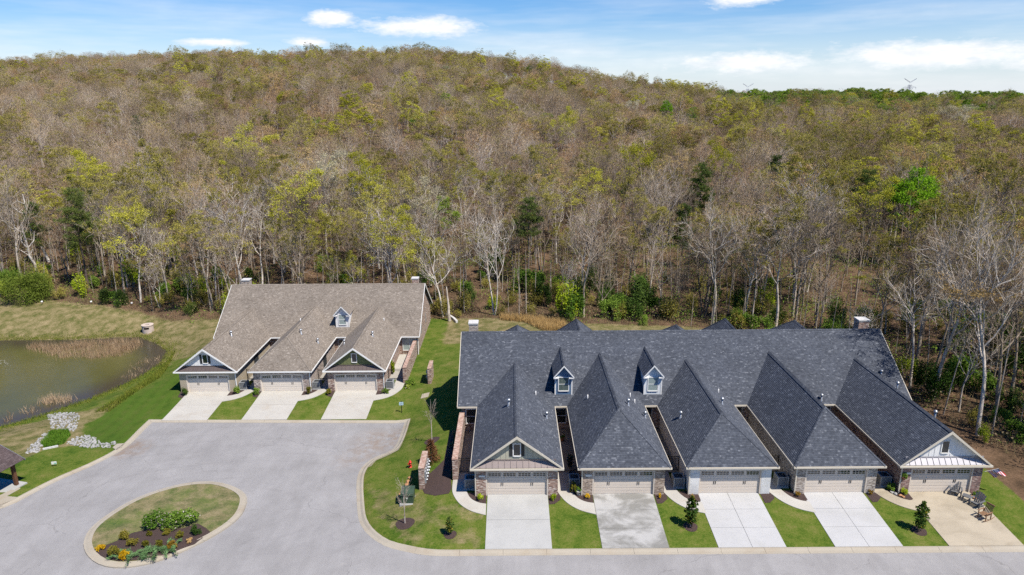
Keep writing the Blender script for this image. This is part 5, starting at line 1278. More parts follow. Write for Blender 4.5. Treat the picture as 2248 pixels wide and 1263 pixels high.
snag(88, 612, 11.0, 3, 7, 0.22, 'white broken dead snag behind the round evergreen by the pond')
snag(108, 575, 14.0, 8, 6, -0.02, 'tall bleached dead tree with upcurved limbs behind the pond')
snag(300, 610, 8.5, 5, 6, 0.2, 'short pale dead trunk with stub branches behind the pond')
snag(987, 705, 5.5, 9, 0, 0.03, 'bare grey dead pole at the woodland edge between the rows', 'bark_pale')

# random hardwoods: the nearest become individuals, the rest of the hillside is one mass
def jitter_grid(sp, y0, y1):
    GX, GY = np.meshgrid(np.arange(-520, 540, sp), np.arange(y0, y1, sp)); return (GX + rng.uniform(-0.42, 0.42, GX.shape) * sp).ravel(), (GY + rng.uniform(-0.42, 0.42, GY.shape) * sp).ravel()
ax_, ay_ = jitter_grid(5.0, 40, 175); bx_, by_ = jitter_grid(6.5, 175, 620); px, py = np.concatenate([ax_, bx_]), np.concatenate([ay_, by_])
keep = in_poly(EDGE, px, py) & (np.abs(px) < 0.80 * py + 22)
keep &= ~(py > 578 - 60 * smooth(0.1, 0.5, px / np.maximum(py, 1)))
edge_d = poly_dist(EDGE_NP, px, py); keep &= (edge_d > 1.0)
px, py = px[keep], py[keep]
hd = np.array(hand); dd = np.min(np.hypot(px[:, None] - hd[None, :, 0], py[:, None] - hd[None, :, 1]), 1); ok = dd > 2.4
for fx, fy, fl, fw_ in front:
    n_ = np.array([fx, fy]) / math.hypot(fx, fy); al = (fx - px) * n_[0] + (fy - py) * n_[1]; la = np.abs((fx - px) * n_[1] - (fy - py) * n_[0]); ok &= ~((al > 0) & (al < fl) & (la < fw_) | ((al > -4) & (al <= 0) & (la < 4)))
px, py = px[ok], py[ok]
# thin the trees out where the leaf litter shows through
thin = np.sin(px * 0.06 + 0.8) + np.cos(py * 0.09 + px * 0.02); drop = (rng.random(len(px)) < np.where((px > -30) & (px < 8) & (py < 165), 0.30, 0.06)); px, py = px[~drop], py[~drop]
def vnoise(x, y, s, seed):
    r = np.random.default_rng(seed); a = r.uniform(0, 6.28, 8); ph = r.uniform(0, 6.28, 8); k = r.uniform(0.6, 1.6, 8) * s; return sum(np.sin((x * np.cos(t) + y * np.sin(t)) * q + p) for t, p, q in zip(a, ph, k)) / 4.0
tone = vnoise(px, py, 0.045, 3) * 0.55 + rng.normal(size=len(px)) * 0.55
right = smooth(0.05, 0.45, px / np.maximum(py, 1)) * 0.25
q = tone + right
kinds = np.where(q < -0.52, 'grey', np.where(q < -0.06, 'bare', np.where(q < 0.12, 'rose', np.where(q < 0.70, 'olive', np.where(q < 0.86, 'tan', 'yellow'))))).astype(object)
rr_ = rng.random(len(px)); kinds[rr_ < 0.010] = 'pine'; kinds[(rr_ > 0.992)] = 'cream'; kinds[(rr_ > 0.9865) & (rr_ < 0.992)] = 'green'
greenr = (px / np.maximum(py, 1) > 0.29) & (py > 350) & (rng.random(len(px)) < 0.45 + 0.50 * (py > 420)); kinds[greenr] = 'green'
bb = np.array(['bark_pale', 'bark_grey', 'bark_dark'])[rng.choice(3, len(px), p=[0.38, 0.42, 0.20])]
sk = rng.integers(0, 6, len(px)); scl = rng.uniform(0.52, 0.82, len(px)) * np.where(py > 175, 1.05, 1.0); rz = rng.uniform(0, 6.28, len(px))
small = (py < 150) & (rng.random(len(px)) < 0.22); scl = np.where(small, scl * 0.62, scl)
dist = np.hypot(px, py); vis = (np.abs(px) < 0.76 * py + 6)
order = np.argsort(np.where(vis, dist, dist + 1000)); N_IND = 262
WORDS = {'bare': 'bare brown-twigged tree', 'grey': 'bare pale-limbed tree', 'rose': 'reddish-brown twigged tree', 'olive': 'olive budding tree', 'tan': 'tan budding tree', 'yellow': 'yellow-green budding tree', 'cream': 'cream blossoming tree', 'green': 'green leafy tree', 'pine': 'dark green pine'}
ZONES = [(-0.66, 'behind the pond by the round evergreen'), (-0.55, 'behind the middle of the pond'), (-0.46, 'behind the pond outlet'), (-0.36, 'behind the left tan chimney'), (-0.28, 'behind the tan ridge'), (-0.20, 'behind the white dormer'), (-0.12, 'behind the right tan chimney'), (-0.05, 'behind the gap between rows'), (0.02, 'behind the sage gable'), (0.09, 'behind the blue dormer'), (0.17, 'behind the brown brick wing'), (0.24, 'behind the pale dormer'), (0.32, 'behind the white brick wing'), (0.40, 'behind the buff brick wing'), (0.47, 'behind the right dark chimney'), (0.56, 'above the red brick wing'), (9, 'at the right border of the woods')]
def zone(x, y):
    a = x / y; w_ = next(n for lim, n in ZONES if a < lim); d = poly_dist(EDGE_NP, np.array([x]), np.array([y]))[0]
    return w_, ('at the woodland edge' if d < 7 else 'in the second rank' if d < 15 else 'in the third rank' if d < 24 else 'deeper in')
def sizew(s): return 'short' if s < 0.48 else 'middling' if s < 0.63 else 'tall' if s < 0.74 else 'very tall'
for n_ in order[:N_IND]:
    x, y = px[n_], py[n_]; zw, zd = zone(x, y); lab = '%s %s %s %s' % (sizew(scl[n_]), WORDS[kinds[n_]], zd, zw)
    add_tree(x, y, kinds[n_], int(sk[n_]), float(scl[n_]), float(rz[n_]), bb[n_], lab, 'woodland: ' + lab, 'pine_tree' if kinds[n_] == 'pine' else 'woodland_tree', zs=float(rng.uniform(0.92, 1.08)))

def forest_mass(idx):
    """all the other trees of the hillside: one object that sets shared tree meshes on points"""
    kcol = bpy.data.collections.new('tree_kinds'); table = []
    def joined(nm, t, c):
        nt, nc = len(t.vertices), len(c.vertices); V = np.zeros((nt + nc, 3), np.float32); a = np.zeros(nt * 3, np.float32); t.vertices.foreach_get('co', a); V[:nt] = a.reshape(-1, 3); a = np.zeros(nc * 3, np.float32); c.vertices.foreach_get('co', a); V[nt:] = a.reshape(-1, 3)
        faces = [tuple(p.vertices) for p in t.polygons] + [tuple(v + nt for v in p.vertices) for p in c.polygons]; mi = [0] * len(t.polygons) + [1 + p.material_index for p in c.polygons]
        me = bpy.data.meshes.new(nm); me.from_pydata(V.tolist(), [], faces)
        for m in list(t.materials) + list(c.materials): me.materials.append(m)
        me.polygons.foreach_set('material_index', mi); o = bpy.data.objects.new(nm, me); kcol.objects.link(o)
    combos = [(k, i, b) for k in ('bare', 'grey', 'rose', 'olive', 'tan', 'yellow', 'green', 'cream') for i, b in (((0, 'bark_pale'), (2, 'bark_pale'), (5, 'bark_grey')) if k in ('bare', 'grey', 'olive') else ((1, 'bark_pale'), (2, 'bark_grey')) if k in ('rose', 'tan') else ((2, 'bark_grey'), (5, 'bark_grey')) if k == 'yellow' else ((2, 'bark_grey'),))]
    look = {}
    for n, (k, i, b) in enumerate(combos): joined('kind_%02d' % n, BARK[i, b, 1], crown(k, i, 1)); look.setdefault(k, []).append(n)
    base = len(combos)
    for j in range(2): joined('kind_%02d' % (base + j), *PINES[j]); look.setdefault('pine', []).append(base + j)
    P = np.stack([px[idx], py[idx], zbase(px[idx], py[idx])], 1); me = bpy.data.meshes.new('forest'); me.from_pydata(P.tolist(), [], [])
    which = np.array([look[kinds[i]][int(sk[i]) % len(look[kinds[i]])] for i in idx], np.int32)
    def attr(nm, ty, fld, arr): a = me.attributes.new(nm, ty, 'POINT'); a.data.foreach_set(fld, arr)
    attr('which', 'INT', 'value', which); attr('turn', 'FLOAT_VECTOR', 'vector', np.stack([np.zeros(len(idx)), np.zeros(len(idx)), rz[idx]], 1).astype(np.float32).ravel())
    attr('size', 'FLOAT_VECTOR', 'vector', np.stack([scl[idx] * 1.08, scl[idx] * 1.08, scl[idx]], 1).astype(np.float32).ravel())
    o = link('forest', me)
    ng = bpy.data.node_groups.new('forest_nodes', 'GeometryNodeTree'); ng.interface.new_socket('Geometry', in_out='INPUT', socket_type='NodeSocketGeometry'); ng.interface.new_socket('Geometry', in_out='OUTPUT', socket_type='NodeSocketGeometry')
    N = ng.nodes; Lk = ng.links; gi = N.new('NodeGroupInput'); go = N.new('NodeGroupOutput'); iop = N.new('GeometryNodeInstanceOnPoints'); ci_ = N.new('GeometryNodeCollectionInfo')
    ci_.inputs['Collection'].default_value = kcol; ci_.inputs['Separate Children'].default_value = True; ci_.inputs['Reset Children'].default_value = True; iop.inputs['Pick Instance'].default_value = True
    def named(nm, ty): n = N.new('GeometryNodeInputNamedAttribute'); n.data_type = ty; n.inputs[0].default_value = nm; return n.outputs[0]
    e2r = N.new('FunctionNodeEulerToRotation'); Lk.new(named('turn', 'FLOAT_VECTOR'), e2r.inputs[0])
    Lk.new(gi.outputs[0], iop.inputs['Points']); Lk.new(ci_.outputs[0], iop.inputs['Instance']); Lk.new(named('which', 'INT'), iop.inputs['Instance Index']); Lk.new(e2r.outputs[0], iop.inputs['Rotation']); Lk.new(named('size', 'FLOAT_VECTOR'), iop.inputs['Scale']); Lk.new(iop.outputs[0], go.inputs[0])
    md = o.modifiers.new('forest', 'NODES'); md.node_group = ng
    tag(o, 'spring woodland of budding and bare trees covering the far hillside', 'forest', kind='stuff')
forest_mass(order[N_IND:])

# undergrowth and edge shrubs
SHRUB = [(bush_mesh('foliage', 41, 1.9, 1.7, 2.6, 2600, 0.10, 'leaf_green', 10), stems_mesh('stems', 41, 7, 2.2, 0.03, 'bark_grey', 1.0), 'green', 'leafy green shrub'),
         (bush_mesh('foliage', 42, 1.6, 1.6, 3.4, 2600, 0.09, 'leaf_deep', 11), stems_mesh('stems', 42, 6, 3.0, 0.03, 'bark_dark', 0.8), 'deep', 'dark green shrub'),
         (bush_mesh('foliage', 43, 1.7, 1.5, 2.4, 1500, 0.08, 'bud_olive', 11), stems_mesh('stems', 43, 12, 2.3, 0.022, 'bark_grey', 1.2), 'olive', 'thin olive shrub'),
         (bush_mesh('foliage', 44, 1.5, 1.5, 3.6, 1500, 0.10, 'leaf_lime', 12), stems_mesh('stems', 44, 9, 3.4, 0.025, 'bark_pale', 0.9), 'lime', 'pale lime-green sapling shrub')]
def place_shrub(k, x, y, s, label, group=None, zs=1.0, name='shrub'):
    f, st, _, w_ = SHRUB[k]; o = empty(name, (x, y, zb(x, y)), rng.uniform(0, 6.28), label, 'shrub', group); o.scale = (s, s, s * zs); link('foliage', f, o); link('stems', st, o); return o
ep = np.array(EDGE[1:16]); seg = np.linalg.norm(ep[1:] - ep[:-1], axis=1); cum = np.concatenate([[0], np.cumsum(seg)])
for n_ in range(235):
    t = rng.uniform(0, cum[-1]) if n_ < 170 else rng.uniform(cum[5], cum[11]); i = min(len(seg) - 1, int(np.searchsorted(cum, t, 'right') - 1)); b_ = ep[i] + (ep[i + 1] - ep[i]) * ((t - cum[i]) / seg[i]); dv = ep[i + 1] - ep[i]; nn = np.array([-dv[1], dv[0]]) / seg[i]
    w_ = abs(rng.normal()) * 11.0 + 0.6; x, y = b_ + nn * w_
    if x < -20: k = rng.choice([0, 2, 2, 3], p=[.25, .3, .3, .15])
    else: k = rng.choice([0, 1, 2, 3], p=[.38, .18, .38, .06])
    if -40 < x < -14 and rng.random() < 0.4: continue
    zw, zd = zone(x, y); ss = rng.uniform(0.5, 1.35); lab = '%s %s %s %s' % ('small' if ss < 0.75 else 'large' if ss < 1.1 else 'huge', SHRUB[k][3], zd, zw); place_shrub(int(k), x, y, ss, lab, 'undergrowth: ' + lab, rng.uniform(0.8, 1.4))
for (u, v, k, s, l) in ((290, 632, 3, 1.5, 'bright lime bush behind the pond bank'), (255, 670, 0, 0.9, 'dark green bush at the top of the pond bank'), (420, 668, 1, 0.9, 'small dark evergreen bush left of the tan-roofed row'), (185, 650, 3, 1.2, 'pale leafy sapling behind the pond'), (1155, 640, 0, 1.6, 'tall light green shrub behind the left chimney of the dark-roofed row'), (1405, 690, 1, 1.8, 'deep green cedar behind the dark ridge'), (2160, 968, 3, 0.5, 'small lime-green bush at the foot of the pale leaning tree'), (2205, 800, 1, 2.0, 'dark green shrub in the shade right of the dark-roofed row'), (2150, 770, 0, 2.0, 'green understory tree right of the dark-roofed row')):
    p = at(u, v); place_shrub(k, p[0], p[1], s, l)
p = at(65, 662); o = empty('evergreen_bush', p, 0.4, 'big round evergreen bush at the left edge of the pond bank', 'bush'); link('foliage', bush_mesh('foliage', 61, 4.3, 3.6, 5.0, 9000, 0.16, 'needle_cedar', 26, blade=True, up=0.1), o); link('stems', stems_mesh('stems', 61, 8, 3.5, 0.06, 'bark_dark', 2.0), o)
p = at(14, 640); o = empty('evergreen_bush', p, 0.1, 'lighter green bush partly cut off at the left border', 'bush'); link('foliage', bush_mesh('foliage', 62, 3.4, 3.0, 4.2, 5000, 0.16, 'leaf_green', 18, blade=True, up=0.1), o); link('stems', stems_mesh('stems', 62, 6, 3.0, 0.05, 'bark_dark', 1.6), o)
for (u, v, s, l) in ((228, 668, .55, 'small dark evergreen left of its pair on the pond bank'), (268, 672, .5, 'small dark evergreen right of its pair on the pond bank'), (420, 690, .45, 'low dark evergreen beside the corner of the tan-roofed row')):
    p = at(u, v); o = empty('evergreen_bush', p, 1.0, l, 'bush'); o.scale = (s, s, s * 1.25); link('foliage', bpy.data.meshes['foliage.00%d' % 4] if False else bush_mesh('foliage', int(u), 2.6, 2.4, 4.2, 4200, 0.16, 'needle', 14, blade=True), o)

# ------------------------------------------------------------------ grasses, reeds
def blades(name, pts, hgt, wd, mat, label, cat, lean=0.25, seed=1, per=1, jit=0.0):
    r = np.random.default_rng(seed); P = np.repeat(np.array(pts), per, 0); n = len(P); P[:, :2] += r.normal(size=(n, 2)) * jit
    d = r.normal(size=(n, 3)) * lean; d[:, 2] = 1; d /= np.linalg.norm(d, axis=1, keepdims=True); V, Fc = twig_tris(r, P, d, r.uniform(0.55, 1.2, n) * hgt, np.full(n, wd)); return tag(link(name, soft_mesh(name, V, Fc, [mat], np.zeros(len(Fc), int))), label, cat, kind='stuff')
def scatter(poly, n, seed, z=None):
    r = np.random.default_rng(seed); p = np.array(poly); lo, hi = p.min(0), p.max(0); out = []
    while len(out) < n:
        q = r.uniform(lo, hi, (n * 2, 2)); m = in_poly(poly, q[:, 0], q[:, 1]); out += q[m].tolist()
    q = np.array(out[:n]); zz = zbase(q[:, 0], q[:, 1]) if z is None else np.full(n, z); return np.column_stack([q, zz])
def pz(z, pts): return [tuple((CAM + ray(u, v) * ((z - CAM_H) / ray(u, v)[2]))[:2]) for u, v in pts]
def clump_scatter(poly, n, seed, z, k=28, s=0.8):
    r = np.random.default_rng(seed); c = scatter(poly, k, seed + 1, z); q = c[r.integers(0, k, n)].copy(); q[:, :2] += r.normal(size=(n, 2)) * s * np.array([1.0, 0.8]); return q[in_poly(POND, q[:, 0], q[:, 1])]
cat1 = pz(WATER_Z, ((52, 768), (120, 782), (200, 788), (262, 784), (302, 764), (306, 750), (240, 748), (150, 756), (75, 760)))
blades('cattails', np.vstack([clump_scatter(cat1, 3600, 3, WATER_Z - 0.1, 70, 0.6), scatter(cat1, 1100, 5, WATER_Z - 0.1)]), 1.05, 0.05, 'reed', 'dense stand of dry tan cattails along the far side of the pond', 'cattails', 0.22, 3)
cat2 = pz(WATER_Z, ((92, 884), (120, 872), (152, 878), (150, 884), (115, 889)))
blades('cattails', clump_scatter(cat2, 420, 7, WATER_Z - 0.1, 10, 0.45), 1.0, 0.05, 'reed', 'small clump of dry cattails near the close shore of the pond', 'cattails', 0.25, 4)
cat3 = pz(WATER_Z, ((270, 806), (340, 780), (356, 790), (330, 815), (285, 838), (262, 822)))
blades('cattails', clump_scatter(cat3, 200, 9, WATER_Z - 0.1, 16, 0.5), 0.7, 0.045, 'reed', 'sparse broken reeds in the right corner of the pond', 'cattails', 0.4, 5)
cat4 = pz(WATER_Z, ((0, 918), (25, 908), (75, 895), (80, 903), (30, 925), (0, 935)))
blades('cattails', clump_scatter(cat4, 120, 11, WATER_Z - 0.1, 12, 0.4), 0.8, 0.05, 'reed', 'scattered reed stubs at the left shore of the pond', 'cattails', 0.35, 6)
bankL = [p for p in resample(POND, 0.25, True) if p[0] > -80 and (p[1] > 96 or p[0] > -68)]
bp = np.array([(x, y, zb(x, y)) for x, y in bankL]); r_ = np.random.default_rng(8)
ctr = np.array([-66.0, 85.0]); nb = np.repeat(bp, 22, 0); out = nb[:, :2] - ctr; out /= np.linalg.norm(out, axis=1, keepdims=True); nb[:, :2] += out * np.abs(r_.normal(size=(len(nb), 1))) * 1.0 + r_.normal(size=(len(nb), 2)) * 0.25; nb[:, 2] = zbase(nb[:, 0], nb[:, 1])
blades('bank_grass', nb, 0.42, 0.05, 'bank_grass', 'rough olive grass fringing the pond', 'grass', 0.45, 9)
east = [at2(*p) for p in ((210, 905), (270, 870), (330, 830), (362, 800), (385, 770), (372, 800), (350, 830), (290, 868), (240, 905))]
blades('bank_grass', scatter(east, 5000, 21), 0.5, 0.05, 'bank_grass', 'taller weedy grass on the near pond bank below the striped lawn', 'grass', 0.5, 12)
straw = [at2(*p) for p in ((1095, 697), (1160, 700), (1240, 712), (1245, 728), (1190, 726), (1150, 708), (1100, 704))]
blades('straw_grass', scatter(straw, 3800, 31), 1.15, 0.05, 'straw_grass', 'tall golden dry grass behind the dark-roofed row', 'grass', 0.16, 13)
wet = [at2(*p) for p in ((90, 975), (112, 948), (150, 945), (155, 957), (140, 975), (100, 985))]
blades('swale_grass', scatter(wet, 5200, 33), 0.38, 0.045, 'wet_grass', 'lush green grass between the two patches of white rock', 'grass', 0.35, 14)
brush = [(EDGE[i][0], EDGE[i][1]) for i in range(1, 16)]
bpts = []
for a, b in zip(brush[:-1], brush[1:]):
    a = np.array(a); b = np.array(b); L = np.linalg.norm(b - a); nn = np.array([-(b - a)[1], (b - a)[0]]) / L; m = int(L * 55); t = r_.random(m); q = a + np.outer(t, b - a) + nn * (np.abs(r_.normal(size=(m, 1))) * 5.5 - 0.6); bpts.append(q)
bpts = np.vstack(bpts); bpts = np.column_stack([bpts, zbase(bpts[:, 0], bpts[:, 1])])
blades('undergrowth', bpts, 1.3, 0.03, 'brush', 'thin brown brush along the foot of the woodland', 'undergrowth', 0.5, 15)
rw = np.random.default_rng(77)
for mt_, nc_, hmax, lb_ in (('leaf_green', 1700, 2.4, 'low green undergrowth scattered through the woods'), ('brush', 1700, 3.0, 'low brown and olive saplings scattered through the woods')):
    cc = np.column_stack([rw.uniform(-110, 85, nc_), 45 + 110 * rw.random(nc_) ** 0.9]); dens = np.where(cc[:, 0] > -12, 1.0, 0.45); cc = cc[in_poly(EDGE, cc[:, 0], cc[:, 1]) & (rw.random(len(cc)) < dens)]
    q = np.repeat(cc, 70, 0) + rw.normal(size=(len(cc) * 70, 2)) * 1.0; hq = np.repeat(rw.uniform(0.5, 1, len(cc)), 70) * rw.uniform(0.05, hmax, len(q)); V, Fc = leaf_tris(rw, np.column_stack([q, zbase(q[:, 0], q[:, 1]) + hq]), rw.uniform(0.06, 0.15, len(q)))
    tag(link('undergrowth', soft_mesh('undergrowth', V, Fc, [mt_], np.zeros(len(Fc), int))), lb_, 'undergrowth', kind='stuff')

sv, sf, off_ = [], [], 0
ns_ = 1500; sc_ = np.column_stack([rw.uniform(-120, 95, ns_), 45 + 125 * rw.random(ns_)]); sc_ = sc_[in_poly(EDGE, sc_[:, 0], sc_[:, 1])]
smb = MB(); tp, td = [], []
for x, y in sc_:
    h = rw.uniform(4, 12); z = zb(x, y); l = rw.normal(size=2) * 0.06 * h; b0 = np.array([x, y, z - 0.2]); b1 = b0 + np.array([l[0] * .4, l[1] * .4, h * .5]); b2 = b0 + np.array([l[0], l[1], h]); r0 = 0.022 + 0.0055 * h
    smb.tube([b0, b1, b2], [r0, r0 * .7, .012], 4)
    for k in range(16): f = rw.uniform(.35, 1); tp.append(b0 + (b2 - b0) * f); a = rw.uniform(0, 6.28); td.append((math.cos(a), math.sin(a), rw.uniform(.4, 1.5)))
td = np.array(td); td /= np.linalg.norm(td, axis=1, keepdims=True); tp = np.array(tp)
tag(smb.build('saplings', 'bark_pale', None, True, uv=False), 'crowd of thin pale sapling stems between the woodland trees', 'saplings', kind='stuff')
V, Fc = twig_tris(rw, tp, td, rw.uniform(.6, 1.9, len(tp)), np.full(len(tp), .03)); Q = tp + td * rw.uniform(.4, 1.6, (len(tp), 1)); V2, F2 = leaf_tris(rw, np.repeat(Q, 2, 0) + rw.normal(size=(len(Q) * 2, 3)) * .25, rw.uniform(.06, .14, len(Q) * 2))
tag(link('sapling_twigs', soft_mesh('sapling_twigs', np.vstack([V, V2]), np.vstack([Fc, F2 + len(V)]), ['twig_grey', 'bud_olive'], np.concatenate([np.zeros(len(Fc), int), np.ones(len(F2), int)]))), 'fine olive budding twigs of the sapling stems', 'saplings', kind='stuff')

# ------------------------------------------------------------------ garden plants
def garden_bush(name, p, rx, h, n, size, mat, label, seed, cat='shrub', group=None, stem='bark_dark', blade=False, second=None, frac=0.1, lumps=9, ry=None):
    o = empty(name, p, seed * 0.7, label, cat, group)
    link('foliage', bush_mesh('foliage', seed, rx, ry or rx, h, n, size, mat, lumps, 0.02, blade=blade, second=second, frac=frac), o); link('stems', stems_mesh('stems', seed, 5, h * 0.7, 0.012, stem, rx * 0.5), o); return o
def onp(u, v, dz=0.06): p = at(u, v); return (p[0], p[1], p[2] + dz)
garden_bush('shrub', onp(1055, 1099), 0.36, 0.55, 700, 0.045, 'leaf_lime', 'round yellow-green shrub left of the sage-gabled garage door', 201)
garden_bush('shrub', onp(1215, 1098), 0.32, 0.52, 600, 0.045, 'leaf_lime', 'round yellow-green shrub right of the sage-gabled garage door', 202)
garden_bush('shrub', onp(1289, 1096), 0.26, 0.42, 400, 0.04, 'leaf_gold', 'small gold shrub by the brown brick garage pier', 203)
garden_bush('shrub', onp(1448, 1095), 0.22, 0.40, 320, 0.04, 'leaf_gold', 'small gold shrub right of the brown brick garage door', 204)
garden_bush('shrub', onp(1520, 1096), 0.22, 0.34, 260, 0.04, 'leaf_straw', 'dry straw-coloured shrub by the white brick garage', 205)
garden_bush('shrub', onp(1752, 1090), 0.28, 0.36, 380, 0.04, 'spirea_rust', 'rusty low shrub by the buff brick garage pier', 206)
garden_bush('shrub', onp(1910, 1086), 0.25, 0.36, 320, 0.04, 'spirea_rust', 'rusty low shrub right of the buff brick garage door', 207)
garden_bush('shrub', onp(1983, 1088), 0.36, 0.52, 600, 0.045, 'leaf_lime', 'bright lime shrub at the foot of the red brick garage pier', 208)
garden_bush('shrub', onp(1956, 1078), 0.40, 0.55, 600, 0.05, 'leaf_green', 'leafy green shrub beside the red brick garage downspout', 209)
garden_bush('shrub', onp(2143, 1092), 0.32, 0.45, 450, 0.045, 'leaf_green', 'green shrub right of the red brick garage', 210)
garden_bush('shrub', onp(1259, 1083), 0.32, 0.95, 700, 0.055, 'spirea_olive', 'tall yellowish potted shrub beside the brown brick garage', 211)
garden_bush('shrub', onp(404, 868), 0.55, 0.85, 900, 0.06, 'leaf_deep', 'dark green shrub left of the tan stucco garage', 212)
garden_bush('shrub', onp(519, 866), 0.50, 0.85, 800, 0.06, 'leaf_green', 'leafy shrub right of the tan stucco garage door', 213)
garden_bush('shrub', onp(563, 867), 0.45, 0.85, 700, 0.06, 'leaf_green', 'leafy shrub left of the grey brick garage door', 214)
garden_bush('shrub', onp(678, 866), 0.45, 0.80, 700, 0.06, 'spirea_olive', 'olive shrub right of the grey brick garage door', 215)
garden_bush('shrub', onp(721, 866), 0.40, 0.70, 600, 0.06, 'spirea_olive', 'olive shrub left of the green-gabled garage door', 216)
garden_bush('shrub', onp(846, 865), 0.45, 0.60, 600, 0.06, 'leaf_green', 'low shrub right of the green-gabled garage door', 217)
garden_bush('shrub', onp(900, 846), 0.75, 0.9, 1300, 0.06, 'leaf_green', 'green shrub at the end of the pink privacy wall', 218)
garden_bush('shrub', onp(895, 853), 0.5, 0.35, 500, 0.05, 'leaf_lime', 'low flowering plant in front of the pink privacy wall', 219, second='flower_pale', frac=0.2)
garden_bush('shrub', (-15.2, 80.6, -2.1), 0.45, 1.7, 900, 0.09, 'leaf_lime', 'tall leafy vine in the court right of the green-gabled wing', 220)
for k, (u, v) in enumerate(((998, 957), (993, 983))): garden_bush('shrub', onp(u, v), 0.38, 0.5, 420, 0.05, 'brush', 'pale wispy shrub in the shade of the privacy wall, %s of two' % ('upper', 'lower')[k], 230 + k)
# island shrubs
isp = [(515, 842, 160, 110, 'spirea_olive'), (635, 925, 150, 105, 'spirea_olive'), (405, 1052, 140, 150, 'spirea_olive'), (805, 935, 100, 90, 'spirea_olive'), (840, 807, 75, 65, 'spirea_olive'), (1055, 787, 100, 80, 'spirea_olive'), (1220, 822, 100, 90, 'spirea_olive'), (1418, 780, 140, 130, 'leaf_deep'), (965, 925, 100, 80, 'spirea_olive'), (1130, 962, 125, 105, 'spirea_rust'), (235, 970, 110, 70, 'leaf_gold'), (525, 1075, 135, 100, 'leaf_gold'), (1345, 882, 80, 60, 'leaf_straw')]
isn = ['largest brownish-olive mound at the upper left of the island bed', 'broad olive mound left of centre in the island bed', 'tall olive mound near the left gold shrub of the island bed', 'small olive mound above the juniper in the island bed', 'smallest olive mound just below the flowering shrubs', 'olive mound under the middle of the flowering shrubs', 'olive mound under the right of the flowering shrubs', 'darkest green mound at the right end of the flowering shrubs', 'olive mound half hidden behind the juniper', 'rust-brown mound right of the juniper on the island', 'gold shrub at the left tip of the island', 'gold shrub against the left end of the juniper', 'pale straw-yellow shrub at the right of the island bed']
for k, (x, y, w_, h_, m) in enumerate(isp):
    q = isl(x, y - 18); p = (q[0], q[1], zb(*q) + 0.1); s = 5.663 * px_m(p); rx = w_ / s / 2 * 1.12; hh = h_ / s * 0.85
    garden_bush('shrub', p, rx, hh, 1100 if w_ > 110 else 700, 0.045, m, isn[k], 300 + k, lumps=16)
for k, (x, y, w_, h_) in enumerate(((900, 690, 300, 190), (1110, 690, 280, 185), (1320, 660, 270, 170))):
    q = isl(x, y - 25); p = (q[0], q[1], zb(*q) + 0.08); s = 5.663 * px_m(p)
    garden_bush('flowering_shrub', p, w_ / s / 2 * 1.15, h_ / s * 1.0, 1700, 0.075, 'leaf_green', ('left', 'middle', 'right')[k] + ' one of three leafy shrubs with faded pale blooms on the island', 330 + k, second='flower_pale', frac=0.06, lumps=18)
jr = np.random.default_rng(55); jp = []; jd = []
for k in range(34):
    x = jr.uniform(480, 1180); y = 1060 - (x - 480) * 0.13 + jr.normal() * 28; q = isl(x, min(y, 1085)); a = jr.uniform(0, 6.28); L = jr.uniform(0.5, 1.1)
    for m in range(70): f = jr.random(); jp.append((q[0] + math.cos(a) * L * f + jr.normal() * 0.06, q[1] + math.sin(a) * L * f * 0.7 + jr.normal() * 0.06, zb(*q) + 0.13 + 0.16 * f * (1 - f) * 4 + jr.uniform(0, 0.1))); jd.append((math.cos(a) + jr.normal() * .4, math.sin(a) + jr.normal() * .4, 0.35 + jr.normal() * .2))
jd = np.array(jd); jd /= np.linalg.norm(jd, axis=1, keepdims=True); V, Fc = twig_tris(jr, np.array(jp), jd, jr.uniform(0.12, 0.3, len(jp)), np.full(len(jp), 0.05))
jq = isl(820, 1040); jo = empty('juniper', (jq[0], jq[1], zb(*jq)), 0, 'sprawling blue-green juniper spilling over the island kerb', 'shrub'); V = V - np.array([jq[0], jq[1], zb(*jq)]); link('foliage', soft_mesh('foliage', V, Fc, ['juniper'], np.zeros(len(Fc), int)), jo)
MB().tube([(-1.4, 0.1, 0.05), (0, 0, 0.12), (1.5, 0.2, 0.06)], [0.03, 0.04, 0.02], 5).build('stems', 'bark_dark', jo, True, uv=False)

def magnolia(u, v, h, label, seed):
    p = ring_bed(u, v, 0.55 if h > 2 else 0.5, 'mulch ring round the ' + label.split(' by ')[0].split(' on ')[0]); o = empty('magnolia', (p[0], p[1], p[2] + 0.05), seed, label, 'tree'); r = np.random.default_rng(seed)
    MB().tube([(0, 0, -0.1), (0.02, 0.01, h * .5), (0, 0, h * .95)], [0.035, 0.025, 0.01], 6).build('trunk', 'bark_grey', o, True, uv=False)
    n = int(480 * h / 2.6 + 150); z = r.uniform(0.1, 1.0, n) ** 0.9; rad = (0.10 + 0.30 * np.sin(np.clip(z * 1.05, 0, 1) * math.pi) ** 0.7) * h / 2.3 * r.random(n) ** 0.5 * (1 + 0.35 * np.sin(z * 23 + seed)); a = r.uniform(0, 6.28, n); P = np.column_stack([rad * np.cos(a), rad * np.sin(a), z * h]); V, Fc = leaf_tris(r, P, r.uniform(0.08, 0.15, n), 0.2)
    link('crown', soft_mesh('crown', V, Fc, ['leaf_deep', 'spirea_olive'], (r.random(len(Fc)) < 0.16).astype(int)), o)
magnolia(988, 1174, 1.5, 'small young magnolia on the corner lawn', 1); magnolia(1516, 1157, 2.6, 'young upright magnolia by the white brick driveway', 2); magnolia(2018, 1166, 2.5, 'young upright magnolia by the tan driveway', 3)
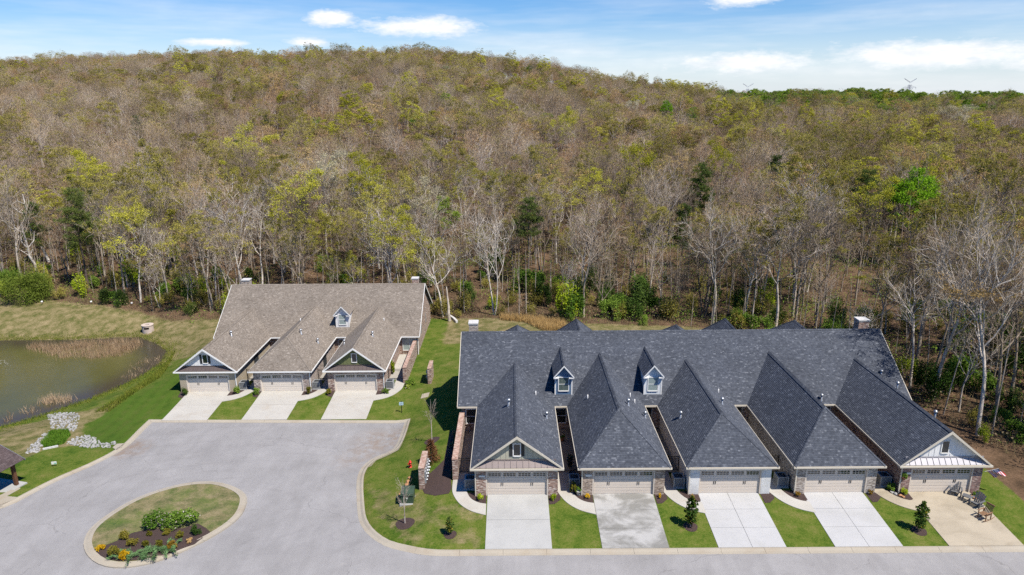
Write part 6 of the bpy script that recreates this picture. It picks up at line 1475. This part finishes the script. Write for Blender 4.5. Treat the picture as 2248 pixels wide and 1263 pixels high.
def young_tree(u, v, h, seed, label):
    p = ring_bed(u, v, 0.75, 'mulch ring round the ' + label.split(' beside ')[0].split(' beyond ')[0]); o = empty('young_tree', (p[0], p[1], p[2] + 0.03), 0, label, 'tree'); r = np.random.default_rng(seed); t = MB(); tw = MB()
    t.tube([(0, 0, -0.1), (0.02, 0, h * .35), (0.0, 0.03, h * .7), (0.03, 0, h)], [0.05, 0.042, 0.025, 0.006], 6)
    for k in range(18):
        z0 = h * r.uniform(0.32, 0.8); a = r.uniform(0, 6.28); L = h * r.uniform(0.2, 0.36); d = unit(np.array([math.cos(a) * .55, math.sin(a) * .55, 1.0])); q = np.array([0, 0, z0]); q1 = q + d * L * .5 + r.normal(size=3) * .03; q2 = q1 + unit(d + np.array([0, 0, .3])) * L * .5; tw.tube([q, q1, q2], [0.013, 0.009, 0.004], 4)
        for m in range(5): s = q + (q2 - q) * r.uniform(.3, 1); e = s + unit(d + r.normal(size=3) * .5) * L * r.uniform(.2, .4); tw.tube([s, e], [0.008, 0.003], 3)
    t.build('trunk', 'bark_pale', o, True, uv=False); tw.build('crown', 'bark_grey', o, True, uv=False)
young_tree(948, 968, 4.4, 4, 'thin leafless young tree beyond the brown conifer'); young_tree(889, 1150, 4.0, 6, 'thin leafless young tree beside the green transformer')
p = at(947, 1014); o = empty('dead_conifer', p, 0, 'rust-brown dead conifer behind the meter wall', 'tree'); r = np.random.default_rng(5); n = 2200; z = r.random(n) ** 1.3; rad = 0.85 * (1 - z) ** 0.8 * r.random(n) ** 0.5 * (1 + 0.2 * np.sin(z * 30)); a = r.uniform(0, 6.28, n); P = np.column_stack([rad * np.cos(a), rad * np.sin(a), z * 2.2]); d = np.column_stack([np.cos(a), np.sin(a), np.full(n, 0.3)]) + r.normal(size=(n, 3)) * .4; d /= np.linalg.norm(d, axis=1, keepdims=True); V, Fc = twig_tris(r, P, d, r.uniform(.15, .32, n), np.full(n, .05)); link('crown', soft_mesh('crown', V, Fc, ['needle_brown'], np.zeros(len(Fc), int)), o); MB().tube([(0, 0, -.1), (0, 0, 2.0)], [.06, .01], 5).build('trunk', 'bark_dark', o, True, uv=False)

# ------------------------------------------------------------------ pots, hydrant, transformer, signs
def pot(p, r_, h, mat, label, plant=None, seed=1):
    o = empty('flower_pot', p, 0, label, 'pot'); MB().lathe(0, 0, [(r_ * .7, 0), (r_, h), (r_ * 1.08, h), (r_ * 1.08, h * 1.08), (r_ * .9, h * 1.08), (r_ * .88, h * .9)], 16).build('pot_body', mat, o, True)
    if plant: link('plant', bush_mesh('plant', seed, r_ * 1.5, r_ * 1.5, h * 1.3, 260, 0.05, plant, 7, h * .9), o)
pot(onp(1270, 1088, .08), 0.2, 0.32, 'concrete_pale', 'pale pot with a small plant at the corner of the brown brick garage', 'leaf_green', 71)
pot((5.05, 52.0, 0.05), 0.28, 0.5, 'pot_dark', 'dark planter beside the brown brick wing', None); pot((5.0, 53.9, 0.05), 0.25, 0.55, 'pot_dark', 'tall dark planter farther along the brown brick wing', 'leaf_deep', 72)
pot((13.75, 54.4, .05), 0.22, 0.35, 'terracotta', 'terracotta pot in the court left of the white wing', 'spirea_rust', 73); pot((4.7, 58.6, .05), 0.2, 0.3, 'terracotta', 'terracotta pot below the window of the first court', 'leaf_green', 74)
o = empty('hanging_plant', (31.75, 49.3, 1.45), 0, 'green plant basket hung on the red brick garage pier', 'plant'); link('plant', bush_mesh('plant', 75, .3, .22, .42, 380, .05, 'leaf_green', 7), o); MB().lathe(0, 0, [(.1, -.1), (.2, .08), (.2, .1)], 10).build('basket', 'post_brown', o, True)
p = at(901, 1026); o = empty('fire_hydrant', p, 0.3, 'red fire hydrant on the lawn by the meter wall', 'hydrant'); o.scale = (.85, .85, .85)
MB().lathe(0, 0, [(.19, 0), (.19, .05), (.13, .06), (.13, .55), (.17, .56), (.17, .61), (.14, .62), (.12, .72), (.06, .79), (.03, .80), (.03, .86)], 14).build('body', 'hydrant_red', o, True)
for a in (0, math.pi, -math.pi / 2):
    m = MB().lathe(0, 0, [(.07, 0), (.07, .2), (.095, .2), (.095, .26)], 10).build('nozzle', 'hydrant_red', o, True); m.rotation_euler = (math.pi / 2, 0, a); m.location = (0, 0, .42)
p = (-8.7, 49.6, zb(-8.7, 49.4)); o = empty('transformer', p, 0, 'dark green transformer cabinet on the corner lawn', 'utility box'); MB().box(-.6, .6, -.65, .65, -.2, .08).build('plinth', 'concrete_pale', o); MB().box(-.5, .5, -.5, .55, .081, .95).build('cabinet', 'transformer_green', o)
m = MB(); m.quad((-.54, -.56, .86), (.54, -.56, .86), (.54, .1, 1.06), (-.54, .1, 1.06)); m.quad((-.54, .1, 1.06), (.54, .1, 1.06), (.54, .6, 1.06), (-.54, .6, 1.06)); m.quad((-.54, -.56, .86), (-.54, .1, 1.06), (-.54, .6, 1.06), (-.54, .6, .8), (-.54, -.56, .8)); m.quad((.54, -.56, .86), (.54, -.56, .8), (.54, .6, .8), (.54, .6, 1.06), (.54, .1, 1.06)); m.quad((-.54, -.56, .8), (.54, -.56, .8), (.54, -.56, .86), (-.54, -.56, .86)); m.build('hood', 'transformer_green', o)
MB().box(-.08, .06, -.512, -.502, .5, .62).build('sticker', 'sign_white', o)
def rock_mesh(seed, sq=0.6):
    r = np.random.default_rng(seed); bm = bmesh.new(); bmesh.ops.create_icosphere(bm, subdivisions=1, radius=0.5)
    for v in bm.verts: v.co *= r.uniform(0.72, 1.25); v.co.z *= sq
    me = bpy.data.meshes.new('rock'); bm.to_mesh(me); bm.free(); return me
def rocks_of(mat, k, s0): 
    out = []
    for i in range(k): m = rock_mesh(s0 + i); m.materials.append(MATS[mat]); out.append(m)
    return out
RW, RR = rocks_of('rock_grey', 7, 400), rocks_of('rock_rust', 4, 420)
for k, (u, v, s) in enumerate(((897, 1057, .45), (893, 1065, .55), (890, 1072, .6), (886, 1075, .4), (883, 1080, .45), (880, 1086, .4), (877, 1091, .35), (899, 1050, .4))):
    p = at(u, v); o = link('rock', RR[k % 4], None, (p[0], p[1], p[2] + .05)); o.scale = (s, s * .8, s * .7); o.rotation_euler = (0, 0, k * 1.3); tag(o, 'flat rusty stone in the short line beside the green transformer', 'rock', 'rusty stones by the transformer')
for k, (u, v) in enumerate(((1958, 1083), (1965, 1086), (1976, 1090), (1983, 1093), (2133, 1092), (2139, 1096))):
    p = at(u, v); o = link('rock', (RW if k < 2 else RR)[k % 4], None, (p[0], p[1], p[2] + .1)); o.scale = (.34, .28, .3); o.rotation_euler = (0, 0, k * 1.7); tag(o, ('white edging stone by the red brick downspout' if k < 2 else 'rusty edging stone below the lime shrub' if k < 4 else 'rusty edging stone right of the red brick garage'), 'rock', 'edging stones ' + str(k // 2))
p = at(882, 906); o = empty('lawn_sign', p, 0.05, 'small pale blue sign on a dark post beside the tan-roofed row driveway', 'sign'); MB().box(-.035, .035, -.035, .035, -.1, 1.42).build('post', 'metal_black', o); MB().box(-.24, .24, -.06, -.037, .92, 1.3).build('panel', 'sign_blue', o)
m = MB()
m.box(-.025, .025, -.064, -.0605, 1.17, 1.22)
for x0, x1, z in ((-.13, -.02, 1.10), (.03, .12, 1.10), (-.13, -.04, 1.00), (.05, .10, 1.00)): m.box(x0, x1, -.064, -.0605, z - .014, z + .014)
m.build('printed_text', 'print_dark', o)
p = at(120, 1024); o = empty('yard_sign', p, 0.25, 'small white and mint-green yard sign on the lawn by the shelter', 'sign'); MB().box(-.22, .22, -.012, .012, .22, .5).build('panel', 'sign_white', o); MB().box(0.0, .2, -.016, -.0125, .24, .36).build('print', 'sign_mint', o)
for x in (-.15, .15): MB().box(x - .008, x + .008, -.005, .005, -.1, .219).build('stake', 'metal_black', o)
p = at(933, 869); o = drape('access_cover', [(p[0] - .45, p[1] - .55), (p[0] + .45, p[1] - .55), (p[0] + .5, p[1] + .55), (p[0] - .4, p[1] + .55)], .04, 'concrete_warm', 2.0, .2); tag(o, 'square tan concrete cover set in the lawn between the rows', 'cover')
for (u, v, l) in ((94, 668, 'left'), (202, 668, 'middle'), (291, 671, 'right')):
    p = at(u, v); o = empty('spotlight', p, 0, l + ' one of three small white spotlights at the top of the pond bank', 'lamp'); MB().lathe(0, 0, [(.03, -.1), (.03, .3)], 6).build('stake', 'metal_black', o); h = MB().lathe(0, 0, [(.06, 0), (.17, .25), (.15, .26)], 10).build('lamp_head', 'pvc_white', o, True); h.location = (0, 0, .32); h.rotation_euler = (0.6, 0, 0)

# ------------------------------------------------------------------ pond outlet, drain rocks
p = at(321, 733); p = (p[0], p[1] + .7, WATER_Z - 0.1)
o = empty('pond_outlet', p, 0.25, 'round pale concrete outlet structure at the corner of the pond', 'outlet'); m = MB(); n = 28
slots = [(-2.05, -1.15), (-2.85, -2.6), (0.4, 1.2)]; r0 = .85
for k in range(n):
    a0 = -math.pi + 2 * math.pi * k / n; a1 = -math.pi + 2 * math.pi * (k + 1) / n; am = (a0 + a1) / 2; op = any(s < am < e for s, e in slots)
    for z0, z1 in (((.25, 1.0), (1.3, 1.5)) if op else ((.25, 1.5),)):
        m.quad((r0 * math.cos(a0), r0 * math.sin(a0), z0), (r0 * math.cos(a1), r0 * math.sin(a1), z0), (r0 * math.cos(a1), r0 * math.sin(a1), z1), (r0 * math.cos(a0), r0 * math.sin(a0), z1))
m.build('riser', 'precast', o)
MB().lathe(0, 0, [(.88, -.5), (.88, .25), (.86, .255)], 28).build('stained_base', 'precast_stain', o, True)
m = MB(); ri = .27
for k in range(n):
    a0 = 2 * math.pi * k / n; a1 = 2 * math.pi * (k + 1) / n; c0, s0, c1, s1 = math.cos(a0), math.sin(a0), math.cos(a1), math.sin(a1)
    m.quad((ri * c0, ri * s0, 1.62), (.9 * c0, .9 * s0, 1.62), (.9 * c1, .9 * s1, 1.62), (ri * c1, ri * s1, 1.62)); m.quad((.9 * c0, .9 * s0, 1.501), (.9 * c1, .9 * s1, 1.501), (.9 * c1, .9 * s1, 1.62), (.9 * c0, .9 * s0, 1.62)); m.quad((ri * c0, ri * s0, 1.2), (ri * c0, ri * s0, 1.62), (ri * c1, ri * s1, 1.62), (ri * c1, ri * s1, 1.2))
m.build('lid', 'precast', o); MB().lathe(0, 0, [(.6, .3), (.6, 1.45)], 16).build('shade_core', 'dark_void', o)  # black core stands in for the shade inside the hollow riser
def riprap(polypx, n, nsmall, label, seed, smax=.36):
    poly = [at2(*q) for q in polypx]; c = np.mean(poly, 0); z = zb(*c); root = empty('rock_apron', (c[0], c[1], z), 0, label, 'rocks'); r = np.random.default_rng(seed); pts = scatter(poly, n, seed)
    for k, q in enumerate(pts):
        o = link('rock', RW[k % 7], root, (q[0] - c[0], q[1] - c[1], q[2] - z + .01)); s = r.uniform(.17, smax); o.scale = (s * r.uniform(.8, 1.3), s, s * r.uniform(.4, .7)); o.rotation_euler = (r.normal() * .25, r.normal() * .35, r.uniform(0, 6.28))
    pts = scatter(poly, nsmall, seed + 50); bm = bmesh.new()
    for q in pts:
        s = r.uniform(.10, .24); a = r.uniform(0, 6.28); base = [Vector((q[0] - c[0] + math.cos(a + t) * s * r.uniform(.4, .7), q[1] - c[1] + math.sin(a + t) * s * r.uniform(.4, .7), q[2] - z)) for t in (0, 1.6, 3.1, 4.7)]; b = [bm.verts.new(v) for v in base]; t_ = [bm.verts.new(v * 1.0 + Vector((0, 0, s * .5))) for v in base]
        bm.faces.new(t_)
        for i in range(4): bm.faces.new((b[i], b[(i + 1) % 4], t_[(i + 1) % 4], t_[i]))
    me = bpy.data.meshes.new('rubble'); bm.to_mesh(me); bm.free(); me.materials.append(MATS['rock_grey']); tag(link('rubble', me, root), kind='stuff')
riprap(((103, 912), (135, 906), (172, 910), (176, 930), (160, 950), (148, 945), (112, 942), (110, 925)), 110, 260, 'white rock apron running down to the pond', 501)
riprap(((108, 945), (108, 962), (88, 985), (85, 995), (58, 996), (60, 985), (80, 970), (95, 955)), 55, 110, 'narrow tongue of white rock left of the lush grass', 502)
riprap(((143, 976), (160, 962), (190, 956), (212, 963), (222, 975), (250, 970), (256, 975), (240, 983), (215, 985), (190, 984), (165, 979)), 75, 170, 'white rock strip leading from the kerb inlet', 503)
a = at(94, 988); b = at(128, 981); MB().beam((a[0], a[1], a[2] + .05), (b[0], b[1], b[2] + .05), .18, .22).build('headwall', 'stone_white'); tag(bpy.data.objects['headwall'], 'short white concrete headwall beside the lush grass', 'wall')
o = drape('kerb_inlet', ccw([at2(*q) for q in ((247, 983), (257, 975), (274, 974), (268, 982), (256, 989))]), .03, 'concrete_kerb', 1.0, .25); tag(o, 'flat concrete inlet where the kerb opens to the rocks', 'inlet', kind='structure')
m = MB()
for a, b in zip([at(978, 693), at(990, 698), at(997, 703)], [at(990, 698), at(997, 703), at(1003, 709)]): m.beam((a[0], a[1], a[2] + .12), (b[0], b[1], b[2] + .12), .35, .5)
tag(m.build('retaining_wall', 'stone_white'), 'low pale stone edging at the back of the lawn between the rows', 'wall')
o = empty('fountain', pz(WATER_Z, ((-14, 812),))[0] + (WATER_Z,), 0, 'white splash of a pond fountain at the left border', 'fountain'); r = np.random.default_rng(9); n = 500; a = r.uniform(0, 6.28, n); t = r.random(n); rad = 2.0 * t; P = np.column_stack([rad * np.cos(a), rad * np.sin(a), 1.2 * (t * (1 - t) * 4) * r.uniform(.6, 1, n) + .02]); V, Fc = leaf_tris(r, P, np.full(n, .035)); s_ = soft_mesh('spray', V, Fc, ['pvc_white'], np.zeros(len(Fc), int)); tag(link('spray', s_, o), kind='stuff'); MB().lathe(0, 0, [(.35, -.1), (.35, .06), (.1, .12), (.06, .3)], 12).build('nozzle', 'metal_black', o, True)

# ------------------------------------------------------------------ shelter at the left border
zs = zb(-45, 53.5); sh = empty('shelter', (-46.6, 52.05, zs), R(76), 'brown-roofed open timber shelter cut off by the left border', 'shelter')
HX, HY = 2.5, 2.2
m = MB(); z0, z1 = 2.35, 3.5; e = .5
courses(m, [(-HX - e, -HY - e, z0), (HX + e, -HY - e, z0), (HX + e, 0, z1), (-HX - e, 0, z1)]); courses(m, [(HX + e, HY + e, z0), (-HX - e, HY + e, z0), (-HX - e, 0, z1), (HX + e, 0, z1)]); m.build('roof', 'shingle_brown', sh)
m = MB()
for s in (-1, 1): m.beam((HX + e, s * (HY + e), z0 - .08), (HX + e, 0, z1 - .08), .06, .16); m.beam((-HX - e, s * (HY + e), z0 - .08), (-HX - e, 0, z1 - .08), .06, .16)
m.build('rake_board', 'galvanised', sh)
for x in (-HX + .2, HX - .2):
    for y in (-HY + .2, HY - .2): MB().box(x - .13, x + .13, y - .13, y + .13, -.3, z0 + .05).build('post', 'post_brown', sh)
for y in (-HY + .2, HY - .2): MB().box(-HX, HX, y - .09, y + .09, z0 - .2, z0 + .02).build('beam', 'post_brown', sh)
MB().box(-1.6, 1.2, 1.0, 1.6, .3, 1.6).build('mailbox_bank', 'unit_grey', sh)
MB().box(-HX - .4, HX + .35, -HY - .35, HY + .2, -.35, .07).build('floor_slab', 'concrete_pale', sh)
ap = [at2(*q) for q in ((0, 1098), (40, 1066), (46, 1072), (15, 1091), (38, 1093), (0, 1114))] 
tag(drape('apron', ccw([at2(-60, 1135), at2(-60, 1100), at2(0, 1088), at2(40, 1068), at2(45, 1073), at2(15, 1090), at2(38, 1092), at2(0, 1113)]), .03, 'concrete_kerb', 1.0, .2), 'pale concrete apron in front of the shelter', 'path', kind='structure')

# ------------------------------------------------------------------ chairs, table, flag
def adirondack(u, v, rz, label, mat='wood_grey'):
    p = at(u, v); o = empty('garden_chair', (p[0], p[1], p[2] + .045), rz, label, 'chair', 'chairs on the tan driveway'); W = .32      # faces -y
    for i in range(5): y = -.28 + i * .115; z = .36 - i * .045; m = MB().box(-W, W, y - .05, y + .05, z - .012, z + .012); m.build('seat_slat', mat, o)
    for i in range(5):
        x = -.26 + i * .13; top = (.92, 1.0, 1.04, 1.0, .92)[i]; MB().beam((x, .22, .2), (x * 1.25, .22 + (top - .2) * .42, top), .105, .025, (0, 1, 0)).build('back_slat', mat, o)
    for s in (-1, 1):
        MB().box(s * .40 - .065, s * .40 + .065, -.36, .38, .56, .582).build('armrest', mat, o); MB().box(s * .37 - .045, s * .37 + .045, -.31, -.28, 0, .559).build('leg', mat, o); MB().beam((s * .335, -.3, .33), (s * .335, .55, .02), .03, .11).build('leg', mat, o)
    MB().box(-.4, .4, .36, .40, .5, .559).build('back_rail', mat, o)
adirondack(2096, 1086, R(-28), 'grey slatted garden chair nearest the red brick garage door')
adirondack(2142, 1112, R(-62), 'grey slatted garden chair between the small table and the brown chair')
p = at(2120, 1100); o = empty('side_table', (p[0], p[1], p[2] + .045), R(-45), 'small grey slatted table between the two grey chairs', 'table')
for i in range(4): MB().box(-.28, .28, -.21 + i * .14 - .06, -.21 + i * .14 + .06, .44, .465).build('tabletop_slat', 'wood_grey', o)
for x in (-.23, .23):
    for y in (-.2, .2): MB().box(x - .03, x + .03, y - .03, y + .03, 0, .439).build('leg', 'wood_grey', o)
for y in (-.2, .2): MB().box(-.199, .199, y - .015, y + .015, .38, .43).build('apron_rail', 'wood_grey', o)
p = at(2160, 1140); o = empty('rocking_chair', (p[0], p[1], p[2] + .05), R(-68), 'brown wooden rocking chair at the edge of the tan driveway', 'chair', 'chairs on the tan driveway'); mt = 'wood_brown'
for i in range(5): MB().box(-.29, .29, -.3 + i * .125 - .055, -.3 + i * .125 + .055, .43, .452).build('seat_slat', mt, o)
for i in range(6): x = -.25 + i * .1; MB().beam((x, .27, .46), (x, .46, 1.12), .06, .02, (0, 1, 0)).build('back_slat', mt, o)
MB().beam((-.32, .475, 1.15), (.32, .475, 1.15), .05, .11).build('top_rail', mt, o)
for s in (-1, 1):
    MB().tube([(s * .3, -.55, .09), (s * .3, -.25, .025), (s * .3, .1, .02), (s * .3, .45, .06), (s * .3, .75, .16)], [.028] * 5, 6).build('rocker', mt, o)
    MB().box(s * .3 - .03, s * .3 + .03, -.33, -.27, .03, .66).build('leg', mt, o); MB().box(s * .3 - .03, s * .3 + .03, .24, .30, .03, .70).build('leg', mt, o); MB().box(s * .33 - .05, s * .33 + .05, -.38, .34, .661, .685).build('armrest', mt, o)
fo = empty('flag', (38.3, 49.45, 1.9), 0, 'American flag on a short pole at the corner of the red brick garage', 'flag'); A = Vector((0, 0, 0)); B = Vector((0.95, -.25, .42))
MB().tube([A, B], [.016, .014], 6).build('pole', 'pvc_white', fo, True, uv=False)
nu, nv = 26, 13; grid = {}
for i in range(nu + 1):
    for j in range(nv + 1):
        s = j / nv; t = i / nu; q = A + (B - A) * (.97 - .72 * s); fall = Vector((.62 * t, -.1 * t, -.55 * t)) + Vector((.12 * (1 - s) * t, .25 * s * t, -.10 * t * s)); q = q + fall * 1.0 + Vector((.05 * math.sin(5 * s + 4 * t), .09 * math.sin(9 * s + 3 * t) * (0.3 + t), 0)); grid[i, j] = q
m = MB()
for i in range(nu):
    for j in range(nv):
        cant = i < 10 and j < 7; mi = 2 if cant else (0 if j % 2 == 0 else 1); m.quad(grid[i, j], grid[i + 1, j], grid[i + 1, j + 1], grid[i, j + 1], mi=mi)
cl = m.build('flag_cloth', ['flag_red', 'flag_white', 'flag_blue'], fo); m = MB()
for i in range(1, 10):
    for j in range(1, 7):
        if (i + j) % 2 == 0: c = grid[i, j]; m.quad(c + Vector((-.015, -.012, -.015)), c + Vector((.015, -.012, -.015)), c + Vector((.015, -.012, .015)), c + Vector((-.015, -.012, .015)))
m.build('star', 'flag_white', cl)

# ------------------------------------------------------------------ power line beyond the ridge
def pylon(u, vtop, dist, label, H=46):
    d = ray(u, vtop); t = dist / d[1]; q = CAM + d * t; x, y, zt = float(q[0]), float(q[1]), float(q[2]); o = empty('pylon', (x, y, zt - H), 0.1, label, 'pylon', 'power line pylons on the skyline'); m = MB(); w0, w1 = 3.2, .9; zc = H - 8
    lev = [0, 6, 12, 18, 23, 28, 32, 35, zc]
    for a, b in zip(lev[:-1], lev[1:]):
        wa = w0 + (w1 - w0) * a / zc; wb = w0 + (w1 - w0) * b / zc
        for sx in (-1, 1):
            for sy in (-1, 1): m.beam((sx * wa, sy * wa, a), (sx * wb, sy * wb, b), .28, .28)
            m.beam((sx * wa, -wa, a), (sx * wb, wb, b), .16, .16); m.beam((-wa, sx * wa, a), (wb, sx * wb, b), .16, .16); m.beam((wa, sx * wa, a), (-wb, sx * wb, b), .16, .16)
    m.build('tower', 'lattice_steel', o); m = MB()
    for s in (-1, 1):
        m.beam((0, 0, zc + 2.5), (s * 6.5, 0, H - 2), .4, .3); m.beam((0, 0, zc + 1.6), (s * 6.5, 0, H - 2.3), .2, .2); m.beam((0, 0, zc - 3), (s * 7.0, 0, zc - 2.6), .28, .28); m.beam((0, 0, zc - .5), (s * 7.0, 0, zc - 2.6), .2, .2)
        for xx in (3.5, 7.0): m.beam((s * xx, 0, zc - 2.7), (s * xx, 0, zc - 4.4), .22, .22)
    m.build('cross_arm', 'lattice_steel', o)
pylon(2000, 168, 720, 'lattice pylon with raised arms right of the skyline'); pylon(1643, 180, 860, 'fainter lattice pylon near the middle of the skyline')
d = ray(1893, 200); q = CAM + d * (640 / d[1]); gz = zb(q[0], q[1]); o = empty('gantry', (q[0], q[1], gz), 0, 'pale lattice gantry among the trees on the right skyline', 'gantry'); hz = q[2] - gz
for x in (-9, 0, 9): m = MB(); m.beam((x, 0, 0), (x, 0, hz), .5, .5); m.build('column', 'galvanised', o)
m = MB()
for z in (hz - 2.0, hz): m.beam((-13, 0, z), (13, 0, z), .3, .3)
for k in range(12): x = -12 + 2 * k; m.beam((x, 0, hz - 2), (x + 1, 0, hz), .2, .2); m.beam((x + 1, 0, hz), (x + 2, 0, hz - 2), .2, .2)
m.build('truss', 'galvanised', o)
